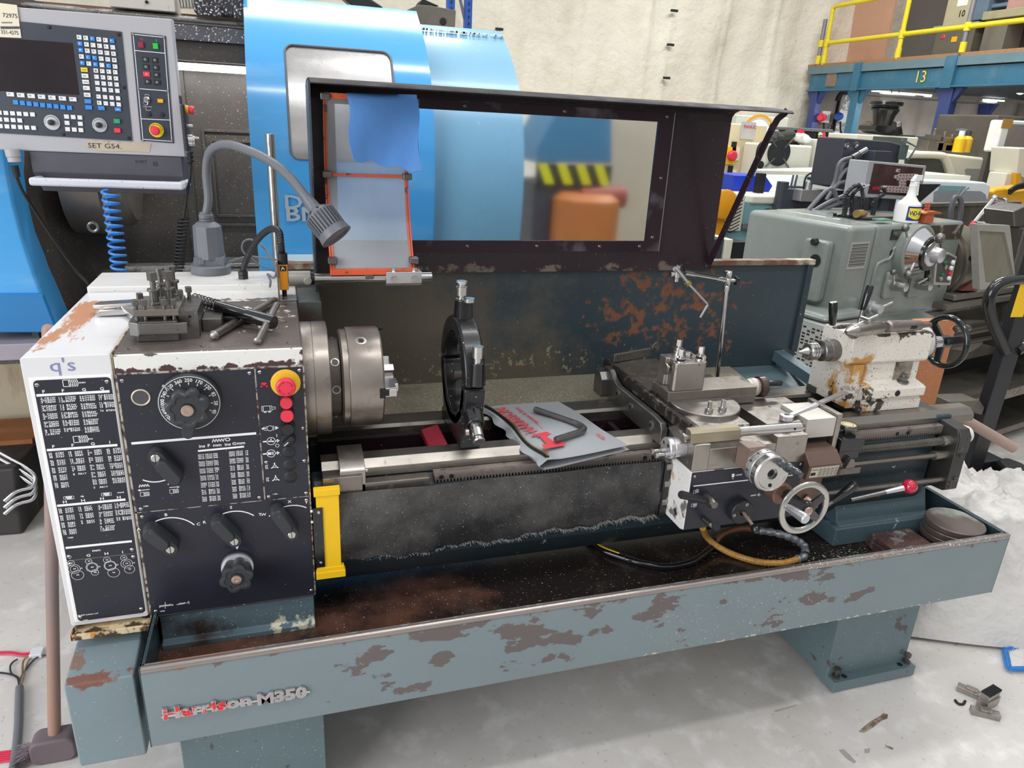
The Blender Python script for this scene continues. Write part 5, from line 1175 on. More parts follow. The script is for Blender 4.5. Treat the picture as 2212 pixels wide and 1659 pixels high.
# flexible work lamp
LX,LY = -.228,.70
LP = thing('work_lamp','grey plastic gooseneck machine lamp standing on the white headstock cover','lamp',(LX,LY,1.222))
mb = MB(); mb.rev((LX,LY,1.222),(0,0,1),[(0,.053),(.003,.054),(.022,.054),(.026,.050),(.027,.03)],48); obj('lamp_base',mb,'gplast',LP)
mb = MB(); mb.box(LX - .040,LX + .040,LY - .034,LY + .03,1.247,1.272); mb.box(LX - .026,LX - .012,LY - .036,LY - .033,1.252,1.266); obj('base_collar',mb,'gplast',LP,bevel=.002)
mb = MB(); mb.rev((LX,LY,1.265),(0,0,1),[(0,.041),(.090,.038),(.100,.026),(.104,.018)],8); obj('lamp_body',mb,'gplast',LP,bevel=.001)
mb = MB(); mb.rev((LX,LY,1.366),(0,0,1),[(0,.016),(.004,.0195),(.008,.0195),(.009,.0175),(.012,.0195),(.02,.0195),(.022,.0165),(.026,.017),(.026,.012)],28); obj('neck_nut',mb,'gplast',LP)
np_ = [V((LX,LY,1.385))] + [at(u,v,y=y) for u,v,y in ((450,430,.70),(446,380,.70),(448,345,.69),(457,324,.67),(476,314,.64),(500,314,.60),(530,323,.55),(565,338,.50),(600,360,.45),(630,388,.41),(652,415,.375),(664,430,.36))]
mb = MB(); mb.tube(np_,.0115,14,sm=8); obj('gooseneck',mb,'gplast',LP,smooth=80)
a = at(662,428,y=.362); b = at(720,502,y=.32); d = (b - a).normalized()
mb = MB(); mb.rev(a,d,[(0,.0125),(.012,.0150),(.030,.0165),(.034,.018),(.042,.030),(.046,.0335)],32); obj('lamp_neck',mb,'gplast',LP)
mb = MB(); o = a + d * .046; mb.rev(o,d,[(0,.034),(.002,.036),(.05,.034),(.051,.038),(.072,.042),(.0725,.036),(.068,.03)],40)
x_,y_,_ = basis(d)
for i in range(28):
    q = 2 * PI * i / 28; e = x_ * math.cos(q) + y_ * math.sin(q); mb.bar(o + d * .004 + e * .0365,o + d * .052 + e * .0355,.0035,.007,up=e)
for i in range(8):
    q = 2 * PI * i / 8; e = x_ * math.cos(q) + y_ * math.sin(q); mb.bar(a + d * .037 + e * .0225,a + d * .043 + e * .0325,.005,.001,1,up=e)
obj('ribbed_shade',mb,['gplast','rubber'],LP)

# coolant pipe with swivel arm and nozzle
px_,py_ = 1.345,.46
CO = thing('coolant_nozzle','thin chrome coolant pipe with jointed arm and bent nozzle in front of the splash back','coolant pipe',(px_,py_,.85))
top = at(1573,592,y=py_); bx = (at(1550,812,y=py_).x + top.x) / 2
base = at(1550,812,y=py_)
mb = MB(); mb.cyl((base.x + .002,py_,.845),(top.x,py_,top.z - .03),.0075); obj('upright_pipe',mb,'chrome',CO)
mb = MB(); t = V((top.x,py_,top.z)); mb.rev(t + Z_ * -.055,Z_,[(0,.010),(.016,.011),(.018,.0095),(.022,.0115),(.04,.0115),(.042,.010),(.046,.0125),(.062,.0125),(.064,.011)],28); obj('pipe_head',mb,'chrome',CO)
mb = MB(); q = t + V((.03,.0,-.022)); mb.cyl(t + Z_ * -.022,q,.006,mi=1); ystar = [(q.y + .016 * (1 if i % 2 == 0 else .6) * math.cos(PI * i / 5),q.z + .016 * (1 if i % 2 == 0 else .6) * math.sin(PI * i / 5)) for i in range(10)]; mb.prism(ystar,'x',q.x,q.x + .010); obj('star_knob',mb,['blackg','bright'],CO,bevel=.001)
a = t + V((-.006,0,-.02)); b = at(1478,590,y=.36); mb = MB(); mb.cyl(a,b,.0065); mb.cyl(a + (b - a) * .05,a + (b - a) * .2,.0085); mb.cyl(a + (b - a) * .8,b,.0085); mb.cyl(a + Z_ * .008,b + Z_ * .008,.003,mi=1); obj('swivel_arm',mb,['chrome','black'],CO)
c = at(1462,592,y=.355); mb = MB(); mb.rev(c + Z_ * -.022,Z_,[(0,.0075),(.01,.0075),(.012,.010),(.03,.010),(.032,.008),(.048,.008)],24); mb.cyl(c + X_ * -.02,c,.006); mb.cyl(c + X_ * -.022,c + X_ * -.014,.0085); obj('elbow_joint',mb,'chrome',CO)
n0,n1,n2,n3,n4 = [at(u,v,y=y) for u,v,y in ((1459,578,.35),(1486,612,.345),(1526,654,.34),(1528,659,.34),(1512,686,.335))]
mb = MB(); mb.rev(n0,n1 - n0,[(0,.0105),(.002,.0105),(.003,.007),((n1 - n0).length,.0065)],22); d = (n1 - n0).normalized(); mb.rev(n1 - d * .006,d,[(0,.009),(.012,.0095),(.013,.006)],22,1); mb.tube([n1,n2,n3,n4],.0045,12,rf=lambda t: .005 - .002 * max(0,t - .5)); obj('nozzle',mb,['chrome','zip'],CO)

# ================================================================ loose things on the headstock
ZT2 = 1.2076
# quick-change holder set
a = at(283,741,z=ZT2); b = at(383,738,z=ZT2); bx0,by0 = -.335,.085
TH = thing('tool_holder','dark steel four way tool holder block with rows of square bolts on the headstock top','tool holder',(-.27,.12,ZT2))
mb = MB(); mb.box(-.325,-.245,.075,.185,ZT2,ZT2 + .022); mb.box(-.318,-.225,.062,.07,ZT2 + .018,ZT2 + .042); mb.prism([(-.338,.08),(-.318,.068),(-.318,.19),(-.338,.18)],'z',ZT2 + .012,ZT2 + .042); mb.box(-.318,-.245,.07,.19,ZT2 + .022,ZT2 + .044); obj('lower_block',mb,'gsteel',TH,bevel=.002)
mb = MB(); mb.box(-.327,-.240,.075,.2,ZT2 + .054,ZT2 + .068); mb.box(-.310,-.26,.1,.17,ZT2 + .044,ZT2 + .054); obj('top_plate',mb,'steeld',TH,bevel=.0015)
mb = MB(); mb.box(-.244,-.206,.09,.21,ZT2 + .002,ZT2 + .06); mb.cyl((-.222,.09,ZT2 + .048),(-.222,.0885,ZT2 + .048),.007,mi=0); mb.cyl((-.222,.0885,ZT2 + .048),(-.222,.088,ZT2 + .048),.004,n=6,mi=1); mb.prism([(-.247,.088),(-.206,.088),(-.206,.1),(-.247,.1)],'z',ZT2 - .0,ZT2 + .012); obj('side_block',mb,['gsteel','rubber'],TH,bevel=.0015)
mb = MB(); mb.text('Tecnimill',(-.272,.0612,ZT2 + .034),.004,mi=0,bold=True,sx=1.2); mb.text('T-CLAMP',(-.266,.0612,ZT2 + .027),.004,mi=0,bold=True,sx=1.2); obj('faint_lettering',mb,'steeld',TH,flat=True,recalc=False)
for x,y in ((-.321,.083),(-.305,.083),(-.268,.083),(-.251,.083),(-.321,.14),(-.300,.165),(-.246,.165),(-.232,.195)):
    mb = MB(); z = ZT2 + .068; mb.cyl((x,y,ZT2 + .044),(x,y,z + .009),.004); mb.obox((x,y,z + .014),((.9,.43,0),(-.43,.9,0),Z_),.0055,.0055,.0065); obj('square_bolt',mb,'gsteel',TH,bevel=.0008)
for i,(u,v,h) in enumerate(((347,676,.075),(357,664,.095),(374,672,.085),(381,655,.11))):
    x,y = (-.290,-.283,-.262,-.262)[i],(.12,.175,.13,.2)[i]; z = ZT2 + .068
    mb = MB(); mb.rev((x,y,z),(0,0,1),[(0,.011),(.004,.011),(.005,.0085),(.028,.0085),(.029,.0125),(.034,.0125),(.035,.0055),(.052,.0055)],24)
    if i % 2 == 0: mb.obox((x,y,z + .060),((.8,.6,0),(-.6,.8,0),Z_),.0075,.0075,.009)
    else: mb.cyl((x,y,z + .052),(x,y,z + .066),.0095)
    if i == 2: mb.v = mb.v
    obj('clamp_stud',mb,'gsteel',TH,bevel=.0006)
mb = MB(); mb.box(-.205,-.165,.14,.22,ZT2,ZT2 + .028); mb.cyl((-.165,.21,ZT2 + .012),(-.12,.2,ZT2 + .012),.011); mb.cyl((-.12,.2,ZT2 + .012),(-.085,.195,ZT2 + .012),.014); obj('boring_holder',mb,'gsteel',TH,bevel=.0015)
# adjustable wrench lying at left
AW = thing('pipe_wrench','chrome adjustable pipe wrench head lying on the white gear cover','wrench',(-.42,.33,ZT2))
p0,p1,p2 = at(212,668,z=ZT2 + .012),at(272,664,z=ZT2 + .015),at(305,690,z=ZT2 + .01)
mb = MB(); d = (p1 - p0).normalized(); n = d.cross(Z_); mb.hull([p1 + d * .02 + n * .012,p1 + d * .015 - n * .03,p1 - d * .06 - n * .03,p1 - d * .07 + n * .0,p1 - d * .05 + n * .008],[q + Z_ * .012 for q in (p1 + d * .02 + n * .012,p1 + d * .015 - n * .03,p1 - d * .06 - n * .03,p1 - d * .07 + n * .0,p1 - d * .05 + n * .008)]); mb.bar(p1 - d * .055 + n * .018 - Z_ * .005,p1 + d * .005 + n * .02 - Z_ * .005,.020,.012); mb.bar(p1 + d * .0,p2 + (p2 - p1).normalized() * .06 + V((0,0,-.001)),.026,.012); obj('wrench_body',mb,'bright',AW,bevel=.003)
mb = MB(); mb.cyl(p1 - d * .045 + n * .004 - Z_ * .004,p1 - d * .02 + n * .006 - Z_ * .004,.0075); mb.cyl(p1 - d * .01 + n * .010 - Z_ * .003,p1 - d * .002 + n * .010 - Z_ * .003,.0085); obj('thumb_wheel',mb,'gsteel',AW)
# chuck key with spring and sliding bar, second tommy bar
CK = thing('chuck_key','black chuck key with coil spring and crossing bar on the headstock top','chuck key',(-.11,.2,ZT2))
k0,k1 = at(412,645,z=ZT2 + .045),at(592,697,z=ZT2 + .022); d = (k1 - k0).normalized()
mb = MB(); L = (k1 - k0).length; mb.rev(k0,d,[(0,.007),(.002,.0095),(.02,.0095),(.02,.008),(L * .33,.008),(L * .33,.0135),(L * .68,.0135),(L * .685,.0125),(L * .69,.0155),(L - .003,.0155),(L,.0145)],30); obj('key_shank',mb,'blackg',CK)
mb = MB(); x_,y_,_ = basis(d); mb.tube([k0 + d * (.004 + i * .0011) + (x_ * math.cos(i * .75) + y_ * math.sin(i * .75)) * .0145 for i in range(int(L * .32 / .0011))],.0014,6); obj('coil_spring',mb,'gsteel',CK,smooth=80)
c0,c1 = at(556,738,z=ZT2 + .008),at(598,658,z=ZT2 + .035)
mb = MB(); mb.rev(c0,c1 - c0,[(0,.004),(.002,.0078),((c1 - c0).length - .002,.0078),((c1 - c0).length,.004)],24); obj('cross_bar',mb,'steel',CK)
TB = MB(); c0,c1 = at(459,726,z=ZT2 + .011),at(594,648,z=ZT2 + .011); TB.rev(c0,c1 - c0,[(0,0),(.001,.006),(.006,.0108),(.012,.009),((c1 - c0).length - .003,.009),((c1 - c0).length,.005)],24)
single('tommy_bar',TB,'steel','plain steel tommy bar lying under the black chuck key','bar')

# ================================================================ loose things on the bed and slide
def P(u,v,z): return at(u,v,z=z)


# zipped pouch
BG = thing('zip_pouch','grey vinyl zipped pouch with red HARRISON print lying across the ways','pouch',(.62,.1,.9))
A_,B_,C_,D_ = P(1047,879,.912),P(1207,866,.912),P(1357,963,.914),P(1179,996,.905)
A2,B2,C2,D2 = P(1045,884,.902),P(1207,868,.902),P(1359,971,.903),P(1176,1016,.880)


def bil(a,b,c,d,s,t): return a * (1 - s) * (1 - t) + b * s * (1 - t) + c * s * t + d * (1 - s) * t


def bagtop(s,t):
    p = bil(A_,B_,C_,D_,s,t); e = max(0,1 - s / .16)
    p.z += .004 * math.sin(t * 14) * e + .0015 * math.sin(t * 9 + s * 5) * (1 - e) + .010 * math.sin(PI * min(1,s)) * math.sin(PI * t); p.x -= .008 * math.sin(t * 11 + 1) * e; return p


mb = MB(); mb.sheet([[bagtop(i / 30,j / 30) for j in range(31)] for i in range(31)],.0012)
g = []
for i in range(25):
    r = []
    for j in range(25):
        s,t = i / 24,j / 24; p = bil(A2,B2,C2,D2,s,t); e = max(0,1 - s / .16); p.z += .003 * math.sin(t * 13 + 1) * e; r.append(p)
    g.append(r)
mb.sheet(g,.0012)
mb.sheet([[bagtop(0,j / 30),bagtop(0,j / 30) * .4 + bil(A2,B2,C2,D2,0,j / 30) * .6 + V((-.012 - .006 * math.sin(j * .9),0,0)),bil(A2,B2,C2,D2,0,j / 30)] for j in range(31)],.001)
obj('pouch_body',mb,'bag',BG,smooth=70)
mb = MB(); zp = [bagtop(.035 + .02 * math.sin(t * 5),t) + Z_ * .0015 for t in [i / 40 * .97 for i in range(41)]]
mb.tube(zp,.006,8,rf=lambda t: .0055); obj('zip_tape',mb,'rubber',BG,smooth=80)
mb = MB(); mb.tube([p + Z_ * .005 for p in zp],.0018,6); mb.bar(zp[-3] + Z_ * .007,zp[-1] + Z_ * .008,.006,.003); obj('zip_teeth',mb,'zip',BG,smooth=80)


def zbag(x,y): return at(1020 + x / 3.528,840 + y / 3.528,z=.9185)


bu = Z_
mb = MB()


def btext(t,a,b,h):
    a,b = zbag(*a),zbag(*b); d = (b - a); vs,_ = glyphs(t,True); k = h / .69; sx = d.length / (max(q.x for q in vs) * k)
    up = Z_.cross(d).normalized(); mb.text(t,a,h,x=d,y=up,bold=True,sx=sx)


btext('HARRISON',(500,322),(250,138),.034); btext('T.S.Harrison & Sons',(565,300),(350,138),.012)
q = [zbag(*p) for p in ((490,340),(592,322),(605,345),(560,358),(640,412),(695,405),(712,430),(555,458),(528,425),(570,420),(535,385),(515,362),(500,368))]
mb.add([p for p in q],[tuple(range(len(q)))])
mb.add([zbag(*p) for p in ((452,345),(480,338),(492,352),(465,360))],[(0,1,2,3)])
btext('600',(1020,378),(965,335),.010)
obj('red_print',mb,'bagred',BG,flat=True,recalc=False)
# allen key on the pouch
AK = MB(); z = .928; AK.tube([P(1155,884,z),P(1245,915,z),P(1256,920,z),P(1262,925,z),P(1260,930,z),P(1250,934,z),P(1200,950,z)],.0085,6)
single('allen_key',AK,'gsteel','large bent hexagon allen key resting on the grey pouch','allen key',bevel=.0006,smooth=50)
# combination spanner propped from saddle plate to tailstock base
SP = thing('combination_spanner','long chrome combination spanner leaning from the saddle plate to the tailstock base','spanner',(1.24,-.03,.96))
a = at(1703,901,z=.968); b = at(1826,848,y=.085)
d = (b - a).normalized(); mb = MB(); side = d.cross(Z_).normalized(); up = side.cross(d)
mb.hull([a + side * .008,a - side * .008,a - side * .006 + up * .006,a + side * .006 + up * .006],[b + side * .010,b - side * .009,b - side * .0075 + up * .006,b + side * .0075 + up * .006])
J = [b + d * x + side * y for x,y in ((0,.009),(.012,.022),(.03,.024),(.044,.017),(.034,.010),(.022,.009),(.018,0),(.022,-.009),(.034,-.010),(.044,-.017),(.03,-.024),(.012,-.022),(0,-.009))]
mb.hull(J,[p + up * .007 for p in J]); obj('spanner_shank',mb,'alu',SP,bevel=.001)
mb = MB(); mb.ringt(a - d * .010 + Z_ * .002,Z_,.0125,.005,32,8,prof=[(-.005,-.007),(.005,-.006),(.0055,.0),(.005,.007),(-.005,.008)]); obj('ring_end',mb,'alu',SP)
# cast spanner on the slide cover
CSp = thing('cast_spanner','black cast spanner with raised lettering at the back of the cross slide cover','spanner',(1.02,.435,.982))
a = at(1325,784,z=.9815); b = at(1408,770,z=.9815)
mb = MB(); d = (b - a).normalized(); n = V((-d.y,d.x,0)); mb.hull([a,b,b + n * .012,a + n * .012],[a + Z_ * .028 + d * .004,b + Z_ * .030,b + Z_ * .030 + n * .012,a + Z_ * .028 + n * .012 + d * .004]); c = b + d * .012 + Z_ * .03; mb.cyl(c - n * .004,c + n * .016,.0175); obj('spanner_body',mb,'gsteel',CSp,bevel=.003)
mb = MB(); mb.hexa(c - n * .010,c - n * .003,.009); obj('hex_plug',mb,'steeld',CSp)
mb = MB(); o = a + d * .016 + Z_ * .009 - n * .0012; mb.text('J-S 44-S',o,.011,x=d,y=Z_,bold=True,depth=.0008,sx=1.1)
for q0,q1 in (((.010,.004),(.078,.004)),((.010,.024),(.078,.024)),((.010,.004),(.010,.024)),((.078,.004),(.078,.024))): mb.bar(a + d * q0[0] + Z_ * q0[1] - n * .0004,a + d * q1[0] + Z_ * q1[1] - n * .0004,.0012,.0016)
obj('raised_lettering',mb,'steeld',CSp)
# drill chuck with arbor, key and drill on the tailstock
ZS = 1.139
DC = thing('drill_chuck','keyed drill chuck on a taper sleeve lying on top of the tailstock','drill chuck',(1.62,.15,ZS))
a = at(1838,716,z=ZS + .026); b = at(1905,706,z=ZS + .026); c = at(2000,702,z=ZS + .018); d = (b - a).normalized(); L = (b - a).length
mb = MB(); mb.rev(a - d * .022,d,[(0,.005),(.012,.012),(.024,.0175),(.030,.0215),(.040,.0215),(.041,.0195),(L + .012,.019),(L + .02,.015),(L + .022,.010)],36)
x_,y_,_ = basis(d)
for i in range(36):
    q = 2 * PI * i / 36; e = x_ * math.cos(q) + y_ * math.sin(q); mb.bar(a + d * .003 + e * .0178,a + d * .012 + e * .0220,.0020,.0025,up=e)
obj('chuck_barrel',mb,'steel',DC)
mb = MB(); e2 = (c - b); mb.rev(b + e2 * .1,e2,[(0,.013),(.006,.018),(e2.length * .62,.0165),(e2.length * .75,.015),(e2.length * .8,.008),(e2.length,.0075)],32); obj('taper_sleeve',mb,'steeld',DC)
mb = MB(); q = b + e2 * .55; mb.bar(q - Y_ * .0168,q - Y_ * .0168 + e2.normalized() * .028,.001,.010,up=Z_); obj('drift_slot',mb,'rubber',DC)
KY = MB(); a = at(1845,704,y=.10); b = at(1896,681,y=.11); KY.cyl(a,b,.0035); c0 = at(1872,690,y=.10); KY.cyl(c0 - V((0,.012,0)),c0 + V((0,.02,.0)),.0055); KY.cyl(a,a - (b - a).normalized() * .012,.008,.004)
single('drill_chuck_key',KY,'bright','small T shaped drill chuck key across the drill chuck','chuck key')
DR = MB(); a = at(1797,707,y=.12); b = at(1848,703,y=.12); dd = (b - a).normalized(); x_,y_,_ = basis(dd); L = (b - a).length; vs = []; n = 40
for i in range(n + 1):
    t = i / n; tw = t * 7
    for k in range(12):
        q = 2 * PI * k / 12; r_ = .0075 * (1 - .45 * max(0,math.cos(2 * (q))) ** 2) * (min(1,t * 6 + .05)); vs.append(a + dd * (L * t) + (x_ * math.cos(q + tw) + y_ * math.sin(q + tw)) * r_)
DR.add(vs,[(i * 12 + k,i * 12 + (k + 1) % 12,(i + 1) * 12 + (k + 1) % 12,(i + 1) * 12 + k) for i in range(n) for k in range(12)] + [tuple(range(12)),tuple(n * 12 + k for k in range(12))]); DR.cyl(b,b + dd * .03,.0055)
single('twist_drill',DR,'gsteel','twist drill lying at the front edge of the tailstock top','drill')

# ================================================================ in the chip tray
def hose(name,pts,r,m,label,cat,sub=None,**k):
    mb = MB(); mb.tube(pts,r,14,sm=8,**k); return single(name,mb,m,label,cat,smooth=80)


zt = .497
H1 = thing('coolant_hose','black hose with yellow stripe and tie wraps curving across the tray floor','hose',(1.0,.1,zt))
p = [P(u,v,z) for u,v,z in ((1268,1148,.515),(1280,1170,.507),(1302,1188,.507),(1340,1203,.507),(1390,1218,.507),(1440,1225,.507),(1490,1216,.508),(1522,1196,.512),(1545,1172,.52))]
mb = MB(); mb.tube(p,.010,14,sm=8); obj('hose_tube',mb,'blackg',H1,smooth=80)
mb = MB(); mb.tube([q + V((-.002,.004,.0085)) for q in p[:4]],.0035,8,sm=8); obj('yellow_stripe',mb,'yellow',H1,smooth=80)
for u,v in ((1347,1205),(1522,1196)):
    q = P(u,v,.507); mb = MB(); mb.ringt(q,V((1,-.3,0)),.0115,.002,20,6); mb.bar(q,q + V((.01,-.03,.006)),.003,.002); mb.bar(q + X_ * .008,q + V((.025,-.02,.012)),.003,.002); obj('tie_wrap',mb,'blackg',H1)
H2 = thing('amber_hose','braided amber hose with silver taped ends curling in the tray under the apron','hose',(1.25,.0,zt))
p = [P(u,v,z) for u,v,z in ((1518,1140,.60),(1527,1160,.55),(1550,1180,.52),(1590,1200,.507),(1640,1214,.507),(1690,1216,.507),(1722,1208,.507))]
mb = MB(); mb.tube(p,.0095,14,sm=8); obj('amber_tube',mb,mat('braided_amber_hose','c08a3c',.3,0,[dict(col='e0b068',scale=140,thr=.5,soft=.1,detail=2,op=.6,rough=.3)],var=.1,coat=.3),H2,smooth=80)
p2_ = [P(u,v,z) for u,v,z in ((1722,1208,.507),(1738,1200,.51),(1737,1180,.515),(1722,1168,.53),(1700,1158,.545),(1670,1150,.55),(1640,1146,.55))]
mb = MB(); mb.tube(p2_,.0118,12,sm=10,rf=lambda t: .0118 + .0013 * math.sin(t * 60)); obj('silver_tape',mb,mat('crinkled_duct_tape','9a9fa6',.28,.6,var=.15,vscale=60,bump=.5,bscale=150),H2,smooth=60)
p3_ = [P(u,v,z) for u,v,z in ((1640,1146,.55),(1610,1141,.55),(1580,1146,.545),(1558,1156,.54),(1545,1172,.522))]
mb = MB(); mb.tube(p3_,.0098,12,sm=8); obj('brown_tube',mb,mat('brown_rubber_hose','6e4a32',.35,0,var=.12),H2,smooth=80)
for q in (p2_[1],p3_[-1]): mb = MB(); mb.ringt(q,V((.3,1,0)),.0125,.0022,20,6); obj('hose_clip',mb,'rubber',H2)
# stacked change gear blanks and slates
cx,cy = 1.892,-.072
for i in range(5):
    z = zt + .0185 * i + .001; r_ = .083 if i >= 2 else .074; ox = .004 * math.sin(i * 2.1) + (.006 if i >= 2 else 0)
    mb = MB(); mb.rev((cx + ox,cy + .003 * math.cos(i),z),(0,0,1),[(0,r_ - .002),(.0015,r_),(.016,r_),(.0175,r_ - .002)],64)
    single('steel_disc',mb,'disc',('lowest','second from the bottom','middle','second from the top','topmost')[i] + ' of the round worn steel discs stacked in the tray corner','disc','steel discs in the tray corner')
for i in range(3):
    c = V((1.718,-.072,0)); mb = MB(); z = zt + .001 + .0155 * i; an = .62 + .07 * i; k = .094 - .005 * i
    pts = []
    for q in range(4):
        a = an + PI / 2 * q; b = an + PI / 2 * (q + 1)
        for s in range(6): t = s / 6; pts.append((c.x + k * 1.25 * (math.cos(a) * (1 - t) + math.cos(b) * t) + random.uniform(-.0012,.0012),c.y + k * .95 * (math.sin(a) * (1 - t) + math.sin(b) * t) + random.uniform(-.0012,.0012)))
    mb.prism(pts,'z',z,z + .0145); single('square_plate',mb,'slate',('bottom','middle','top')[i] + ' of the square rusty brown plates stacked on the tray floor','plate','square rusty plates in the tray',bevel=.002)
# scattered swarf on the tray floor and plate edges
mb = MB()
for i in range(1400):
    x = random.uniform(-.2,1.9); y = -.172 + abs(random.gauss(0,.07)); h = random.uniform(.0008,.0028)
    if random.random() < .5: x = random.gauss(1.35,.28)
    if x > 1.97 or x < -.33: continue
    if y > .0 and x < .0: continue
    a = V((x,min(y,.35),zt + .0005)); d = V((random.uniform(-1,1),random.uniform(-1,1),.3)) * h; mb.add([a,a + d,a + V((-d.y,d.x,h))],[(0,1,2)])
tag(obj('swarf_chips',mb,mat('pale_metal_chips','dcd8c4',.4,.5,var=.1),flat=True,recalc=False),'pale metal swarf chips scattered over the oily tray floor','swarf',kind='stuff')
# blue rag over the shield
g = []
pr_ = [(.0,0)]
c00,c10 = at(748,203,y=.425),at(900,213,y=.425)
for i in range(25):
    s = i / 24; r = []
    L_ = (355 - 203) + (12 * s) + 5 * math.sin(s * 9)
    for j in range(22):
        t = j / 21; fl = (t - .12) / .88
        if t < .12: y = .44 - .02 * (t / .12) ; v = 208 + 4 * s - 8 * math.sin(PI * t / .24); u = 748 + (900 - 748) * s
        else: y = .42 - .012 * math.sin(fl * 3 + s * 4) - .01 * fl; v = 203 + 5 * s + (345 + 22 * s + 4 * math.sin(s * 17) - 203) * fl; u = 748 + 152 * s + (14 - 4 * s) * fl * (1 if s > .05 else 1) + (4 * math.sin(fl * 7) if s in (0,1) else 0)
        r.append(at(u,v,y=y))
    g.append(r)
mb = MB(); mb.sheet(g,.0025); single('blue_cloth',mb,'rag','bright blue ragged cloth hanging over the orange framed shield','cloth',smooth=70)
# ================================================================ BLUE CNC LATHE behind, left
M['blue'] = mat('bright_blue_enamel','4aa3e2',.2,0,[specks('2a5a80',40,.77),dict(col='a8d4ee',scale=3,thr=.66,soft=.12,detail=7,op=.35,rough=.35,st=(.6,1,2.5))],var=.03,vscale=2,coat=.5)
M['blue2'] = mat('dusty_pale_blue_enamel','7fb2cd',.3,0,[specks('f0f0ec',22,.765)],var=.05,vscale=2,coat=.2)
M['inner'] = mat('oily_machine_interior','5d5752',.38,.3,[specks('d8d8d4',60,.695),dict(col='2f2c2a',scale=2,thr=.55,soft=.15,rough=.4,op=.7)],var=.15,vscale=3)
M['railm'] = mat('ground_machine_rail','a39f9a',.3,.7,[dict(col='4c4642',scale=9,thr=.6,soft=.06,rough=.5),specks('e8e8e6',60,.68)],var=.1)
M['cgrey'] = mat('grey_console_enamel','a9a8ac',.4,0,[dict(col='e0dedc',scale=7,thr=.73,soft=.01,detail=7,rough=.5),specks('6a6460',60,.755)],var=.03)
M['cdark'] = mat('dark_console_membrane','373c46',.35,0,[specks('7a7e86',60,.76)],var=.05)
CN = thing('cnc_lathe','large blue CNC lathe with curved sliding door behind the headstock','lathe',(0,2.0,0))
dp = [(1.72,2.07),(1.684,2.045),(1.559,1.963),(1.458,1.875),(1.385,1.783),(1.335,1.67),(1.305,1.54),(1.30,1.40),(1.315,1.25),(1.345,1.10),(1.40,.95),(1.45,.86)]
dp = [(p.x,p.y) for p in smooth_path([(a,b,0) for a,b in dp],4)]


def dy(z):
    for (a,b),(c,d) in zip(dp[:-1],dp[1:]):
        if b >= z >= d: return a + (c - a) * (b - z) / max(1e-6,b - d)
    return dp[0][0] if z > dp[0][1] else dp[-1][0]


def dsheet(mb,x0,x1,off=0.0,z0=None,z1=None,nx=2,th=.02,prof=None):
    P = [(y + off,z) for y,z in (prof or dp) if (z0 is None or z >= z0) and (z1 is None or z <= z1)]
    if z1 is not None: P.insert(0,(dy(z1) + off,z1))
    if z0 is not None: P.append((dy(z0) + off,z0))
    mb.sheet([[(x0 + (x1 - x0) * i / nx,y,z) for y,z in P] for i in range(nx + 1)],th)


# door with a real opening: strips round the window, rounded aluminium panel inside
wx0_,wx1_,wz0_,wz1_ = .015,.40,1.505,1.895
mb = MB(); dsheet(mb,-.118,wx0_,nx=1); dsheet(mb,wx1_,.54,nx=1); dsheet(mb,wx0_,wx1_,z0=wz1_,nx=1); dsheet(mb,wx0_,wx1_,z1=wz0_,nx=1)
DO = obj('sliding_door',mb,'blue',CN,smooth=30)
mb = MB(); R_ = .03
g = []
def wedge(x,z):
    cxs,czs = (wx0_ + R_,wx1_ - R_),(wz0_ + R_,wz1_ - R_); return
rim = rrect(wx0_ + .002,wx1_ - .002,wz0_ + .002,wz1_ - .002,R_,6)
rimd = []
for (x,z),(x2,z2) in zip(rim,rim[1:] + rim[:1]):
    for k in range(8): t = k / 8; X,Z = x + (x2 - x) * t,z + (z2 - z) * t; rimd.append(V((X,dy(Z) - .001,Z)))
mb.tube(rimd,.004,6,closed=True)
# corner fillets
for (cx,cz,a0) in ((wx1_,wz1_,0),(wx0_,wz1_,90),(wx0_,wz0_,180),(wx1_,wz0_,270)):
    sx,sz = (1 if a0 in (0,270) else -1),(1 if a0 in (0,90) else -1); c = (cx - sx * R_,cz - sz * R_)
    ar = [(c[0] + R_ * math.cos(math.radians(a0 + t)),c[1] + R_ * math.sin(math.radians(a0 + t))) for t in range(0,91,15)]
    for p,q in zip(ar[:-1],ar[1:]): mb.add([(cx,dy(cz) + .0,cz),(p[0],dy(p[1]) + .0,p[1]),(q[0],dy(q[1]) + .0,q[1])],[(0,1,2)],1)
obj('window_seal',mb,['gplast','blue'],DO,smooth=40)
mb = MB(); dsheet(mb,wx0_ - .01,wx1_ + .01,off=.006,z0=wz0_ - .02,z1=wz1_ + .02,nx=1,th=.004)
obj('door_window_panel',mb,mat('scuffed_aluminium_window_panel','b9b6b4',.26,.75,[dict(col='e6e4e2',scale=2.5,thr=.55,soft=.12,detail=8,op=.5,rough=.4,metal=.6,st=(.5,1,3)),dict(col='8a8684',scale=14,thr=.72,soft=.03,rough=.4,metal=.5)],var=.06),DO,smooth=60)
mb = MB()
for t,u,v,h in (('Do',613,450,.047),('BN',616,477,.050)):
    p = at(u,v,y=1.297); up = V((0,.0,1)); mb.text(t,(p.x,dy(p.z + h / 2) - .006,p.z),h,bold=True,sx=1.35,y=(0,(dy(p.z + h) - dy(p.z)) * .8,h),mi=0)
obj('door_lettering',mb,mat('grey_door_lettering','a9b2bb',.5,var=.03),DO,flat=True,recalc=False)
sp2 = [(y + .055,z - .04) for y,z in dp]
mb = MB(); dsheet(mb,.42,.915,nx=1,prof=sp2); obj('inner_cover',mb,'blue2',CN,smooth=30)
mb = MB()
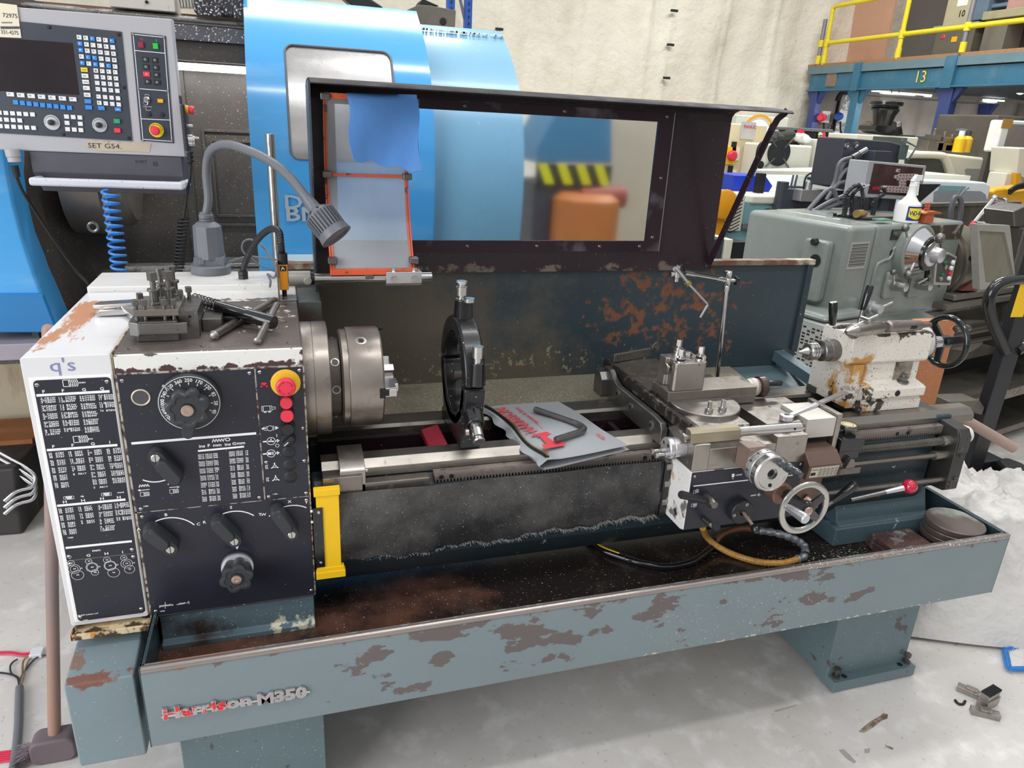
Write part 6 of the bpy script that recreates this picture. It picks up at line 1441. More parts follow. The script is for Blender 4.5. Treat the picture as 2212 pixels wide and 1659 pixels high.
for i in range(60): x = random.uniform(.56,.91); mb.box(x,x + random.uniform(.003,.008),1.72,1.735,2.005,2.008 + random.uniform(.001,.005))
obj('swarf_crumbs',mb,'ink',CN)
D.objects['swarf_crumbs']['kind'] = 'stuff'
# left fixed cover: curved edge in x, so build as outline extruded
mb = MB()
lc = [(1.22 + .0,1.62)]
P = [at(u,v,y=1.36) for u,v in ((-60,318),(14,318),(22,380),(34,440),(52,510),(78,590),(103,655),(126,716),(-60,716))]
mb.prism([(p.x,p.z) for p in P],'y',1.34,1.9); LCV = obj('fixed_cover',mb,'blue',CN,bevel=.012,seg=3)
P2 = [at(u,v,y=1.338) for u,v in ((-60,634),(94,633),(127,717),(-60,717))]
mb = MB(); mb.prism([(p.x,p.z) for p in P2],'y',1.325,1.345); obj('lower_panel',mb,mat('deep_blue_enamel','1c76b4',.2,0,[specks('0c3a60',30,.75)],var=.05,coat=.4),CN,bevel=.006)
mb = MB(); mb.box(-2.2,-.85,1.28,2.2,.80,.86); mb.box(-2.2,.95,2.1,2.4,.0,.80,1); mb.box(-.6,.95,1.5,2.1,0,.80,1); mb.box(-2.2,-.86,1.30,1.9,.78,.80,1); obj('machine_base',mb,[mat('lilac_grey_sill','a098a2',.4,.3,[dict(col='5a5254',scale=10,thr=.62,soft=.04,rough=.5)],var=.08),'inner'],CN,bevel=.004)
# interior walls
mb = MB(); mb.box(-.95,.5,2.02,2.05,.86,2.0); mb.hull([V((-.90,1.35,.86)),V((-.88,1.35,.86)),V((-.66,2.03,.86)),V((-.70,2.03,.86))],[V((-.98,1.35,2.0)),V((-.96,1.35,2.0)),V((-.80,2.03,2.0)),V((-.84,2.03,2.0))]); mb.box(-.9,.5,1.9,2.05,.8,.92)
INT = obj('work_enclosure',mb,'inner',CN)
mb = MB()
for z0,x0 in ((1.50,-.27),(1.20,-.55)):
    pass
for a,b in (((-.33,1.57),(-.12,1.57)),((-.33,1.17),(-.12,1.17)),((-.33,1.17),(-.33,1.57)),((-.30,1.21),(-.12,1.21)),((-.30,1.21),(-.30,1.53)),((-.30,1.53),(-.12,1.53))): mb.bar((a[0],2.012,a[1]),(b[0],2.012,b[1]),.014,.012)
mb.box(-.42,-.385,2.005,2.02,1.0,1.95); obj('back_door_ribs',mb,'inner',INT,bevel=.002)
mb = MB(); mb.box(-.75,.4,1.78,1.80,1.795,1.822); obj('machine_light',mb,mat('lit_fluorescent_tube','ffffff',.4,var=0,emit=('fbfdff',3.0)),CN)
mb = MB(); mb.box(-2.2,.5,1.76,1.86,1.955,1.985); mb.box(-2.2,.5,1.74,1.9,1.90,1.953,1); mb.box(-2.2,.5,1.77,1.84,1.83,1.90,2); mb.cyl((-2.2,1.745,1.972),(.5,1.745,1.972),.008)
obj('top_rail',mb,['railm',mat('swarfed_rail_cover','77757c',.3,.6,[specks('f0f0f2',45,.63)],var=.1),'inner'],CN,bevel=.003)
mb = MB(); mb.box(-2.2,.6,1.9,1.93,1.985,2.005); obj('rust_strip',mb,mat('brown_rust_strip','7a5242',.6,.1,var=.1),CN)
mb = MB(); mb.box(-.74,.5,1.55,1.63,.955,1.0); mb.box(-.73,.5,1.63,1.75,1.005,1.025); mb.box(-.40,.5,1.75,1.9,1.03,1.045); mb.box(-.64,-.3,1.68,1.75,1.025,1.05)
obj('slant_bed_rails',mb,'railm',CN,bevel=.003)
mb = MB()
for i in range(6): mb.cyl((-.6 + i * .17,1.549,.968),(-.6 + i * .17,1.547,.968),.005,n=10)
obj('rail_screw',mb,'rubber',CN)
mb = MB(); mb.prism([(-.84,.86),(-.80,.925),(-.56,.925),(-.56,.86)],'y',1.3,1.9); obj('chute',mb,'railm',CN,bevel=.003)
mb = MB(); mb.rev((-.80,1.78,1.40),(1,0,0),[(0,.23),(.10,.235),(.13,.235),(.14,.225),(.142,.2),(.20,.2),(.22,.18)],56); HC = obj('machine_chuck',mb,mat('oily_chuck_casting','7d756f',.38,.5,[specks('3a3634',40,.72)],var=.12),CN)
mb = MB(); mb.box(-.655,-.64,1.545,1.56,1.18,1.40); mb.ringt((-.70,1.545,1.225),(0,1,0),.016,.006,20,8); obj('jaw_guide',mb,'steel',HC)
# sliding carriage blocks above the rail
mb = MB(); mb.box(-.10 - .07,.09 - .07,1.7,1.84,1.995,2.12); mb.box(-.155,-.075,1.68,1.7,1.985,2.02); mb.box(-.03,.01,1.68,1.7,1.985,2.02)
mb.v = [p + V((-.125,0,0)) for p in mb.v]; obj('carriage_block',mb,mat('swarf_caked_block','3f3e42',.4,.4,[specks('e6e6ea',50,.60)],var=.2,bump=.5,bscale=90),CN,bevel=.004)
mb = MB(); mb.box(-.58,-.36,1.72,1.9,1.99,2.04); mb.cyl((-.455,1.718,2.015),(-.455,1.712,2.015),.006,mi=1); obj('guide_block',mb,[mat('chipped_cream_block','c8c2b8',.45,0,[dict(col='a0725c',scale=9,thr=.58,soft=.03,rough=.6),dict(col='5c5a50',scale=9,thr=.66,soft=.03,rough=.6)],var=.05),'rubber'],CN,bevel=.003)
# cable chain
CC = MB(); n = 58
pts = [at(345 + (725 - 345) * i / n,6 + 18 * (i / n) ** 1.6,y=2.25) for i in range(n + 1)]
for a,b in zip(pts[:-1],pts[1:]): CC.bar(a + (b - a) * .08,a + (b - a) * .92,.05,.042)
e = pts[-1]
single('cable_chain',CC,mat('silver_chain_links','b4b2aa',.35,.7,var=.1),'silver segmented cable chain running above the blue machine door','cable chain',bevel=.003)

# ---------------------------------------------------------------- control console
K = Frame((-.29,1.0,0),math.radians(-5))
KC = thing('control_console','grey CNC control console with dark screen, keypad and round yellow emergency button','control console',(-.29,1.0,1.5),rz=math.radians(-5))
ROOTM[KC] = Matrix.Translation(V((-.29,1.0,1.5))) @ Matrix.Rotation(math.radians(-5),4,'Z')


def kz(x,y,dy_=-.0035): return K.at(x / 5.027,y / 5.027,y=dy_)


def KMB(): return MB(K.m)


mb = KMB(); mb.prism(rrect(-.85,-.008,1.520,1.902,.004),'y',0,.03); mb.box(-.82,-.06,.03,.12,1.54,1.88); obj('console_body',mb,'cgrey',KC,bevel=.004)
mb = KMB(); mb.prism([(.004,1.52),(.004,1.46),(.06,1.40),(.13,1.40),(.13,1.52)],'x',-.44,-.02); LBx = obj('lower_housing',mb,mat('dark_grey_housing','4c4c54',.4,0,var=.06),KC,bevel=.003)
mb = KMB(); a,b = K.at(62,392,y=-.05),K.at(397,398,y=-.05); mb.box(a.x,b.x,-.055,-.035,a.z - .012,a.z + .012); mb.box(a.x,a.x + .02,-.04,.06,a.z - .012,a.z + .012); mb.box(b.x - .02,b.x,-.04,.06,a.z - .012,a.z + .012); obj('grab_handle',mb,mat('chipped_white_handle','c9cad2',.4,0,[specks('4a3c38',60,.68)],var=.03),KC,bevel=.008,seg=3)
# dark membrane and screen
q = [kz(*p,0) for p in ((-60,205),(1322,345),(1440,1532),(-60,1440))]
mb = KMB(); mb.hull([p + V((0,-.0025,0)) for p in q],[p + V((0,.001,0)) for p in q]); KP = obj('keyboard_panel',mb,'cdark',KC)
q = [kz(*p,-.003) for p in ((-60,405),(785,468),(858,1030),(-60,985))]
mb = KMB(); mb.hull([p + V((0,-.0008,0)) for p in q],[p for p in q]); obj('screen',mb,mat('dark_glass_screen','241c20',.12,0,[dict(col='4a2028',scale=1.2,thr=.62,soft=.08,rough=.12,op=.6,st=(3,1,.2))],var=.2,coat=.5),KC)


def quad(mb,x,y,w,h,mi=0,dy_=-.0045,th=.002,sk=.12):
    """key drawn on the console face at zoom pixel x,y (top left), w,h px"""
    c = kz(x + w / 2,y + h / 2,0); k = .000205; hw,hh = w * k / 2,h * k / 2 * .99
    mb.box(c.x - hw,c.x + hw,dy_,dy_ + th,c.z - hh,c.z + hh,mi); return V((c.x,dy_,c.z))


kw = mat('white_key_cap','dcdcdc',.4,var=.05); kb = mat('blue_key_cap','2f86d6',.4,var=.05); ky = mat('yellow_key_cap','e8cc1e',.4,var=.05); kdk = mat('dark_key_legend','2a2a30',.5,var=0)
M.update(kw=kw,kb=kb,ky=ky,kdk=kdk)


def key(x,y,w,h,t,m_,th=.0038):
    mb = KMB(); c = quad(mb,x,y,w,h,0,-.0065,.0045)
    if t: mb.text(t,(c.x - w * .000205 * .3,-.0068,c.z - h * .00003),.0042 if len(t) < 3 else .0026,mi=1,bold=True)
    return obj('key',mb,[m_,'kdk' if m_ != 'kb' else 'ink'],KP,flat=True)


rows = ['ABCDEF','GHIJKL','MNÑOPQ','RSTUVW','XYZ·CS']
bl = set('CFGMSTXZ')
for r,row in enumerate(rows):
    for c,ch in enumerate(row):
        key(838 + c * 71 + r * 8.5,378 + c * 8 + r * 69.5,58,56,ch,'kb' if (ch in bl and not (r == 4 and c == 5)) else 'kw')
for r,row in enumerate(('@789','/456','*123','+-0.','=□↑□','%←↓→')):
    for c,ch in enumerate(row): key(1020 + c * 70 + r * 7.5,740 + c * 6 + r * 67 + (14 if r > 3 else 0),56,55,ch if ch in '@789/456*1230.-+=%' else '-','kw')
for i,(t,m_) in enumerate((('ENTER','ky'),('HELP','kw'),('RECALL','kw'),('ESC','kw'),('MAIN','kw'),('','kb'),('','kb'))): key(880 + i * 8,730 + i * 66 + (8 if i > 3 else 0) + (4 if i > 4 else 0),84,56,t,m_)
key(1066,1145,84,56,'','kb'); key(1246,1160,82,54,'RESET','kb')
for i in range(7): key(76 + i * 113,996 + i * 9,90,56,'F%d' % (i + 1),'kw')
for i in range(9): key(148 + i * 73,1082 + i * 7.5,62,58,'','kb')
for r in range(3):
    for c in range(6):
        if r == 1 and c > 3: continue
        key(-28 + c * 72 + r * 6,1195 + r * 73 + c * 4,58,55,'','kw')
    for c in range(3):
        if r == 1 and c == 1: continue
        key(700 + c * 72 + r * 6,1238 + r * 68 + c * 5,60,56,'','kw')
for x,y,t in ((572,1330,.0215),(1088,1358,.0205)):
    c = kz(x,y,0); mb = KMB(); mb.rev((c.x,-.003,c.z),(0,-1,0),[(0,t),(.002,t),(.0035,t * .96),(.004,0)],40)
    for i in range(15): a = math.radians(-10 + 200 * i / 14); e = V((math.cos(a),0,math.sin(a))); mb.line([V((c.x,-.0075,c.z)) + e * t * .72,V((c.x,-.0075,c.z)) + e * t * .86],.0012,NY,1)
    DK = obj('override_dial',mb,[mat('silver_dial_face','c2c4c8',.3,.4,var=.04),'kdk'],KP)
    mb = KMB(); mb.rev((c.x,-.006,c.z),(0,-1,0),[(0,.0085),(.012,.008),(.013,.006)],24); obj('dial_knob',mb,'black',KP)
for x,y,m_ in ((1235,1285,mat('green_rocker_key','1f9a6c',.4)),(1240,1385,'red')):
    mb = KMB(); quad(mb,x,y,84,62,0,-.008,.006); obj('rocker_button',mb,m_,KP,bevel=.001)
for x,y in ((537,297),(1290,375),(1347,950),(690,1460),(1402,1498)):
    c = kz(x,y,0); mb = KMB(); mb.rev((c.x,-.003,c.z),(0,-1,0),[(0,.0045),(.002,.0045),(.003,.003)],14); obj('panel_screw',mb,'rubber',KP)
# switch strip on the right
q = [kz(*p,0) for p in ((1424,352),(1800,392),(1890,1556),(1532,1526))]
mb = KMB(); mb.hull([p + V((0,-.0022,0)) for p in q],[p + V((0,.001,0)) for p in q]); SWp = obj('switch_strip',mb,'cdark',KC)
mb = KMB(); L_ = lambda *P: mb.line([kz(*p,-.0026) for p in P],.0016,NY)
L_((1445,372),(1780,405),(1865,1535),(1552,1512),(1445,372)); L_((1465,548),(1790,578)); L_((1503,962),(1825,988)); L_((1535,1290),(1845,1304)); mb.ring2(kz(1537,423,-.0026),X_,Z_,.0022,.0032,mi=1); mb.line([kz(1695,425,-.0026),kz(1698,455,-.0026)],.0012,NY,2)
mb.ring2(kz(1598,1060,-.0026),X_,Z_,.0085,.0092,a0=.7,a1=2.4); mb.ring2(kz(1610,1165,-.0026),X_,Z_,.0085,.0092,a0=4.0,a1=5.6); mb.text('NORM-OVERRIDE',kz(1552,1160,-.0026),.0022)
obj('strip_lines',mb,['ink','redink',mat('green_print','3ac050',.5,var=0)],SWp,flat=True,recalc=False)
for x,y,w,h,m_ in ((1505,455,66,72,mat('dark_red_push_key','a01a38',.3,coat=.3)),(1662,465,66,76,mat('green_push_key','1fc23c',.3,coat=.3)),(1710,1070,74,52,mat('amber_push_key','f0a818',.3))):
    mb = KMB(); quad(mb,x,y,w,h,0,-.008,.006); obj('push_key',mb,m_,SWp,bevel=.001)
for r in range(4):
    for c in range(2):
        mb = KMB(); p = quad(mb,1535 + c * 105 + r * 8,613 + r * 80 + c * 8,88,66,0,-.005,.004); mb.ring2((p.x,-.0055,p.z),X_,Z_,.002,.0028,mi=1); obj('symbol_key',mb,['red' if (r,c) == (2,0) else 'black','kw'],SWp,bevel=.0008)
c = kz(1600,1083,0); mb = KMB(); mb.rev((c.x,-.003,c.z),(0,-1,0),[(0,.009),(.004,.009),(.006,.006),(.010,.0055)],20); mb.ringt((c.x - .003,-.012,c.z - .009),(0,1,0),.006,.0007,20,5); mb.box(c.x - .005,c.x - .002,-.013,-.012,c.z - .03,c.z - .014); obj('key_switch',mb,'chrome',SWp)
for x,y in ((1618,1240),(1760,1246)): c = kz(x,y,0); mb = KMB(); mb.rev((c.x,-.003,c.z),(0,-1,0),[(0,.0068),(.003,.0065),(.0035,0)],20); obj('blank_plug',mb,'black',SWp)
c = kz(1703,1413,0); mb = KMB(); mb.rev((c.x,-.003,c.z),(0,-1,0),[(0,.0205),(.002,.0205),(.0025,0)],40)
for i,ch in enumerate('EMERGENCY'): a = math.radians(168 - i * 19.5); e = V((math.cos(a),0,math.sin(a))); mb.text(ch,V((c.x,-.0058,c.z)) + e * .0145,.0045,x=(math.sin(a),0,-math.cos(a)),y=e,mi=1,bold=True,center=True)
ER = obj('emergency_ring',mb,[mat('lemon_yellow_ring','ecd51e',.4),'kdk'],SWp,recalc=True)
mb = KMB(); mb.rev((c.x,-.005,c.z - .001),(0,-1,0),[(0,.009),(.010,.009),(.012,.0125),(.020,.0135),(.025,.011),(.026,0)],32); obj('emergency_button',mb,'red',SWp)
for x,y in ((1445,370),(1780,405),(1503,962),(1825,986),(1553,1522),(1868,1536)): c = kz(x,y,0); mb = KMB(); mb.rev((c.x,-.002,c.z),(0,-1,0),[(0,.0038),(.003,.0028)],12); obj('strip_screw',mb,'bright',SWp)
# paper label and taped note
q = [kz(*p,-.0045) for p in ((-60,25),(182,55),(232,412),(-60,400))]
mb = KMB(); mb.hull([p for p in q],[p + V((0,.0012,0)) for p in q]); mb.text('72975',kz(28,185,-.0055),.0105,mi=1,sx=1.0); mb.text('331-4275',kz(10,365,-.0055),.0095,mi=1,sx=.85)
zz_ = [kz(5 + i * 8,300 + (14 if i % 2 else -14),-.0055) for i in range(27)]; mb.line(zz_,.0014,NY,1); mb.line([kz(15 + i * 9,245 + (6 if i % 2 else -6),-.0055) for i in range(14)],.001,NY,1)
obj('paper_label',mb,[mat('yellowed_paper_label','e0d6c0',.7,var=.04),mat('blue_black_pen','20244a',.6,var=0)],KC,recalc=False,flat=True)
q = [kz(*p,-.0012) for p in ((935,1515),(1640,1560),(1625,1655),(1380,1640),(1080,1640),(915,1590))]
mb = KMB(); mb.hull([p for p in q],[p + V((0,.001,0)) for p in q]); mb.text('SET G54.',kz(955,1602,-.002),.0135,mi=1,sx=1.25); obj('masking_tape_note',mb,[mat('stained_masking_tape','b8aa96',.7,0,[dict(col='8a7a68',scale=20,thr=.6,soft=.05,rough=.8)],var=.08),'kdk'],KC,recalc=False,flat=True)
mb = KMB(); mb.text('SHIFT',K.at(292,352,y=.0035),.0085,sx=1.1); p = K.at(332,358,y=.0035); mb.line([p,p + X_ * .011,p + V((.011,0,.011)),p + Z_ * .011,p],.0012,NY); mb.text('EK',p + V((.001,0,.002)),.006); obj('marker_writing',mb,mat('black_marker','14141a',.5,var=0),KC,recalc=False,flat=True)
# cable gland under the console with cable down to the left
K2 = MB(); a = at(27,330,y=1.02); K2.rev(a + Z_ * .01,V((.05,0,-1)),[(0,.019),(.02,.019),(.022,.017),(.035,.017),(.036,.012)],24); obj('cable_plug',K2,'cgrey',KC)
mb = MB(); mb.rev(at(31,358,y=1.02),V((.08,0,-1)),[(0,.010),(.032,.0085)],20); mb.tube([at(u,v,y=y) for u,v,y in ((35,380,1.02),(50,415,1.03),(85,470,1.05),(125,530,1.08),(165,585,1.1),(193,617,1.1),(215,660,1.12))],.0045,10,sm=6); obj('console_cable',mb,'rubber',KC,smooth=80)
# hand pendant hanging on the console side
a = at(388,215,y=.985); b = at(413,326,y=.985)
PD = thing('hand_pendant','black ribbed hand pendant with red stop button hung on the console side','pendant',((a.x + b.x) / 2,.99,b.z))
mb = MB(); cx = (a.x + b.x) / 2; mb.box(a.x + .004,b.x - .004,.96,1.01,b.z,a.z - .012); mb.box(a.x,b.x - .012,.965,1.0,a.z - .012,a.z + .012); HP = obj('pendant_body',mb,'black',PD,bevel=.004)
for i in range(9): z = b.z + .012 + i * .0132; mb = MB(); mb.box(a.x + .008,b.x - .008,.958,.961,z,z + .0012); obj('body_rib',mb,'steeld',HP)
mb = MB(); z = at(420,238,y=.985).z; mb.cyl((b.x - .004,.985,z),(b.x + .004,.985,z),.013,mi=1); mb.rev((b.x + .004,.985,z),(1,0,0),[(0,.009),(.003,.0115),(.012,.012),(.015,.009)],26); obj('stop_button',mb,['red','ring'],PD)
mb = MB(); z = at(420,305,y=.985).z; mb.rev((b.x - .004,.985,z),(1,0,0),[(0,.019),(.012,.019),(.013,.016),(.018,.016)],36); mb.cyl((b.x + .012,.985,z + .009),(b.x + .026,.985,z + .009),.0035); z2_ = at(420,272,y=.985).z; mb.cyl((b.x - .004,.985,z2_),(b.x + .012,.985,z2_),.004); obj('pulse_wheel',mb,'chrome',PD)
mb = MB(); A = [at(u,v,y=y) for u,v,y in ((410,328,.99),(412,350,.99),(410,385,.99),(404,420,.99),(397,470,.99))]; mb.tube(A,.0042,10,sm=6); mb.rev(A[0],A[1] - A[0],[(0,.008),(.03,.006)],14); mb.tube([A[0] + V((0,0,-.001 - i * .0016)) + V((.009 * math.cos(i * .8),.009 * math.sin(i * .8),0)) for i in range(22)],.002,6)
s,e = at(397,472,y=.99),at(385,585,y=.99); n = 15; mb.tube([s + (e - s) * (i / (n * 12)) + V((.0145 * math.cos(i * PI / 6),.0145 * math.sin(i * PI / 6),0)) for i in range(n * 12)],.0038,8); obj('coiled_cable',mb,'rubber',PD,smooth=80)
# blue coiled air line
mb = MB(); s,e = at(237,412,y=.95),at(259,588,y=.93); n = 11; mb.tube([s + (e - s) * (i / (n * 16)) + V((.0215 * math.cos(i * PI / 8 + 2),.0215 * math.sin(i * PI / 8 + 2),0)) for i in range(n * 16)],.0042,10)
single('coiled_air_hose',mb,mat('blue_nylon_hose','2f7fd0',.25,0,var=.04,coat=.4),'bright blue coiled air hose hanging below the grey console','air hose',smooth=80)

# ---------------------------------------------------------------- things behind the blue machine (top)
mb = MB(); P = [at(u,v,y=3.4) for u,v in ((722,-20),(775,-20),(828,15),(826,30),(800,27),(760,12))]; mb.prism([(p.x,p.z) for p in P],'y',3.4,3.5); single('curved_bracket',mb,'black','black curved bracket arm above the blue machine door','bracket',bevel=.01)
mb = MB(); P = [at(u,v,y=3.6) for u,v in ((846,62),(850,34),(905,10),(932,12),(985,22),(983,62))]; mb.prism([(p.x,p.z) for p in P],'y',3.6,3.95); mb.prism([(p.x,p.z) for p in [at(u,v,y=3.6) for u,v in ((905,10),(915,-4),(950,12))]],'y',3.62,3.8,1); c = at(957,46,y=3.595); mb.cyl((c.x,3.598,c.z),(c.x,3.59,c.z),.022,mi=1); single('machine_head',mb,[mat('dusty_grey_casting','6d6a62',.6,.1,[specks('3a3630',20,.7)],var=.12),'rubber'],'grey machine head casting standing on a wooden pallet','machine part',bevel=.006)
mb = MB(); a = at(930,62,y=3.58); b = at(1006,74,y=3.58); z = (a.z + b.z) / 2
for k in range(3): mb.box(a.x,b.x + .1,3.5 + k * .2,3.58 + k * .2,z + .004,z + .02)
for x in (a.x,(a.x + b.x) / 2 + .05,b.x + .03): mb.box(x,x + .06,3.5,3.98,z - .06,z + .004)
single('wooden_pallet',mb,mat('bare_pallet_wood','b9936c',.7,0,var=.12,vscale=10),'small wooden pallet under the grey machine head','pallet')
for k,(u0,u1) in enumerate(((968,984),(1007,1022))):
    a,b = at(u0,-30,y=5.0),at(u1,-30,y=5.0); mb = MB(); mb.box(a.x,b.x,5.0,5.08,0,3.6); 
    RKp = thing('rack_upright',('blue','blue')[k] + ' perforated rack upright, the ' + ('left' if k == 0 else 'right') + ' one of two beside the tarp','rack post',((a.x + b.x) / 2,5.04,0),'blue rack uprights')
    obj('post',mb,mat('royal_blue_rack_paint','2452a4',.4,var=.05),RKp,bevel=.006); mb = MB()
    for i in range(34): z = 1.8 + i * .05; mb.box((a.x + b.x) / 2 - .006,(a.x + b.x) / 2 + .006,4.998,5.0,z,z + .025)
    tag(obj('slot_holes',mb,'rubber',RKp),None,None,kind=None)
mb = MB(); a,b = at(990,-20,y=5.05),at(1008,62,y=5.05); mb.bar(a,b,.02,.02); single('rack_brace',mb,'gplast','thin grey diagonal brace between the blue rack uprights','brace')
mb = MB(); c = at(446,30,y=1.95); mb.ringt(c,Y_,.02,.0028,30,8); obj('cable_loop',mb,'rubber',CN)

# ---------------------------------------------------------------- things seen blurred through the hood window
cab = mat('steel_blue_cabinet','4f87ab',.4,var=.05)
mb = MB(); P = [at(u,v,y=3.0) for u,v in ((1160,352),(1160,320),(1205,235),(1322,235),(1322,352))]; mb.prism([(p.x,p.z) for p in P],'y',3.0,3.5); zb_ = min(p.z for p in P); mb.box(P[0].x,P[3].x,3.02,3.48,0,zb_ - .12,1); HZc = thing('blue_press','steel blue machine with yellow and black hazard stripes seen through the hood window','machine',((P[0].x + P[3].x) / 2,3.2,0)); obj('cabinet',mb,[cab,mat('dark_press_body','4a4a52',.5,var=.1)],HZc,bevel=.01)
mb = MB(); a,b = P[0],P[4]; mb.box(a.x,b.x,2.99,3.02,zb_ - .125,zb_,0); w_ = (b.x - a.x) / 8
for k in range(4): x = a.x + w_ * (2 * k); mb.add([(x,2.988,zb_),(x + w_,2.988,zb_),(x + w_ * 1.9,2.988,zb_ - .125),(x + w_ * .9,2.988,zb_ - .125)],[(0,1,2,3)],1)
obj('hazard_stripe',mb,['black',mat('acid_yellow_stripe','e8e62a',.5,var=0)],HZc,flat=True)
mb = MB(); c = at(1268,560,y=2.85); mb.rev((c.x,2.95,0),(0,0,1),[(0,.2),(.02,.22),(1.22,.22),(1.26,.17)],40); single('orange_drum',mb,mat('orange_brown_drum','c8783c',.5,var=.08),'tall orange brown drum seen through the hood window','drum')
mb = MB(); P = [at(u,v,y=3.6) for u,v in ((1322,200),(1500,200),(1500,395),(1322,395))]; mb.box(P[0].x,P[1].x,3.6,4.2,.0,P[0].z - .1); single('cream_cabinet',mb,mat('warm_cream_cabinet','d8cbb2',.5,var=.05),'plain cream cabinet behind the right end of the hood window','cabinet',bevel=.01)
mb = MB(); c = at(1300,425,y=2.9); mb.rev((c.x - .15,2.9,c.z),(1,0,0),[(0,.05),(.3,.07),(.32,.02)],24); mb.box(c.x - .04,c.x + .05,2.9,3.0,.0,c.z); single('red_vice',mb,mat('dull_red_vice','9a4638',.5,var=.1),'dull red vice on a post seen through the hood window','vice')
# ================================================================ RIGHT: mezzanine (structure)
MX = 7.5
M['mezb'] = mat('teal_blue_mezzanine_steel','3a6f88',.45,.1,[dict(col='7f98a8',scale=2,thr=.62,soft=.1,op=.5)],var=.08)
M['mezp'] = mat('navy_post_steel','3c4a80',.45,.1,var=.08)
M['mezg'] = mat('grey_blue_channel','6d8790',.5,.2,var=.1)
M['osb'] = mat('chipboard_deck_edge','a07858',.7,0,var=.12,vscale=20)
M['yrail'] = mat('yellow_handrail_paint','e3cf2a',.45,0,[specks('6a5a2a',30,.70),dict(col='9a9270',scale=12,thr=.68,soft=.04,rough=.6)],var=.06)
M['grail'] = mat('galvanised_tube','8a8a90',.45,.5,var=.08)
zt_,zb2 = 2.61,2.30
mb = MB(); mb.box(MX,13,2.0,8.3,zt_,zt_ + .05); struct('trim_15',mb,'osb')
mb = MB(); mb.box(MX - .03,MX + .05,2.0,8.25,zt_ - .09,zt_ + .01,0); struct('trim_2',mb,'mezg',bevel=.004)
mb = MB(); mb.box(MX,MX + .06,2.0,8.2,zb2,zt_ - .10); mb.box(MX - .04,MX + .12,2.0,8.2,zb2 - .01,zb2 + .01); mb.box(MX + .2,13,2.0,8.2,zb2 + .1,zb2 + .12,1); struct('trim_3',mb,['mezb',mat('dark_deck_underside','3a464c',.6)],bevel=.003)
mb = MB(); a = at(1992,166,x=MX - .012); mb.text('13',(MX - .012,a.y + .12,a.z - .06),.13,x=(0,-1,0),y=(0,0,1)); struct('trim_4',mb,'yrail',flat=True,recalc=False)
mb = MB(); a = at(1795,172,x=MX - .012); mb.box(MX - .012,MX,a.y - .1,a.y + .1,a.z - .09,a.z + .09); struct('trim_5',mb,mat('rusty_patch_plate','8a7464',.6,var=.15))
posts = ((1778,8.05,'mezp',.07),(1858,7.22,'mezb',.07),(2064,5.72,'mezp',.085),(2132,None,'mezp',.07))
for i,(u,y,m_,w) in enumerate(posts):
    if y is None: p = at(u,230,y=8.0); x,y = p.x,8.0
    else: x = MX + .05
    mb = MB(); mb.box(x - .05,x + .05,y - w,y + w,0,2.3); mb.prism([(y - w - .12,2.29),(y - w,2.29),(y - w,2.12)],'x',x - .03,x + .03); mb.prism([(y + w + .12,2.29),(y + w,2.29),(y + w,2.12)],'x',x - .03,x + .03)
    if i in (1,2): mb.box(MX - .05,MX,y - w * .9,y + w * .9,2.28,zt_ + .02,1)
    struct('trim_%d' % (6 + i),mb,[m_,'mezb'],bevel=.004)
mb = MB(); mb.box(MX - .02,MX - .006,5.66,5.78,1.55,1.75); struct('trim_10',mb,mat('yellow_paint_mark','c8c83a',.6))
# handrail: one thing
HR = thing('handrail','yellow painted tube handrail along the mezzanine edge above the machines','handrail',(MX,6.0,zt_ + .05))
rx = MX + .02
za0 = at(1785,15,x=rx); mid = at(1785,92,x=rx)
mb = MB(); ye = 8.0; zt1,zm1 = at(1800,14,x=rx).z,at(1795,92,x=rx).z
mb.cyl((rx,ye,zm1),(rx,2.2,zm1 + .0),.028); obj('middle_rail',mb,'yrail',HR)
mb = MB(); mb.tube([(rx,ye,zt1 - .12),(rx,ye,zt1 - .03),(rx,ye - .04,zt1),(rx,ye - .15,zt1),(rx,2.2,zt1 + .03)],.028,12); obj('top_rail',mb,'yrail',HR)
for y,c in ((ye,'yrail'),(ye + .12,'grail'),(6.62,'yrail'),(5.66,'grail'),(4.4,'grail')):
    mb = MB(); mb.cyl((rx,y,zt_ + .03),(rx,y,zt1 if y < 8.1 else zt1 - .15),.028,mi=0); mb.cyl((rx,y,zm1 - .045),(rx,y,zm1 + .045),.038,mi=1); mb.cyl((rx,y,zt_ + .05),(rx,y,zt_ + .16),.036,mi=1); obj('rail_post',mb,[c,'yrail'],HR)
# things standing on the deck
zd = zt_ + .05


def yzpoly(pts,x0,th,m_,name,label,cat,parent=None,bevel=.01):
    P = [at(u,v,x=x0) for u,v in pts]; mb = MB(); mb.prism([(p.y,p.z) for p in P],'x',x0,x0 + th)
    return mb


def deckbox(u0,u1,vtop,x0,th):
    a,b = at(u0,vtop,x=x0),at(u1,vtop,x=x0); return a.y,b.y,(a.z + b.z) / 2


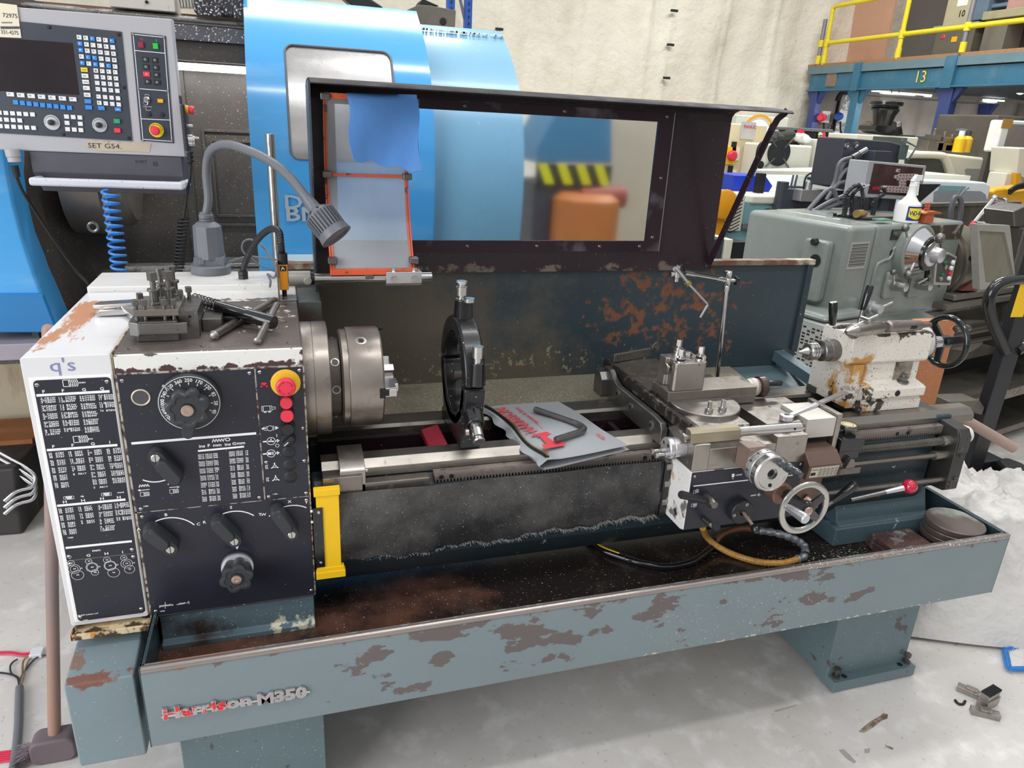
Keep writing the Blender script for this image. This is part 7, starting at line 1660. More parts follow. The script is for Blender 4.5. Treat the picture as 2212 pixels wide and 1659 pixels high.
y0,y1,z1 = deckbox(1832,1935,-5,8.2,.1)
PLY = MB(); PLY.box(8.2,8.24,y1,y0,zd,z1 + .3); single('plywood_sheet',PLY,mat('pale_plywood','c79c82',.6,0,[dict(col='8a6a5a',scale=2,thr=.62,soft=.12,op=.5,st=(1,1,.3))],var=.05),'tall plywood sheet standing on the mezzanine deck behind the yellow rail','plywood')
mb = MB(); y0,y1,z1 = deckbox(1818,1830,-5,8.15,.1); mb.box(8.1,8.16,y1,y0,zd,z1 + .25); single('timber_plank',mb,'osb','narrow timber plank leaning beside the plywood on the mezzanine','plank')
CNd = thing('deck_machine','cream bench machine marked 10 on a grey cabinet upon the mezzanine','machine',(8.4,6.55,zd))
y0,y1,z1 = deckbox(1932,1985,48,8.05,.1)
mb = MB(); mb.box(8.05,8.7,6.05,6.62,zd,3.02); mb.box(8.02,8.74,6.0,6.66,3.02,3.06,1); obj('cabinet',mb,[mat('dark_olive_cabinet','6a675c',.5,var=.08),mat('cream_cabinet_top','b4ad8e',.5)],CNd,bevel=.006)
mb = MB(); mb.box(8.05,8.5,6.15,6.55,3.06,3.5); mb.text('10',(8.048,6.35,3.14),.07,x=(0,-1,0),mi=1,bold=True); mb.box(8.047,8.05,6.25,6.40,3.26,3.36,2); obj('machine_head',mb,[mat('cream_machine_paint','b8b194',.5),'rubber','ink'],CNd,bevel=.008)
mb = MB(); mb.box(8.05,8.4,5.95,6.15,3.08,3.5); mb.box(8.1,8.3,5.72,5.95,3.2,3.24); mb.box(8.1,8.3,5.75,5.95,3.3,3.34); obj('drive_unit',mb,mat('blue_grey_drive','66788a',.5),CNd,bevel=.006)
mb = MB(); mb.rev((8.05,6.5,2.98 - .05),(-1,0,0),[(0,.03),(.01,.02)],16); obj('cabinet_switch',mb,'red',CNd); mb = MB(); mb.box(8.045,8.055,6.28,6.36,2.86,2.92); obj('warning_plate',mb,'yellow',CNd)
BN = thing('deck_bench','long cream topped steel machine bench on the mezzanine at far right','bench',(8.3,5.0,zd))
mb = MB(); mb.box(8.0,8.7,3.2,5.95,3.06,3.15); obj('bench_top',mb,mat('cream_bench_top','a9a384',.5),BN,bevel=.008)
for ya,yb in ((5.62,5.92),(3.9,4.5),(3.2,3.5)): mb = MB(); mb.box(8.05,8.65,ya,yb,zd,3.06); obj('bench_pedestal',mb,mat('grey_bench_pedestal','77766a',.5),BN,bevel=.006)
mb = MB(); mb.box(8.3,8.35,4.5,5.62,zd,3.06); obj('bench_back',mb,mat('dark_bench_back','33302e',.6),BN)
mb = MB(); mb.box(8.26,8.3,4.62,5.4,zd + .12,zd + .32); obj('grey_panel',mb,'mezg',BN)
mb = MB(); mb.box(8.05,8.4,4.7,5.7,3.15,3.26); single('pink_casting',mb,mat('pinkish_primer_casting','b08a80',.6,var=.1),'flat pinkish casting lying on the mezzanine bench','casting',bevel=.01)
mb = MB(); mb.tube([(7.98,4.7,3.16),(7.97,4.66,3.05),(7.98,4.6,2.98),(7.99,4.55,3.06),(8.0,4.5,3.16)],.012,8,sm=6); single('bench_cable',mb,'grail','pale cable loop hanging from the mezzanine bench top','cable',smooth=80)
mb = MB(); mb.ball((8.12,4.75,zd + .06),.07,sq=.8); mb.ball((8.1,4.63,zd + .05),.055,sq=.8); single('blue_plastic_bundle',mb,mat('blue_plastic_bag','4f86a8',.4),'crumpled blue plastic bundle under the mezzanine bench','plastic bag')
# light fitting and socket board beneath the deck
mb = MB(); a = at(1862,196,y=8.2); mb.box(a.x,a.x + 1.3,8.15,8.25,a.z - .02,a.z + .02); struct('trim_11',mb,mat('lit_strip_lamp','f4f4f0',.4,var=0,emit=('f4f6f4',.8)))
mb = MB(); a = at(2122,217,y=8.2); mb.box(a.x,a.x + .35,8.1,8.2,a.z - .02,a.z + .02); c = at(2206,193,y=7.0); mb.ball(c,.07); struct('trim_12',mb,mat('glowing_lamp','ffffff',.4,var=0,emit=('ffffff',4.0)))
SB_ = thing('socket_board','perforated grey board with red and blue mains sockets beneath the mezzanine','socket board',(7.9,8.1,0))
a,b = at(1781,300,y=8.1),at(1847,196,y=8.1)
mb = MB(); mb.box(a.x,b.x,8.1,8.14,.3,b.z); obj('board',mb,mat('galvanised_perforated_sheet','b9bbb8',.5,.3,[dict(col='8a8c8a',scale=26,thr=.5,soft=.05,detail=0,rough=.5)],var=.04),SB_,bevel=.01)
mb = MB(); xm = at(1812,200,y=8.08).x; mb.bar((xm,8.085,.3),(xm,8.085,b.z - .15),.14,.02); mb.tube([(xm,8.085,b.z - .16),(xm + .05,8.085,b.z - .04),(xm + .3,8.085,b.z)],.05,8,sm=4); obj('cable_tray',mb,'rubber',SB_)
for u,v,m_ in ((1776,254,'red'),(1812,252,mat('blue_socket_plastic','2a58b0',.4)),(1800,298,'red')):
    c = at(u + 8,v,y=8.0); mb = MB(); mb.box(c.x - .07,c.x + .07,8.0,8.08,c.z - .07,c.z + .09,1); mb.rev(c + V((-.06,-.02,0)),V((-.8,-.6,-.05)),[(0,.05),(.10,.06),(.11,.045),(.2,.04)],20); mb.tube([c + V((-.02,0,-.07)),c + V((.02,-.01,-.22)),c + V((.12,0,-.24)),c + V((.18,.05,-.08))],.012,8,2,sm=5); obj('mains_socket',mb,[m_,mat('white_socket_box','d4d6d4',.5),'rubber'],SB_)
# hanging lamp rods
mb = MB()
for u in (1880,1926,1942,2000,2055,2115): a = at(u,200,y=7.9); mb.bar((a.x,7.9,a.z),(a.x,7.9,2.4),.012)
a,b = at(1860,203,y=7.9),at(2130,222,y=7.9); mb.bar(a,V((b.x,7.9,a.z)),.02,.02); struct('trim_13',mb,'gplast')

# ================================================================ RIGHT: machines in the middle distance
M['cream'] = mat('pale_cream_machine_paint','dcdac8',.42,0,[specks('8a8676',20,.74),dict(col='b8aa80',scale=3,thr=.68,soft=.05,op=.5,st=(1,1,.25))],var=.03)
M['pgreen'] = mat('pale_grey_green_paint','cfd4c6',.42,0,[specks('8a8676',20,.74)],var=.03)
M['pyel'] = mat('warm_cream_panel_paint','ead9b2',.45,0,[specks('8a8676',20,.75)],var=.03)
M['charc'] = mat('charcoal_box_paint','41444e',.45,.1,[specks('9a9aa0',30,.74)],var=.05)


def pbox(u0,v0,u1,v1,y,depth,m_,zfloor=None,bevel=.008,mi=0,mb=None):
    a,b = at(u0,(v0 + v1) / 2,y=y),at(u1,(v0 + v1) / 2,y=y); t = at((u0 + u1) / 2,v0,y=y).z; bt = at((u0 + u1) / 2,v1,y=y).z if zfloor is None else zfloor
    mb = mb or MB(); mb.box(a.x,b.x,y,y + depth,bt,t,mi); return mb,a.x,b.x,bt,t


PG = thing('tall_cabinet','tall warm cream cabinet with yellow isolator switch behind the hood strut','cabinet',(4.3,5.3,0))
mb,x0,x1,b_,t_ = pbox(1545,267,1642,480,5.0,.6,'pyel',.05); mb.box(x0,x1,5.03,5.57,0,.06); obj('cabinet_body',mb,'pyel',PG,bevel=.012)
c = at(1575,336,y=4.98); mb = MB(); mb.box(c.x - .07,c.x + .07,4.97,5.0,c.z - .08,c.z + .08,1); mb.rev((c.x + .02,4.97,c.z),(0,-1,0),[(0,.05),(.03,.05),(.04,.035)],20); obj('isolator_switch',mb,['red','yellow'],PG)
for u,v0,v1 in ((1586,306,342),(1578,358,388)): a,b = at(u,v0,y=4.99),at(u,v1,y=4.99); mb = MB(); mb.box(a.x - .02,a.x + .02,4.97,5.0,b.z,a.z); mb.box(a.x + .03,a.x + .08,4.99,5.0,b.z - .02,a.z - .05,1); obj('door_handle',mb,['rubber','ink'],PG)
c = at(1624,278,y=4.99); mb = MB(); mb.box(c.x - .12,c.x + .04,4.985,5.0,c.z - .1,c.z + .06); mb.text('FANUC',(c.x - .1,4.98,c.z),.03,mi=1,bold=True); obj('rating_label',mb,[mat('grey_label','c4c4c0',.5),'redink'],PG,flat=True,recalc=False)
PT = thing('rear_cabinet','pale green cabinet with round orange emblem half hidden behind the cream one','cabinet',(5.2,6.5,0)); mb,x0,x1,b_,t_ = pbox(1575,250,1686,480,6.2,.6,'pgreen',0); obj('cabinet_body',mb,'pgreen',PT,bevel=.012)
c = at(1636,292,y=6.18); mb = MB(); mb.ring2((c.x,6.17,c.z),X_,Z_,.2,.23); mb.rev((c.x,6.19,c.z),(0,-1,0),[(0,.17),(.01,.17)],30,1); obj('round_emblem',mb,[mat('orange_emblem','e8a030',.5),'ink'],PT,recalc=False)
FC = thing('fan_cabinet','cream cabinet with round black fan grille and brown drip stains','cabinet',(4.9,4.8,0)); mb,x0,x1,b_,t_ = pbox(1640,312,1742,480,4.6,.35,'cream',0); obj('cabinet_body',mb,'cream',FC,bevel=.02)
c = at(1684,330,y=4.58); mb = MB(); mb.rev((c.x,4.6,c.z),(0,-1,0),[(0,.12),(.02,.12),(.03,.05)],30); mb.bar(c + V((-.13,0,-.13)),c + V((.13,0,.13)),.015,.01,1); mb.bar(c + V((.13,0,-.13)),c + V((-.13,0,.13)),.015,.01,1); obj('fan_grille',mb,['rubber','gsteel'],FC)
mb = MB()
for dx,L in ((-.05,.45),(.0,.75),(.05,.3)): mb.add([(c.x + dx,4.598,c.z - .14),(c.x + dx + .018,4.598,c.z - .14),(c.x + dx + .008,4.598,c.z - .14 - L)],[(0,1,2)])
obj('drip_stains',mb,mat('brown_drip_stain','b09a68',.6,var=.1),FC,flat=True,recalc=False)
mb = MB(); c = at(1642,356,y=4.59); mb.cyl(c,c - Y_ * .01,.035); obj('cable_hole',mb,'rubber',FC)
TC = thing('panel_cabinet','cream cabinet with a screwed flat access panel beside the fan cabinet','cabinet',(5.6,4.8,0)); mb,x0,x1,b_,t_ = pbox(1748,302,1840,480,4.7,.25,'cream',0); obj('cabinet_body',mb,'cream',TC,bevel=.012)
mb,x0,x1,b_,t_ = pbox(1770,318,1836,370,4.692,.01,'cream'); obj('access_panel',mb,'pgreen',TC,bevel=.002)
mb = MB(); a,b = at(1790,326,y=4.688),at(1815,328,y=4.688); mb.box(a.x,b.x,4.686,4.69,a.z - .02,a.z + .015); obj('faded_label',mb,mat('faded_cream_label','ccc0a0',.6),TC)
CT = thing('control_panel_unit','black control panel with small coloured lamps on top of the cream cabinets','control panel',(5.3,5.0,1.65)); mb,x0,x1,b_,t_ = pbox(1712,284,1790,306,5.0,.25,'black'); mb.box(x0 - .03,x1 + .03,4.98,5.28,t_,t_ + .03,1); mb.box(x0 + .1,x1 - .1,5.05,5.2,0,b_,0); obj('panel_body',mb,['blackg','gplast'],CT,bevel=.008)
for i,(u,v,m_) in enumerate(((1770,290,'pgreen'),(1777,290,'red'),(1770,296,'yellow'),(1778,297,'red'),(1769,301,'redpaint'),(1776,301,'pgreen'),(1727,289,'red'))):
    c = at(u,v,y=4.99); mb = MB(); mb.cyl(c,c - Y_ * .02,.02 if i < 6 else .045); obj('indicator_lamp',mb,m_,CT)


def cloth(name,pts,y,r,m_,label,sz=1.0):
    mb = MB()
    for i,(u,v) in enumerate(pts): c = at(u,v,y=y + .04 * math.sin(i * 2.1)); mb.ball(c,r * (1 + .35 * math.sin(i * 1.7)),14,d=(.3 * math.sin(i),.2,1),sq=.6 * sz)
    mb.tube([at(u,v,y=y) for u,v in pts],r * .7,10,sm=3); return single(name,mb,m_,label,'cloth',smooth=80)


cloth('dark_rag',((1666,301),(1676,296),(1688,299),(1700,302),(1712,303),(1700,293),(1706,288)),4.8,.065,mat('dark_olive_cloth','3c3c38',.9,bump=.6,bscale=20),'dark crumpled rag lying on top of the fan cabinet')
cloth('white_rag',((1722,296),(1732,300),(1742,303),(1735,304)),4.75,.06,mat('white_cloth','e6e6e2',.9,bump=.6,bscale=20),'crumpled white rag beside the dark rag on the cream cabinets')
mb = MB(); mb.tube([at(u,v,y=4.5) for u,v in ((1668,306),(1648,308),(1638,322),(1634,350),(1631,372))],.016,8,sm=6); single('black_cable',mb,'rubber','black cable running down the corner of the fan cabinet','cable',smooth=80)

# second (teal) lathe
TL = thing('teal_lathe','light teal lathe end cabinet with round spindle hole and grey louvre vent','lathe',(3.7,3.8,0))
M['teal2'] = mat('light_teal_machine_paint','7aa3ab',.42,0,[specks('4a5a60',30,.75)],var=.04)
y = 3.4; P = [at(u,v,y=y) for u,v in ((1568,424),(1618,435),(1700,452),(1715,600),(1552,600))]
mb = MB(); mb.prism([(P[0].x,P[0].z),(P[1].x,P[1].z),(P[2].x + .25,P[2].z),(P[2].x + .25,.05),(P[0].x,.05)],'y',y,y + 1.0); mb.box(P[0].x + .05,P[2].x,y + .05,y + .95,0,.06); obj('end_cabinet',mb,'teal2',TL,bevel=.015)
c = at(1655,473,y=y); mb = MB(); mb.ringt((c.x,y - .001,c.z),(0,1,0),.075,.006,36,6); mb.cyl((c.x,y - .001,c.z),(c.x,y - .004,c.z),.073,mi=1,n=36); mb.rev((c.x + .012,y - .003,c.z),(0,-1,0),[(0,.035),(.03,.035),(.03,.022),(.005,.022)],26,2); obj('spindle_hole',mb,['gsteel','rubber','iron'],TL)
a = at(1578,460,y=y); mb = MB(); mb.box(a.x - .09,a.x + .09,y - .03,y,a.z - .13,a.z + .13)
for i in range(9): z = a.z - .11 + i * .026; mb.line([(a.x - .07,y - .031,z),(a.x,y - .031,z - .035),(a.x + .07,y - .031,z)],.008,NY,1)
obj('louvre_vent',mb,[mat('cream_vent_plastic','cfd0bf',.5),'rubber'],TL,recalc=False,flat=True)
mb = MB()
for k in range(4): mb.tube([at(u,v + k * 3,y=y - .03) for u,v in ((1603,485),(1612,484),(1622,494),(1634,515),(1650,530),(1668,534),(1690,528))],.009,8,sm=5)
obj('grey_cables',mb,'gplast',TL,smooth=80)
mb = MB(); P = [at(u,v,y=y) for u,v in ((1620,427),(1722,437),(1722,456),(1620,438))]; mb.box(P[0].x,P[1].x + .9,y - .02,y + 1.1,P[1].z - .02,P[0].z + .02); obj('white_top_cover',mb,'cream',TL,bevel=.02)
mb = MB(); P = [at(u,v,y=3.9) for u,v in ((1680,445),(1722,376),(1860,372),(1900,455))]; mb.prism([(p.x,p.z) for p in P],'y',3.9,4.5); obj('white_guard',mb,mat('white_lathe_guard','d9dfe2',.4,var=.03),TL,bevel=.02)
mb = MB(); a,b = at(1745,385,y=3.88),at(1815,396,y=3.88); mb.bar(a,b,.02,.02,1); a,b = at(1628,372,y=3.8),at(1830,376,y=3.8); mb.bar(a,b,.03,.03); obj('guard_rail',mb,['cream','rubber'],TL)
BBn = MB(); P = [at(u,v,y=3.7) for u,v in ((1584,378),(1655,380),(1670,402),(1655,425),(1584,423))]; BBn.prism([(p.x,p.z) for p in P],'y',3.7,4.0); single('blue_bin',BBn,mat('blue_storage_bin_plastic','2440c0',.4,var=.06),'blue plastic storage bin standing on the teal lathe','bin',bevel=.01)
mb = MB(); a,b = at(1636,426,y=3.6),at(1640,374,y=3.6); mb.box(a.x - .03,a.x + .03,3.57,3.63,a.z,b.z); single('black_post',mb,'rubber','short black square post standing in front of the blue bin','post',bevel=.003)
mb = MB(); a,b = at(1693,440,y=3.3),at(1760,440,y=3.3); mb.box(a.x,b.x + .5,3.3,3.4,a.z - .11,a.z + .11); mb.cyl((a.x,3.35,a.z - .16),(a.x,3.35,a.z + .16),.045); single('charcoal_arm',mb,'charc','charcoal steel support arm with round hinge across the white lathe top','arm',bevel=.004)
mb = MB(); a,b = at(1733,410,y=3.2),at(1770,436,y=3.2); mb.box(a.x,b.x,3.2,3.3,b.z,a.z); mb.cyl(((a.x + b.x) / 2,3.25,a.z),((a.x + b.x) / 2,3.25,a.z + .06),.03,mi=0); mb.tube([((a.x + b.x) / 2 - .04,3.25,a.z),((a.x + b.x) / 2 - .03,3.25,a.z + .1),((a.x + b.x) / 2 + .08,3.25,a.z + .14)],.008,6,1,sm=5); single('junction_box',mb,['alu','rubber'],'small grey metal junction box with black lead on the charcoal arm','junction box',bevel=.004)
mb = MB(); a,b = at(1708,405,y=3.6),at(1714,378,y=3.6); mb.bar(a,b,.012); a,b = at(1716,405,y=3.6),at(1722,378,y=3.6); mb.bar(a,b,.012); a = at(1712,407,y=3.6); mb.box(a.x - .06,a.x + .08,3.55,3.65,a.z - .08,a.z + .02,1); single('spring_guide',mb,['gplast','charc'],'pair of thin grey rods on a dark base beside the white guard','guide rods')
mb = MB(); P = [at(u,v,y=2.9) for u,v in ((1536,516),(1565,516),(1565,575),(1530,575))]; mb.box(P[0].x,P[1].x,2.9,3.2,0,P[0].z); mb.box(P[1].x,P[1].x + .06,2.88,3.22,0,P[0].z,1); mb.box(P[1].x + .07,P[1].x + .18,2.9,3.2,0,P[0].z - .02,2); single('black_cabinet',mb,['charc','cream','black'],'small black cabinet with white edge strip below the hood corner','cabinet',bevel=.006)
mb = MB(); c = at(1558,440,y=3.3); mb.rev((c.x,3.3,c.z),(0,-1,0),[(0,.1),(.05,.11),(.06,.09)],24); mb.box(c.x - .05,c.x + .05,3.3,3.4,0,c.z); single('orange_guard',mb,mat('orange_yellow_guard','eaa11e',.4),'orange yellow rounded guard partly hidden by the hood','guard',bevel=.004)

# charcoal CNC control (seen from behind) with cables
CB = thing('control_cabinet','charcoal control cabinet seen from behind with thick grey cables plugged in','cabinet',(3.9,3.1,1.2))
F2 = Frame((3.9,3.0,0),math.radians(10))
Q = lambda u,v,y=0: F2.at(u,v,y=y)
P = [Q(*p) for p in ((1826,298),(1928,306),(1918,424),(1806,404))]
mb = MB(F2.m); mb.prism([(p.x,p.z) for p in P],'y',0,.25); r_ = P[1].x; mb.prism([(r_,P[1].z),(r_ + .16,P[1].z - .02),(r_ + .15,P[1].z - .28),(r_ - .01,P[2].z + .1)],'y',.02,.25); obj('cabinet_body',mb,'charc',CB,bevel=.012)
a,b = Q(1868,324),Q(1900,350); mb = MB(F2.m); mb.box(a.x,b.x,-.09,0,b.z,a.z); obj('rear_box',mb,'charc',CB,bevel=.006)
a,b = Q(1942,328),Q(1954,345); mb = MB(F2.m); mb.box(a.x,b.x,-.01,.0,b.z,a.z + .05); mb.tube([(a.x - .01,-.01,a.z + .09),(b.x + .02,-.06,a.z + .04),(b.x,-.03,b.z)],.008,6); obj('side_window',mb,'glassgrey' if 'glassgrey' in M else mat('grey_green_glass','5e6a6a',.2),CB)
mb = MB(F2.m); P = [Q(u,v,-.003) for u,v in ((1805,403),(1920,424))]; a = Q(1812,378,-.003); b = Q(1924,392,-.003); mb.line([a,b],.006,NY); obj('panel_seam',mb,'rubber',CB,flat=True)
c = Q(1857,369); mb = MB(F2.m); mb.box(c.x - .05,c.x + .05,-.004,0,c.z - .05,c.z + .05); obj('white_label',mb,'ink',CB)
for k,pp in enumerate((((1852,332),(1838,340),(1826,350),(1817,365),(1812,385),(1806,400),(1795,412)),((1838,341),(1822,345),(1812,355),(1808,372),(1802,395),(1790,415)),((1836,362),(1824,370),(1814,385),(1806,402),(1788,425)),((1828,392),(1812,396),(1800,408),(1785,432)))):
    mb = MB(F2.m); mb.tube([Q(u,v,-.05 - .01 * k) for u,v in pp],.014,8,sm=6); p = Q(*pp[0],-.05); mb.cyl(V((p.x,-.06,p.z)),V((p.x + .07,-.06,p.z + .03)),.02,mi=1); obj('thick_cable',mb,['gplast','gsteel' if k else 'chrome'],CB,smooth=80)
for u,v in ((1829,314),(1849,312)): c = Q(u,v); mb = MB(F2.m); mb.rev((c.x,0,c.z),(0,-1,0),[(0,.022),(.01,.022),(.01,.012),(.004,.012)],18); obj('round_socket',mb,'chrome',CB)
# cream CNC machines beyond
RC_ = thing('cream_machine','long cream machine with dark upper window, dark drill head standing on it','machine',(5.6,5.4,0))
mb,x0,x1,b_,t_ = pbox(1832,292,1965,480,5.0,1.0,'cream',0); obj('machine_body',mb,'cream',RC_,bevel=.015)
mb,x0,x1,b_,t_ = pbox(1884,296,1957,330,4.992,.01,'charc'); obj('dark_window',mb,mat('dark_grey_window_band','5a6058',.3),RC_)
DH = thing('drilling_unit','black drill head casting standing on the cream machine','machine part',(6.0,5.2,1.7))
q = lambda u,v,y=5.1: at(u,v,y=y)
mb = MB(); mb.rev(q(1903,272),Z_,[(0,.10),(.10,.12),(.16,.15),(.19,.13),(.2,.17),(.24,.17)],30); P = [q(*p) for p in ((1884,272),(1900,262),(1925,262),(1940,270),(1944,291),(1930,293),(1890,288),(1882,282))]; mb.prism([(p.x,p.z) for p in P],'y',5.05,5.3); mb.cyl(q(1935,273),q(1935,263),.06,mi=1); mb.cyl(q(1926,262),q(1926,252),.008); obj('head_casting',mb,['blackg','chrome'],DH,bevel=.012)
RH = thing('rounded_machine','cream CNC machine with big rounded hood and grey windows','machine',(6.6,4.8,0))
y = 4.5; P = [at(u,v,y=y) for u,v in ((1965,327),(1980,325),(2060,333),(2130,341),(2152,348),(2165,362),(2176,385),(2186,480),(1965,480))]
mb = MB(); pp = [(p.x,p.z) for p in P]; pp[-1] = (pp[-1][0],.05); pp[-2] = (pp[-2][0],.05); mb.prism(pp,'y',y,y + .45); mb.box(P[0].x + .05,P[-2].x - .1,y + .05,y + .4,0,.06); obj('hood_body',mb,'cream',RH,bevel=.03,seg=3)
P = [at(u,v,y=y - .003) for u,v in ((2084,366),(2088,364),(2155,366),(2159,370),(2166,406),(2163,408),(2096,405),(2092,401))]; mb = MB(); mb.prism([(p.x,p.z) for p in P],'y',y - .006,y); obj('grey_window',mb,mat('smoky_grey_window','9a9c98',.25,var=.08),RH)
P = [at(u,v,y=y - .05) for u,v in ((1962,338),(2025,340),(2034,350),(2042,375),(1962,375))]; mb = MB(); mb.prism([(p.x,p.z) for p in P],'y',y - .05,y); obj('inner_window',mb,mat('dark_green_window','3e403a',.3,var=.08),RH)
a = [at(u,v,y=y - .06) for u,v in ((1960,334),(2030,336),(2042,345),(2055,380))]; mb = MB(); mb.tube(a,.035,8,sm=5); obj('door_edge',mb,'cream',RH,smooth=80)
c = at(2051,370,y=y - .01); mb = MB(); mb.cyl((c.x,y - .012,c.z),(c.x,y,c.z),.04); mb.cyl((c.x,y - .014,c.z),(c.x,y - .012,c.z),.028,mi=1); obj('round_badge',mb,['ink',mat('blue_badge','3a50a0',.4)],RH)
WL = thing('white_machine','white CNC lathe with dark rounded door window behind the grey lathe','machine',(5.4,3.9,0))
y = 3.3; P = [at(u,v,y=y) for u,v in ((1985,388),(2130,394),(2142,400),(2150,470),(1985,470))]; mb = MB(); pp = [(p.x,p.z) for p in P]; pp[-1] = (pp[-1][0],0); pp[-2] = (pp[-2][0],0); mb.prism(pp,'y',y,y + .8); obj('machine_body',mb,mat('cool_white_paint','dfe5e6',.4,var=.02),WL,bevel=.02)
P = [at(u,v,y=y - .003) for u,v in ((2018,414),(2026,411),(2118,413),(2128,420),(2136,450),(2015,450))]; mb = MB(); mb.prism([(p.x,p.z) for p in P],'y',y - .008,y); obj('door_window',mb,mat('slate_grey_window','8d9296',.25,var=.08),WL)
a = at(2028,406,y=y - .004); mb = MB(); mb.box(a.x,a.x + .28,y - .006,y,a.z - .02,a.z + .02); obj('name_strip',mb,'teal2',WL)
mb = MB(); a,b = at(1975,378,y=3.6),at(2075,384,y=3.6); mb.box(a.x,b.x,3.5,4.1,a.z - .03,a.z + .015); single('cream_cover_plate',mb,'cream','flat cream lid resting on the white CNC lathe','lid',bevel=.004)
TM = thing('white_cabinet','white machine with square grey window at the right edge of the picture','machine',(7.4,4.8,0))
y = 4.3; P = [at(u,v,y=y) for u,v in ((2168,259),(2240,262),(2240,330),(2150,329))]; mb = MB(); mb.prism([(p.x,p.z) for p in P],'y',y,y + .15); mb.box(P[3].x + .1,P[3].x + 1.2,y + .16,y + .9,0,P[0].z + .05,1); obj('door_panel',mb,[mat('bright_white_paint','eceeea',.4),mat('brown_grey_machine_inside','5a544c',.6,var=.15)],TM,bevel=.02)  # brown-grey machine body set behind the white door panel
P = [at(u,v,y=y - .004) for u,v in ((2182,268),(2240,270),(2240,321),(2172,320),(2169,315))]; mb = MB(); mb.prism([(p.x,p.z) for p in P],'y',y - .006,y); obj('square_window',mb,mat('brownish_window','8d877f',.25,var=.1),TM)
a = at(2174,266,y=y - .005); mb = MB(); mb.box(a.x - .05,a.x + .08,y - .008,y,a.z - .05,a.z + .04); obj('orange_sticker',mb,mat('orange_sticker','b98a4a',.5),TM)
mb = MB(); P = [at(u,v,y=3.9) for u,v in ((2202,320),(2240,320),(2240,400),(2196,375))]; mb.prism([(p.x,p.z) for p in P],'y',3.9,4.2); mb.box(P[0].x,P[1].x,3.95,4.15,0,P[3].z); single('cream_door',mb,'cream','cream machine door edge at the right picture border','door',bevel=.01)
YM = thing('yellow_machine','yellow rounded machine covers with black hoses at the right border','machine',(6.0,3.6,0))
y = 3.5; P = [at(u,v,y=y) for u,v in ((2143,420),(2150,408),(2175,406),(2190,412),(2250,405),(2250,560),(2190,560),(2188,440),(2180,436),(2160,432))]; mb = MB(); mb.prism([(p.x,p.z) for p in P],'y',y,y + .3); a = P[6]; mb.box(a.x,a.x + .6,y,y + .3,0,a.z); obj('yellow_cover',mb,mat('machine_yellow','e8ab26',.4,var=.05),YM,bevel=.03)
mb = MB(); [mb.tube([at(u,v + k * 6,y=y - .05) for u,v in ((2180,412),(2195,402),(2215,398),(2240,398))],.015,8,sm=5) for k in range(2)]; obj('black_hoses',mb,'rubber',YM,smooth=80)
mb = MB(); P = [at(u,v,y=3.9) for u,v in ((2196,375),(2205,375),(2205,402),(2194,402))]; mb.prism([(p.x,p.z) for p in P],'y',3.9,4.0); obj('yellow_post',mb,mat('machine_yellow','e8ab26'),YM)
# small things on the cream machines
for i,(u,m_,lab,cap) in enumerate(((2068,'yellow','yellow bottle with white cap on the rounded cream machine','ink'),(2082,'ring','yellow spray can with blue cap beside the yellow bottle','charc'))):
    c = at(u,329,y=4.6); T_ = thing('oil_bottle' if i == 0 else 'spray_can',lab,'bottle',(c.x,4.6,c.z)); mb = MB(); mb.rev(c,Z_,[(0,.05),(.005,.055),(.13,.055),(.16,.03)],24); obj('bottle_body',mb,[m_],T_); mb = MB(); mb.rev(c + Z_ * .16,Z_,[(0,.028),(.05,.028)],18); obj('bottle_cap',mb,cap,T_)
c = at(2128,334,y=4.7); GB = thing('grey_bin','grey plastic bin with lid at the right end of the rounded machine','bin',(c.x,4.8,c.z)); mb = MB(); mb.hull([(c.x - .17,4.7,c.z),(c.x + .17,4.7,c.z),(c.x + .17,5.0,c.z),(c.x - .17,5.0,c.z)],[(c.x - .21,4.66,c.z + .22),(c.x + .21,4.66,c.z + .22),(c.x + .21,5.04,c.z + .22),(c.x - .21,5.04,c.z + .22)]); obj('bin_body',mb,mat('slate_plastic','6a757c',.5),GB,bevel=.02)
mb = MB(); mb.rev((c.x,4.85,c.z + .22),(0,0,1),[(0,.25),(.02,.25),(.07,.18),(.09,0)],24); obj('bin_lid',mb,mat('slate_plastic','6a757c'),GB)
mb = MB(); mb,x0,x1,b_,t_ = pbox(2116,288,2156,300,5.2,.2,'yellow'); mb.box(x0,x0 + .05,5.25,5.3,1.2,b_); single('yellow_tray',mb,mat('machine_yellow','e8ab26'),'yellow metal tray behind the grey bin','tray',bevel=.004)
for i,(u0,u1) in enumerate(((1998,2022),(2020,2044),(2040,2058))):
    c = at((u0 + u1) / 2,326,y=4.7); mb = MB(); mb.box(c.x - .10,c.x + .10,4.65,4.8,c.z,c.z + .10 - i * .02); mb.box(c.x - .04,c.x + .06,4.66,4.78,c.z + .1 - i * .02,c.z + .16 - i * .02); mb.cyl((c.x,4.7,c.z + .1),(c.x,4.7,c.z + .22 - .03 * i),.02); single('tool_block',mb,'steeld',('left','middle','right')[i] + ' of the grey steel tool blocks on the rounded cream machine','tool block','steel tool blocks',bevel=.004)
mb,x0,x1,b_,t_ = pbox(1976,294,2028,326,5.2,.3,'charc'); mb.box(x0 - .02,x0 + .2,5.18,5.2,b_,t_,1); single('dark_monitor',mb,['black','gplast'],'dark boxy monitor behind the steel tool blocks','monitor',bevel=.01)
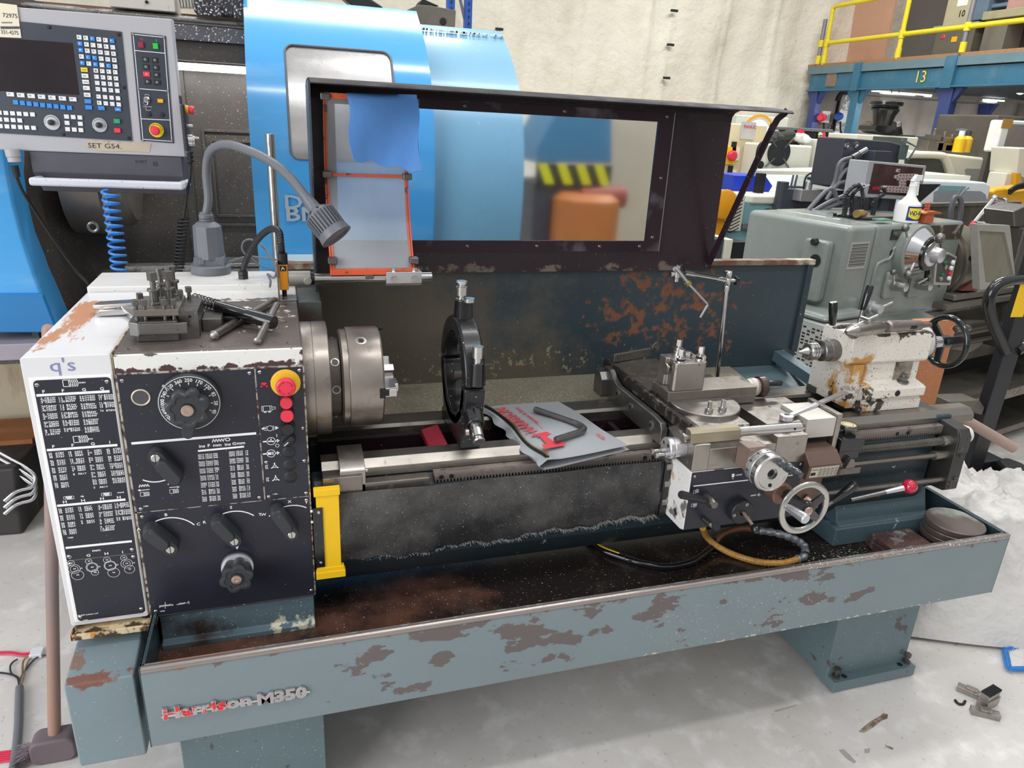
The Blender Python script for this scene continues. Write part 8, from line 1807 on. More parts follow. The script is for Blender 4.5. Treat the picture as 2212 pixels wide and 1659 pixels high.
# ================================================================ GREY LATHE (right, behind)
G = Frame((2.66,1.286,0),math.radians(14))
GL_ = thing('grey_lathe','large grey lathe with rounded headstock, levers and big chrome speed dial at right','lathe',(2.66,1.286,0),rz=math.radians(14))
M['ggrey'] = mat('grey_green_machine_enamel','8f9691',.3,0,[dict(col='6f736c',scale=3,thr=.6,soft=.12,detail=8,op=.5,rough=.35),specks('4a4c48',40,.75)],var=.05,coat=.25)
M['gdirt'] = mat('grimy_grey_casting','6e6a60',.45,.3,[dict(col='3e3a34',scale=4,thr=.56,soft=.1,rough=.5),specks('a8a498',40,.7)],var=.12)
ga = lambda u,v,x=None,y=None,z=None: G.at(u,v,x=x,y=y,z=z)
GM = lambda: MB(G.m)
mb = GM(); ZT3 = 1.296
mb.box(-.184,.02,.0,.62,.50,ZT3); obj('gear_end_cover',mb,'ggrey',GL_,bevel=.028,seg=5)
mb = GM(); mb.prism([(0,.79),(0,ZT3 - .01),(.012,ZT3),(.62,ZT3),(.62,.79)],'x',.02,.775); HG = obj('headstock_body',mb,'ggrey',GL_,bevel=.014,seg=3)
mb = GM(); mb.box(.0,3.2,.04,.6,.45,.79); mb.box(.02,.76,-.02,.5,.78,.82); mb.box(.02,.5,-.012,.0,.70,.80); obj('base_casting',mb,'gdirt',GL_,bevel=.01)
mb = GM(); a,b = ga(1752,512,x=-.184),ga(1806,515,x=-.184); c = ga(1765,650,x=-.184); mb.prism(rrect(b.y,a.y,c.z,a.z,.02),'x',-.235,-.18); obj('gear_guard',mb,'ggrey',GL_,bevel=.014,seg=3)
mb = GM(); c = ga(1761,563,x=-.236); mb.cyl((-.236,c.y,c.z),(-.2385,c.y,c.z),.030,n=30); obj('guard_hole',mb,'rubber',GL_)
mb = GM(); c = ga(1763,522,x=-.236); mb.rev((-.236,c.y,c.z),(-1,0,0),[(0,.018),(.02,.020),(.024,.014)],6); obj('guard_knob',mb,'black',GL_)
# rating plate with rows
a,b = ga(1842,524,y=-.001),ga(1880,578,y=-.001); mb = GM(); x0,x1,z0,z1 = -.165,-.03,b.z,a.z
mb.box(x0,x1,-.003,.002,z0,z1)
for i in range(7): z = z1 - .012 - i * (z1 - z0 - .02) / 7; [mb.line([(x0 + .006 + k * .0125,-.0036,z),(x0 + .0145 + k * .0125,-.0036,z)],.004,NY,1) for k in range(10)]; [mb.line([(x0 + .006 + k * .0125,-.0036,z - .007),(x0 + .0145 + k * .0125,-.0036,z - .007)],.003,NY,1) for k in range(10)]
obj('thread_chart',mb,[mat('silver_plate','b8b8b2',.4,.3),'rubber'],GL_,recalc=False,flat=True)
# lower printed chart on curved casting behind the tailstock levers
mb = GM(); P = [ga(u,v,x=-.34) for u,v in ((1725,676),(1790,700),(1790,790),(1712,770))]
mb.box(-.34,-.02,-.10,.5,.4,.86); mb.prism([(.86,-.10),(.90,-.06),(.91,.5),(.86,.5)],'x',-.34,-.02) if False else mb.box(-.33,-.03,-.06,.48,.86,.90); obj('gearbox_casting',mb,'ggrey',GL_,bevel=.03,seg=3)
mb = GM(); y0_,y1_ = -.08,.12
mb.box(-.3425,-.34,-.09,.30,.55,.845)
for i in range(16):
    z = .83 - i * .016
    for k in range(14):
        if (i * 7 + k * 3) % 11 < 8: mb.add([(-.3432,-.075 + k * .025,z),(-.3432,-.075 + k * .025 + .017,z),(-.3432,-.075 + k * .025 + .017,z - .008),(-.3432,-.075 + k * .025,z - .008)],[(0,1,2,3)],1)
obj('gear_chart',mb,[mat('white_chart_plate','b9bab6',.5),'rubber'],GL_,recalc=False,flat=True)
mb = GM(); mb.hull([V((.0,-.10,.80)),V((.55,-.10,.80)),V((.55,.02,.83)),V((.0,.02,.83))],[V((.0,-.10,.815)),V((.55,-.10,.815)),V((.55,.02,.845)),V((.0,.02,.845))]); mb.hull([V((.05,-.085,.817)),V((.50,-.085,.817)),V((.50,.005,.841)),V((.05,.005,.841))],[V((.05,-.085,.8185)),V((.50,-.085,.8185)),V((.50,.005,.8425)),V((.05,.005,.8425))],1); obj('instruction_tray',mb,['ggrey',mat('dull_green_chart','7a8078',.3)],GL_)
# front plate panels
a,b = ga(1933,492,y=-.002),ga(2014,502,y=-.002); mb = GM(); mb.box(.13,.43,-.004,.0,1.222,1.272); mb.text('DEAN SMITH & GRACE',(.19,-.0045,1.252),.011,mi=1,bold=True,sx=1.2); mb.text('DSG',(.14,-.0045,1.248),.014,mi=1,bold=True); mb.text('1 7 - T    8',(.22,-.0045,1.230),.009,mi=1); obj('name_plate',mb,['blackg',mat('dull_brass_lettering','9a8f78',.4)],HG,recalc=False,flat=True)
mb = GM(); mb.box(.44,.76,-.004,.0,1.208,1.282); obj('worn_plate',mb,mat('worn_brown_plate','5a5448',.35,.4,[dict(col='a8a498',scale=12,thr=.6,soft=.04,rough=.4)],var=.15),HG)
mb = GM(); bo = [(.06,.84),(.06,1.08),(.10,1.12),(.155,1.13),(.175,1.16),(.19,1.185),(.36,1.185)]; mb.tube([(x,-.004,z) for x,z in bo],.008,6,sm=5); mb.tube([(.06,-.004,.84),(.6,-.004,.83)],.008,6); mb.tube([(.5,-.004,1.10),(.66,-.004,1.10),(.68,-.004,1.07),(.68,-.004,.95)],.006,6,sm=3); obj('raised_border',mb,'ggrey',HG,smooth=80)
c = ga(1929,547,y=-.003); mb = GM(); mb.cyl((c.x,0,c.z),(c.x,-.004,c.z),.022,n=24); obj('oil_window',mb,'rubber',HG)
# speed dial
c = ga(1962,545,y=0); d1 = GM(); cx,cz = c.x + .0,c.z + .01
d1.rev((cx,0,cz),(0,-1,0),[(0,.135),(.05,.135),(.055,.13)],48); SDl = obj('speed_dial',d1,'ggrey',GL_)
mb = GM(); mb.rev((cx,-.05,cz),(0,-1,0),[(0,.122),(.05,.088),(.055,.085)],48); obj('chrome_cone',mb,'chrome',SDl)
mb = GM(); mb.rev((cx,-.104,cz),(0,-1,0),[(0,.086),(.012,.080),(.014,.06)],40); obj('black_collar',mb,'blackg',SDl)
mb = GM(); mb.rev((cx,-.118,cz),(0,-1,0),[(0,.06),(.006,.058),(.012,.040),(.05,.034),(.054,.028),(.055,0)],36); obj('silver_hub',mb,'alu',SDl)
mb = GM()
for i in range(26):
    a = math.radians(40 + (i % 13) * 6.5); rr = .112 - (i // 13) * .014; y = -.062 - (i // 13) * .02; e = V((math.cos(a),0,math.sin(a))); mb.bar(V((cx,y,cz)) + e * rr,V((cx,y - .008,cz)) + e * (rr - .006),.006,.001,up=e)
obj('cone_numbers',mb,'ink',SDl)


def glever(u0,v0,u1,v1,y0,y1,rb=.02,parent=GL_,rs=.007):
    a,b = ga(u0,v0,y=y0),ga(u1,v1,y=y1); mb = GM(); mb.cyl(a,b,rs,rs * .8); mb.ball(b,rb,18,1); return obj('ball_lever',mb,['bright','gsteel'],parent)


glever(2002,545,2031,515,-.13,-.18,.025,SDl,.011); glever(1962,525,1956,493,-.03,-.05,.018,SDl); glever(1975,570,1963,594,-.11,-.15,.022,SDl)
for u,v,u1,v1 in ((1930,614,1930,588),(1983,612,2008,598)):
    c = ga(u - 8,v - 1,y=0); mb = GM(); mb.prism(rrect(c.x - .06,c.x + .055,c.z - .07,c.z + .065,.015),'y',-.018,0); lp = obj('lever_plate',mb,'ggrey',GL_,bevel=.004)
    mb = GM(); mb.rev((c.x + .0,-.018,c.z),(0,-1,0),[(0,.028),(.02,.03),(.05,.024),(.07,.022),(.072,.012)],28); obj('lever_boss',mb,'bright',lp); glever(u,v,u1,v1,-.07,-.09,.015,lp,.006)
c = ga(1852,660,y=-.0); mb = GM(); mb.rev((c.x + .04,-.02,c.z),(0,-1,0),[(0,.034),(.04,.034),(.045,.026),(.08,.024)],28); mb.cyl((c.x + .05,-.08,c.z),(c.x + .12,-.1,c.z + .03),.006); obj('feed_boss',mb,'alu',GL_)
# push button box
BXp = GM(); P = [ga(u,v,y=-.06) for u,v in ((2022,560),(2030,549),(2050,545),(2068,554),(2053,617),(2017,616))]
BXp.prism([(p.x,p.z) for p in P],'y',-.06,-.03); P2 = [(p.x - .02,p.z - .0) for p in P]; BXp.prism(P2,'y',-.03,.0,1); PB = obj('button_box',BXp,[mat('light_grey_box_face','b4b4b0',.4,.2),'rubber'],GL_,bevel=.004)
cen = V((sum(p.x for p in P) / 6,0,sum(p.z for p in P) / 6)); mb = GM(); mb.prism([(cen.x + (p.x - cen.x) * .8,cen.z + (p.z - cen.z) * .84) for p in P],'y',-.0625,-.06); obj('box_face',mb,mat('dark_grey_face','4c4a48',.4),PB)
for u,v,m_ in ((2041,568,mat('dark_green_button','2a6a50',.4)),(2058,567,'ink'),(2054,579,'ink'),(2052,590,'red'),(2049,601,'ink'),(2035,594,mat('dark_green_button','2a6a50')),(2042,577,'copper'),(2032,602,'copper')):
    c = ga(u,v,y=-.064); mb = GM(); mb.rev(V((c.x,-.062,c.z)),(0,-1,0),[(0,.013),(.008,.012),(.012,.006)],16); obj('box_button',mb,m_,PB)
# chuck and guard frame
mb = GM(); mb.rev((.78,.16,1.05),(1,0,0),[(0,.2),(.03,.2),(.035,.19),(.04,.215),(.20,.215),(.21,.20)],56); obj('grey_chuck',mb,mat('grey_beige_chuck','857f74',.35,.6,var=.1),GL_)
c = ga(2097,556,y=-.05); mb = GM(); mb.rev(c,V((-.1,-1,0)),[(0,.018),(.004,.018),(.004,.011),(0,.011)],20); obj('key_socket',mb,['rubber'],GL_)
P = [ga(u,v,y=-.16) for u,v in ((2112,484),(2182,487),(2196,620),(2117,626))]
mb = GM(); I = [P[0] + V((.035,0,-.035)),P[1] + V((-.03,0,-.035)),P[2] + V((-.035,0,.035)),P[3] + V((.04,0,.035))]
for k in range(4):
    a,b,c,d = P[k],P[(k + 1) % 4],I[(k + 1) % 4],I[k]; mb.hull([a,b,c,d],[p + V((0,.03,0)) for p in (a,b,c,d)])
mb.hull([P[0],P[0] + V((-.01,.035,0)),P[3] + V((-.01,.035,0)),P[3]],[P[0] + V((.004,0,0)),P[0] + V((-.006,.035,0)),P[3] + V((-.006,.035,0)),P[3] + V((.004,0,0))]); GGd = obj('chuck_guard_frame',mb,mat('scuffed_grey_frame','a5a49c',.45,.2,[specks('5a5850',60,.66)],var=.1),GL_,bevel=.003)
mb = GM(); mb.hull([p + V((0,.012,0)) for p in I],[p + V((0,.018,0)) for p in I]); obj('dirty_guard_sheet',mb,mat('dirty_clear_sheet','8d8a78',.4,0,[dict(col='6a6454',scale=4,thr=.5,soft=.15,st=(1.5,1,.4),rough=.5,op=.6)],var=.1),GGd)
# bed, apron, shafts
mb = GM(); mb.box(.75,3.4,-.06,.02,.88,.915); mb.box(.75,3.4,.3,.42,.88,.915); mb.box(.75,3.4,.0,.4,.79,.88); mb.box(.66,1.4,-.08,.05,.84,.875); obj('grey_bed',mb,mat('brownish_bed_iron','77726a',.4,.5,[dict(col='b0aca4',scale=6,thr=.62,soft=.05,rough=.4,metal=.6)],var=.12),GL_,bevel=.006)
mb = GM(); mb.cyl((.7,-.09,.70),(3.2,-.09,.70),.022); mb.cyl((.7,-.09,.64),(3.2,-.09,.64),.016); obj('feed_rods',mb,mat('oily_brown_rod','5a504a',.35,.6,var=.15),GL_)
mb = GM(); mb.box(1.35,2.1,-.2,.05,.55,.86); mb.box(1.45,2.0,-.22,.1,.86,.91); obj('grey_apron',mb,'gdirt',GL_,bevel=.02); mb = GM(); c = ga(2178,692,y=-.2); mb.rev((c.x,-.2,c.z),(0,-1,0),[(0,.05),(.05,.05),(.055,.04),(.055,.018),(.07,.015)],30); obj('apron_boss',mb,'alu',GL_)
mb = GM(); mb.box(.5,3.4,-.2,.6,.30,.34); mb.box(.4,3.4,-.18,.6,.0,.05); mb.box(.5,3.4,.1,.6,.05,.45,1); mb.box(.5,3.4,-.24,-.2,.30,.36,2); mb.box(.45,3.4,-.24,-.2,.06,.10,2); obj('swarf_tray',mb,['gdirt','rubber','steeld'],GL_,bevel=.004)
mb = GM(); mb.box(-.15,.6,.03,.58,.0,.5); mb.box(2.6,3.3,.03,.58,.0,.5); obj('grey_plinth',mb,'ggrey',GL_,bevel=.01)
mb = GM(); P = [ga(u,v,y=-.03) for u,v in ((2022,688),(2135,690),(2110,745),(2085,760),(2020,750))]; mb.prism([(p.x,p.z) for p in P],'y',-.06,-.02); obj('lower_casting',mb,'gdirt',GL_,bevel=.01)
mb = GM(); c = ga(2190,575,y=.05); mb.tube([ga(u,v,y=y) for u,v,y in ((2250,545,.1),(2215,552,.1),(2190,562,.1),(2192,578,.1),(2215,582,.1),(2250,585,.1))],.045,12,sm=5); mb.hull([ga(2078,628,y=-.05),ga(2110,600,y=-.05),ga(2112,628,y=-.05)],[p + V((0,.06,0)) for p in (ga(2078,628,y=-.05),ga(2110,600,y=-.05),ga(2112,628,y=-.05))]); obj('red_brown_gaiter',mb,mat('red_brown_rubber','7d4640',.5,var=.12),GL_,smooth=80)
# things on the grey lathe
zg = ZT3
DR_ = thing('digital_readout','digital readout with dark red face and small square keys in a dusty plastic cover','readout',tuple(G.m @ V((.35,.5,zg))),rz=math.radians(14))
q = lambda u,v,y=.42: ga(u,v,y=y)
P = [q(*p) for p in ((1877,347),(2002,358),(1987,434),(1862,426))]; S_ = [q(*p) for p in ((1888,353),(1994,363),(1978,424),(1874,418))]
mb = GM(); mb.hull(P,[p + V((0,.12,0)) for p in P]); obj('plastic_cover',mb,mat('dusty_grey_plastic_cover','a4a6aa',.35,0,var=.08),DR_,bevel=.006)
mb = GM(); mb.hull([p + V((0,-.002,0)) for p in S_],S_); obj('red_face',mb,mat('dark_red_display_face','3a1e20',.25,0,[dict(col='6a5458',scale=4,thr=.6,soft=.12,op=.4,rough=.3)],var=.1,coat=.3),DR_)
zr = lambda x,y: q(1800 + x / 5.369,240 + y / 5.369)
ks = [(x + 8,745) for x in range(745,945,38)] + [(x,782) for x in range(745,900,38)] + [(770 + (i % 2) * 38,820 + (i // 2) * 36) for i in range(4)] + [(560 + i * 38,880 + i * 2) for i in range(9)] + [(555 + i * 38,915 + i * 2) for i in range(9)] + [(738,688),(718,760)]
for x,y in ks:
    c = zr(x,y); mb = GM(); mb.box(c.x - .011,c.x + .011,.408,.418,c.z - .009,c.z + .009); mb.box(c.x - .004,c.x + .004,.407,.408,c.z - .004,c.z + .004,1); obj('square_key',mb,[mat('pinkish_grey_key','b8a4a2',.5),'rubber'],DR_)
mb = GM(); p = q(1923,440); mb.box(p.x - .04,p.x + .04,.45,.5,zg,p.z + .06); obj('readout_foot',mb,'charc',DR_)
mb = GM(); mb.text('NEWALL',zr(440,912) + V((0,-.005,0)),.018,bold=True,sx=.8); obj('red_lettering',mb,'redink',DR_,flat=True,recalc=False)
mb = GM(); P = [q(u,v,.35) for u,v in ((1992,398),(2033,398),(1984,440))]; mb.hull(P,[p + V((0,.02,0)) for p in P]); single('black_flap',mb,'rubber','black triangular flap sticking out behind the digital readout','flap')
bm_ = ga(1955,480,z=zg); WB = thing('spray_bottle','white trigger spray bottle with blue and yellow WD-40 label on the grey lathe','bottle',tuple(G.m @ bm_),rz=math.radians(14))
k = .058; hs = .68
mb = GM(); mb.rev(V((bm_.x,bm_.y,zg)),Z_,[(t * hs,r) for t,r in ((0,k * .92),(.006,k),(.115,k),(.135,k * .94),(.16,k * .62),(.19,k * .38),(.24,k * .30),(.262,k * .34),(.264,k * .30))],40); obj('bottle_body',mb,mat('grubby_white_bottle','ecebe8',.35,0,[dict(col='b08a78',scale=30,thr=.6,soft=.05,box=(.1,0,1.52,.2,.2,.03),k=4,rough=.6)],var=.02),WB)
mb = GM(); n = 12; z0,z1 = zg + .014,zg + .082
def cylpatch(mb,a0,a1,z0,z1,r,mi,n=12):
    g = [[(bm_.x + r * math.sin(a0 + (a1 - a0) * i / n),bm_.y - r * math.cos(a0 + (a1 - a0) * i / n),z) for z in (z0,z1)] for i in range(n + 1)]
    mb.sheet(g,None,mi)
cylpatch(mb,-1.05,.62,z0,z1,k * 1.006,0); cylpatch(mb,-.92,.5,zg + .032,zg + .074,k * 1.012,1)
g = []
for i in range(13):
    t = i / 12; a = -.92 + 1.42 * t; g.append([(bm_.x + k * 1.012 * math.sin(a),bm_.y - k * 1.012 * math.cos(a),zg + .033 - .012 * math.sin(PI * t)),(bm_.x + k * 1.012 * math.sin(a),bm_.y - k * 1.012 * math.cos(a),zg + .034)])
mb.sheet(g,None,1)
x = -.80
for ch,w in zip('WD-40',(.30,.25,.13,.22,.22)):
    a = x + w / 2; e = V((math.sin(a),-math.cos(a),0)); t_ = V((math.cos(a),math.sin(a),0)); mb.text(ch,V((bm_.x,bm_.y,zg + .040)) + e * k * 1.02,.021,x=t_,y=Z_,mi=0,bold=True,center=True,sx=.8); x += w
obj('bottle_label',mb,[mat('label_blue','26368c',.4),mat('label_yellow','f4e22a',.4)],WB,recalc=False,flat=True)
mb = GM(); c = V((0,0,0)); mb.cyl(c,c + Z_ * .025,.026); mb.hull([c + V((-.035,-.014,.03)),c + V((.075,-.014,.035)),c + V((.075,.014,.035)),c + V((-.035,.014,.03))],[c + V((.0,-.012,.075)),c + V((.075,-.012,.072)),c + V((.075,.012,.072)),c + V((.0,.012,.075))]); mb.hull([c + V((-.012,-.01,.02)),c + V((.012,-.01,.02)),c + V((.012,.01,.02)),c + V((-.012,.01,.02))],[c + V((-.03,-.01,.05)),c + V((.03,-.01,.05)),c + V((.03,.01,.05)),c + V((-.03,.01,.05))]); mb.tube([c + V((.045,0,.04)),c + V((.055,0,.0)),c + V((.062,0,-.04)),c + V((.07,0,-.07))],.010,8,sm=5); mb.v = [G.m @ (V((bm_.x,bm_.y,zg + .262 * hs)) + (G.i @ p) * .68) for p in mb.v]; obj('spray_trigger',mb,mat('white_trigger_plastic','f4f4f2',.4),WB,bevel=.002)
b_ = ga(1994,481,z=zg); OS = thing('orange_stand','orange cast tool stand with stepped top beside the white spray bottle','stand',tuple(G.m @ b_),rz=math.radians(14))
mb = GM(); x,y = b_.x,b_.y; mb.box(x - .035,x + .035,y - .03,y + .03,zg,zg + .045); mb.prism([(x - .06,zg + .045),(x + .085,zg + .045),(x + .085,zg + .052),(x + .035,zg + .06),(x - .035,zg + .06),(x - .06,zg + .052)],'y',y - .035,y + .035); mb.box(x - .003,x + .012,y - .01,y + .01,zg + .058,zg + .10)
for i in range(3): mb.box(x - .014,x + .022,y - .007,y + .007,zg + .066 + i * .014,zg + .071 + i * .014)
obj('stand_casting',mb,mat('orange_cast_paint','b8623a',.5,0,[specks('5a3a28',40,.68)],var=.1),OS,bevel=.003)
# steel tray with magnetic coolant nozzles
t_ = ga(1865,470,z=zg); CTy = thing('nozzle_tray','dark tray with four black segmented coolant hoses standing on the grey lathe','tray',tuple(G.m @ t_),rz=math.radians(14))
mb = GM(); x,y = t_.x + .02,t_.y + .02; mb.prism(rrect(x - .16,x + .22,y - .12,y + .10,.04),'z',zg,zg + .012); mb.prism(rrect(x - .15,x + .21,y - .11,y + .09,.035),'z',zg + .012,zg + .016,1); obj('tray_plate',mb,['rubber','gdirt'],CTy)
for pp in (((1822,470),(1824,452),(1824,430),(1832,415),(1845,403),(1856,400)),((1838,470),(1839,450),(1838,430),(1846,415),(1860,405)),((1863,468),(1864,450),(1865,430),(1862,410),(1866,402)),((1884,468),(1887,450),(1887,437),(1898,426),(1910,418),(1911,410),(1903,405))):
    P = [ga(u,v,y=t_.y - .02) for u,v in pp]; P[0].z = zg + .014; S = smooth_path(P,10); mb = GM(); mb.tube(S,.009,10,rf=lambda t: .009 + .0028 * math.cos(t * 120)); e = P[-1]; mb.cyl(e,e + V((.03,-.01,.006)),.007,.003,mi=1); mb.cyl(P[0],P[0] + Z_ * .09,.012); obj('segmented_hose',mb,['black','chrome'],CTy,smooth=70)
mb = GM(); c = ga(1905,474,z=zg + .018); mb.box(c.x - .05,c.x + .04,c.y - .03,c.y + .02,zg + .016,zg + .022); single('green_pad',mb,mat('green_scouring_pad','5f8f78',.9),'small green scouring pad on the nozzle tray','pad')
mb = GM(); c = ga(1850,462,z=zg + .03); mb.rev(c,V((1,.1,0)),[(0,.02),(.05,.02),(.055,.014),(.09,.012)],20); single('brass_fitting',mb,'zip','brass pipe fitting lying on the nozzle tray','fitting')
mb = GM(); c = ga(1800,464,z=zg + .01); mb.cyl(c,c + V((.12,-.02,.0)),.009); mb.box(c.x - .03,c.x,c.y - .02,c.y + .02,zg,zg + .02); single('tap_handle',mb,'chrome','chrome handle lying near the rear corner of the grey lathe top','handle')
mb = GM()
for k_,pp in enumerate((((1740,468),(1775,445),(1810,428),(1850,415),(1885,415)),((1735,466),(1765,432),(1785,412),(1800,410),(1810,440)),((1745,470),(1790,448),(1840,430),(1900,420)))): mb.tube([ga(u,v,y=.55) for u,v in pp],.012,8,sm=6)
single('loose_cables',mb,'gplast','loose grey cables looping over the back of the grey lathe','cables',smooth=80)
mb = GM(); a,b = ga(1848,440,y=.5),ga(1926,447,y=.5); mb.box(a.x,b.x,.48,.52,a.z - .05,a.z + .05); mb.box(a.x + .1,a.x + .15,.48,.52,zg,a.z); single('readout_arm',mb,'charc','dark grey square readout support arm across the grey lathe','arm',bevel=.004)
# rear splash with lamp arm, toolpost cluster and hose bundle
mb = GM(); a,b = ga(1985,450,y=.62),ga(2150,452,y=.62); mb.box(a.x,b.x + .3,.62,.65,.9,a.z + .01); mb.box(a.x,b.x + .3,.6,.66,a.z + .01,a.z + .03,1); GSp = single('grey_splash',mb,['gdirt','steeld'],'dull grey splash back behind the grey lathe chuck','splash guard')
mb = GM(); [mb.tube([ga(u + k * 4,v,y=.5) for u,v in ((2050,480),(2052,455),(2058,432),(2064,425),(2072,430),(2074,450),(2070,478))],.012,8,sm=6) for k in range(2)]; mb.tube([ga(u,v,y=.5) for u,v in ((2068,425),(2075,410),(2078,404))],.006,6); mb.tube([ga(u,v,y=.5) for u,v in ((2072,425),(2085,410),(2092,406))],.006,6); single('hose_bundle',mb,'gplast','grey hoses tied in a bundle hanging over the grey splash back','hoses',smooth=80)
LA2 = thing('lamp_arm','jointed chrome arm rising diagonally behind the grey lathe chuck','arm',tuple(G.m @ V((1.0,.45,.95))),rz=math.radians(14))
mb = GM(); a,b,c = ga(2090,505,y=.4),ga(2105,480,y=.4),ga(2148,428,y=.4); mb.cyl(b,c,.014); mb.cyl(a,b,.02,mi=1); d = ga(2170,434,y=.4); mb.cyl(c,d,.012); mb.ball(c,.022); mb.ball(d,.02); e = ga(2160,470,y=.38); mb.cyl(d,e,.014); mb.ball(e,.022); f = ga(2140,462,y=.36); mb.cyl(e,f,.014); mb.ball(f,.022); g_ = ga(2140,485,y=.36); mb.cyl(f,g_,.012); obj('arm_tubes',mb,['chrome','red'],LA2)
TP2 = thing('tool_turret','dark tool turret block with holders on the far right of the grey lathe','tool post',tuple(G.m @ V((1.7,.2,.95))),rz=math.radians(14)); mb = GM(); P = [ga(u,v,y=.1) for u,v in ((2170,455),(2192,445),(2205,440),(2210,462),(2200,490),(2172,488))]; mb.prism([(p.x,p.z) for p in P],'y',.05,.22); a = ga(2192,495,y=.1); mb.box(a.x - .06,a.x + .08,.02,.3,.9,a.z + .02); obj('turret_block',mb,'gsteel',TP2,bevel=.008)

# ================================================================ RIGHT FLOOR ITEMS
# cardboard sheet
mb = MB(); P = [at(u,v,y=.60) for u,v in ((1990,760),(1998,698),(2066,692),(2052,880),(1975,880))]; a,b = at(1985,700,y=.62),at(2068,695,y=.62); mb.box(a.x,b.x,.62,.66,.0,a.z + .01)
single('cardboard_board',mb,mat('brown_hardboard','b5764c',.6,0,[specks('d8a888',60,.66)],var=.05),'brown hardboard sheet standing upright behind the tailstock','board')
# pallet truck
PTk = thing('pallet_truck','black pallet truck with looped handle standing at the right edge','pallet truck',(2.9,.75,0))
top,bot = at(2225,600,y=.72),at(2107,975,y=.72)
mb = MB(); mb.bar(bot + (bot - top).normalized() * .25,top + (top - bot).normalized() * .1,.09,.05,up=(0,1,0)); obj('draw_bar',mb,'black',PTk,bevel=.004)
mb = MB(); mb.tube([at(u,v,y=.70) for u,v in ((2172,760),(2150,710),(2139,680),(2136,650),(2150,620),(2180,606),(2225,604),(2260,625))],.024,14,sm=8); mb.cyl(at(2196,758,y=.7),at(2225,742,y=.7),.022); obj('loop_handle',mb,'blackg',PTk,smooth=80)
a = at(2208,648,y=.69); mb = MB(); a0 = top + (bot - top) * .06; mb.obox(at(2210,640,y=.692),((bot - top),(top - bot).cross(Y_),Y_),.09,.035,.001); obj('yellow_sticker',mb,'yellow',PTk)
mb = MB(); mb.box(2.95,3.15,.9,1.2,.05,.18); mb.box(3.0,3.2,.74,.92,.05,.28); mb.cyl((2.92,.8,.09),(3.02,.8,.09),.09,mi=0); mb.cyl((3.1,.8,.09),(3.2,.8,.09),.09); obj('truck_chassis',mb,'black',PTk,bevel=.01)
# shovel handle
mb = MB(); mb.cyl(at(2055,890,y=.56),at(2190,968,y=.45),.022); single('wooden_pole',mb,mat('worn_pinkish_wood','a58e82',.6,var=.12,vscale=12),'round worn wooden handle pointing out behind the bed end','handle')
mb = MB(); P = [at(u,v,y=.7) for u,v in ((2052,868),(2118,866),(2128,880),(2122,898),(2100,892),(2052,890))]; mb.prism([(p.x,p.z) for p in P],'y',.7,.8); single('grey_bracket',mb,'gdirt','dull grey rounded bracket beyond the bed end','bracket',bevel=.006)
mb = MB(); P = [at(u,v,z=.30) for u,v in ((2152,990),(2175,985),(2215,1000),(2240,1030),(2190,1030))]; P = [V((p.x,p.y,.0)) for p in P]; mb.hull(P,[p + V((0,0,.30)) for p in P]); single('black_pedal_cover',mb,'black','black plastic foot pedal cover behind the white bulk bag','pedal cover',bevel=.02)
# white bulk bag
random.seed(3)
g = []; NX,NY_ = 120,90


def bagh(s,t):
    e = min(1,min(s,1 - s) * 5.5) ** .5 * min(1,min(t,1 - t) * 5) ** .5
    from mathutils import noise as nz
    rd = lambda f,o,sx=1: 1 - abs(nz.noise(V((s * f * sx + o,t * f + o,.3)))) * 2
    h = .40 + .05 * math.sin(s * 5 + 1) + .04 * math.sin(t * 6 + s * 3) + .035 * rd(4,1,2) ** 3 + .02 * rd(9,5,1.6) ** 4 + .008 * rd(20,9,1.5) ** 3
    h *= (.78 + .3 * t) * (.92 + .2 * (1 - abs(2 * s - .45)))
    return max(.012,h * e)


corn = [V((2.06,.10,0)),V((2.32,-.20,0)),V((3.5,.25,0)),V((3.2,.95,0))]
ca,cb,cc,cd_ = V((2.16,.60,0)),V((3.2,.60,0)),V((3.5,.0,0)),V((2.04,.02,0))
for i in range(NX + 1):
    r = []
    for j in range(NY_ + 1):
        s,t = i / NX,1 - j / NY_; base = cd_ * (1 - s) * (1 - t) + cc * s * (1 - t) + cb * s * t + ca * (1 - s) * t
        base.y -= .20 * math.sin(min(1,s * 2.2) * PI / 2) * (1 - t) ** 1.5 - .05 * (1 - t); r.append((base.x,base.y,bagh(s,t)))
    g.append(r)
BB = thing('bulk_bag','large crumpled white woven bulk bag lying on the floor beyond the tray','bag',(2.7,.3,0))
mb = MB(); mb.sheet(g); obj('bag_fabric',mb,mat('white_woven_plastic','cfccc8',.6,0,[dict(col='c8bca8',scale=6,thr=.68,soft=.08,op=.6,rough=.7),dict(col='6a5a48',scale=28,thr=.735,soft=.02,rough=.8)],var=.03,vscale=5,bump=.7,bscale=5,bd=.05),BB,smooth=80)
mb = MB(); P = [at(u,v,z=.012) for u,v in ((2170,1404),(2230,1385),(2230,1445),(2178,1446))]; mb.add(P,[(0,1,2,3)],1)
for k_ in range(4):
    a,b = P[k_],P[(k_ + 1) % 4]; mb.tube([a + Z_ * .003,b + Z_ * .003],.004,6); 
    for i in range(14): c = a + (b - a) * (i / 14); n_ = (b - a).cross(Z_).normalized(); mb.bar(c + n_ * .012 + Z_ * .002,c - n_ * .012 + Z_ * .002,.0025,.002)
obj('stitched_corner',mb,[mat('blue_stitching_yarn','2a7ac8',.7),mat('white_woven_plastic','dedcd6')],BB)
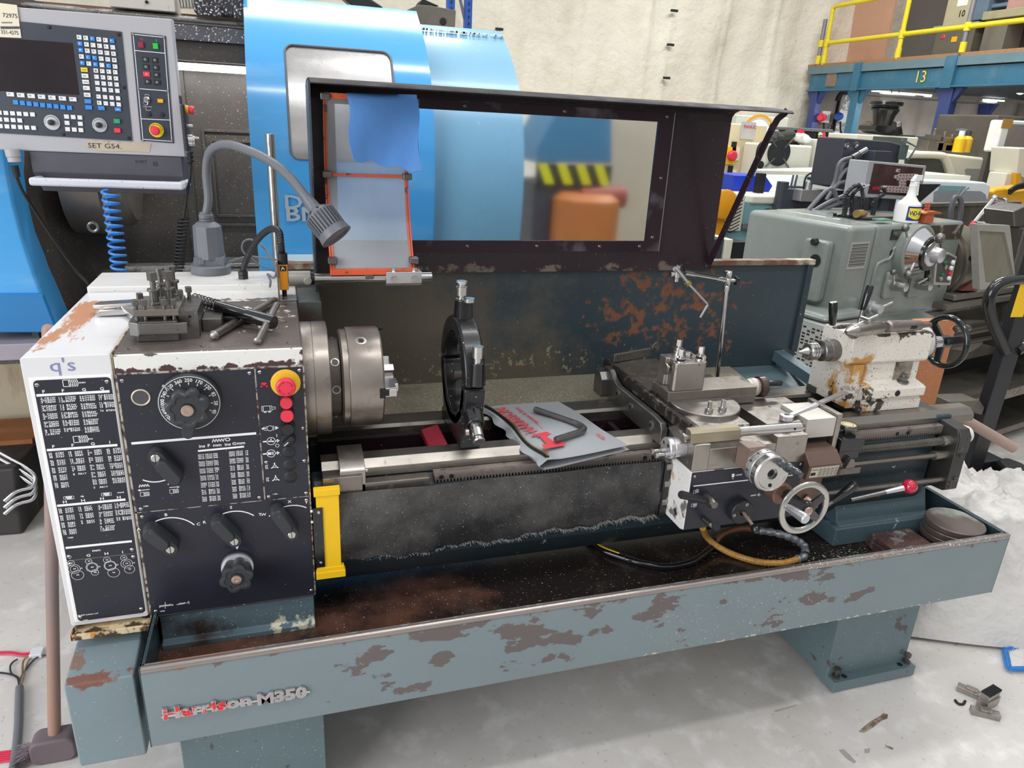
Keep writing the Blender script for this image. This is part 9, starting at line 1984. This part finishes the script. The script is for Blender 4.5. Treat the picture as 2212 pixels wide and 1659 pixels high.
# chuck jaws on the floor
def rotbox(mb,c,an,hx,hy,hz,mi=0,tilt=0): mb.obox(c,((math.cos(an),math.sin(an),tilt),(-math.sin(an),math.cos(an),0),(0,0,1)),hx,hy,hz,mi)
J1 = thing('chuck_jaw','stepped steel chuck jaw with black serrated teeth lying on the floor','chuck jaw',(2.08,-.2,0),'loose chuck jaws on the floor')
c = at(2135,1513,z=.02); mb = MB(); rotbox(mb,V((c.x,c.y,.018)),.2,.036,.016,.016); rotbox(mb,V((c.x,c.y,.044)),.2,.034,.012,.012); obj('jaw_block',mb,'steel',J1,bevel=.001)
mb = MB()
for i in range(8): d = V((math.cos(.2),math.sin(.2),0)); rotbox(mb,V((c.x,c.y,.058)) + d * (-.030 + i * .0085),.2,.0022,.014,.004)
obj('jaw_teeth',mb,'rubber',J1)
for (u,v,an,lab) in ((2098,1495,-.95,'plain steel chuck jaw lying left of the serrated jaw on the floor'),(2128,1540,-.6,'flat steel chuck jaw nearest the camera on the floor')):
    c = at(u,v,z=.01); J = thing('chuck_jaw',lab,'chuck jaw',(c.x,c.y,0),'loose chuck jaws on the floor'); mb = MB(); rotbox(mb,V((c.x,c.y,.0095)),an,.040,.013,.0095); rotbox(mb,V((c.x,c.y,.022)),an,.016,.010,.004); obj('jaw_block',mb,'steel',J,bevel=.001)
mb = MB(); mb.tube([at(u,v,z=.004) for u,v in ((2063,1512),(2070,1520),(2080,1521),(2085,1514))],.004,6,sm=4); single('black_curl',mb,'rubber','tiny black curl of swarf on the floor near the chuck jaws','swarf')

# ================================================================ LEFT FLOOR ITEMS
BRm = thing('broom','worn brown wooden pole of a broom leaning beside the lathe end','broom',(-.68,.27,0))
lo,hi = at(118,1600,z=.05),at(104,712,x=-.60)
mb = MB(); mb.cyl(lo,hi,.0155,.0145); mb.ball(hi,.0145); obj('pole',mb,mat('worn_brown_pole','a07e70',.5,0,[dict(col='7a7478',scale=3,thr=.52,soft=.15,st=(1,1,.4),rough=.5)],var=.1,stretch=(1,1,.2)),BRm)
mb = MB(); c = lo; mb.prism(rrect(c.x - .055,c.x + .055,0,.075,.025),'y',c.y - .03,c.y + .03); obj('broom_head',mb,mat('dusty_purple_grey_head','6e6266',.6,var=.1),BRm,bevel=.008)
mb = MB()
for i in range(160): a = V((c.x - .055 - random.uniform(0,.01),c.y + random.uniform(-.03,.02),random.uniform(.01,.05))); mb.line([a,a + V((-.03 + random.uniform(-.01,.01),random.uniform(-.012,.012),-random.uniform(.0,.02)))],.0012,Z_)
tag(obj('bristles',mb,mat('grey_bristles','7a7078',.8),BRm,flat=True,recalc=False),None,None,kind='stuff')
CR = thing('tool_crate','black plastic tool crate with chrome hoops lying in it at the left edge','crate',(-1.2,1.6,0))
mb = MB(); q = [at(u,v,z=z) for u,v,z in ((-90,1180,0),(57,1150,0),(82,1075,0))]
z1 = .30; b0 = [V((-1.75,1.50,0)),V((-1.10,1.47,0)),V((-1.06,1.98,0)),V((-1.75,2.02,0))]
mb.hull(b0,[V((p.x + (.02 if p.x > -1.3 else 0),p.y,z1)) for p in b0]); obj('crate_body',mb,mat('dusty_black_crate','3a3736',.55,0,[dict(col='8a5a3a',scale=6,thr=.68,soft=.05,st=(1,1,.3),rough=.6)],var=.12),CR,bevel=.015)
mb = MB(); mb.box(-1.4,-1.08,1.7,1.95,z1,z1 + .02); obj('orange_board',mb,mat('orange_brown_board','a86a40',.6,var=.1),CR)
for k_ in range(3):
    dz = .03 * k_; mb = MB(); mb.tube([at(u,v + k_ * 14,y=y) for u,v,y in ((-40,955,1.55),(20,988,1.52),(60,1012,1.5),(76,1030,1.49),(70,1050,1.47),(45,1058,1.46),(30,1065,1.45),(10,1082,1.44))],.0085,10,sm=8); obj('chrome_hoop',mb,'chrome',CR,smooth=80)
for k_ in range(4): mb = MB(); a,b = at(-30,990 + k_ * 14,y=1.58),at(40,1012 + k_ * 10,y=1.56); mb.cyl(a,b,.008); obj('dark_rod',mb,['gsteel','redpaint'][k_ % 2],CR)
TK = MB(); TK.hull([V((-1.9,1.95,0)),V((-1.02,1.95,0)),V((-.98,2.3,0)),V((-1.9,2.3,0))],[V((-1.9,1.9,.62)),V((-1.02,1.9,.62)),V((-1.02,2.3,.62)),V((-1.9,2.3,.62))]); CTn = thing('plastic_tank','translucent beige plastic liquid container standing behind the black crate','container',(-1.4,2.1,0))
ztop = at(40,765,y=1.2).z
mb = MB(); mb.prism([(-1.75,.0),(-1.02,.0),(-1.0,.35),(-1.0,.52),(-1.01,.66),(-1.03,.705),(-1.07,.725),(-1.14,.715),(-1.18,.68),(-1.75,.67)],'y',2.04,2.09)
obj('tank_body',mb,mat('stained_beige_polythene','e0d2b6',.45,0,[dict(col='a8866a',scale=6,thr=.58,soft=.08,st=(2,1,.5),rough=.6,op=.7)],var=.05,coat=.1),CTn,bevel=.03,seg=3)
# loose wiring on the floor
WR = thing('mains_cable','grey sheathed cable with splayed coloured wire ends lying on the floor','cable',(-.87,.6,0))
mb = MB(); mb.tube([at(u,v,z=.011) for u,v in ((42,1485),(41,1520),(40,1560),(36,1610),(28,1665),(20,1720))],.011,12,sm=6); obj('grey_sheath',mb,'gplast',WR,smooth=80)
for pp,m_ in ((((42,1487),(40,1470),(35,1462),(20,1456),(-10,1452)),'rubber'),(((42,1487),(45,1465),(60,1440),(80,1420),(100,1415)),'charc'),(((42,1487),(48,1460),(50,1430),(60,1418),(72,1415)),'zip'),(((42,1487),(40,1465),(25,1455),(22,1440),(28,1430),(38,1424)),'charc'),(((44,1487),(52,1455),(58,1435),(70,1415)),'copper')):
    mb = MB(); mb.tube([at(u,v,z=.008) for u,v in pp],.0028,8,sm=6); obj('wire_core',mb,m_,WR,smooth=80)
mb = MB(); a = at(80,1410,z=.01); mb.box(a.x - .018,a.x + .018,a.y - .02,a.y + .02,0,.018); single('terminal_block',mb,mat('clear_white_terminal','d8dadc',.3),'small clear white terminal block joined to red wires on the floor','terminal block',bevel=.003)
M['pinkw'] = mat('pinkish_red_wire','d83050',.4,var=.05)
for i,(pp,lab) in enumerate(((((-20,1410),(20,1408),(50,1412),(78,1408)),'red wire running into the terminal block on the floor'),(((-20,1628),(40,1620),(100,1612),(140,1600),(156,1580)),'upper red wire crossing behind the broom head'),(((-20,1640),(40,1632),(110,1622),(150,1605),(158,1598)),'lower red wire crossing behind the broom head'))):
    mb = MB()
    for k_ in range(2 if i == 0 else 3): mb.tube([at(u,v + k_ * 4,z=.006) for u,v in pp],.003,6,sm=5)
    single('red_wire',mb,'pinkw',lab,'wire','red wires on the floor',smooth=80)
# patches worn into the floor paint
mb = MB()
for (pp,c) in ((((1985 - 130,1580),(1875,1562),(1903,1545),(1908,1540),(1918,1543),(1917,1552),(1905,1556),(1885,1572),(1866,1583)),0),(((1812,1620),(1822,1618),(1835,1630),(1850,1646),(1845,1648),(1828,1638)),1),(((1672,1535),(1720,1522),(1722,1524),(1676,1538)),1),(((1867,1618),(1880,1616),(1878,1626),(1868,1627)),1),(((1911,1608),(1930,1616),(1928,1620),(1914,1614)),0)):
    P = [at(u,v,z=.0008) for u,v in pp]; mb.add(P,[tuple(range(len(P)))],c)
struct('trim_14',mb,[mat('rust_stained_mark','a08f80',.6,0,[dict(col='6a5648',scale=30,thr=.5,soft=.05,rough=.7)],var=.1),mat('bare_concrete_patch','a39c98',.6,var=.08)],flat=True)
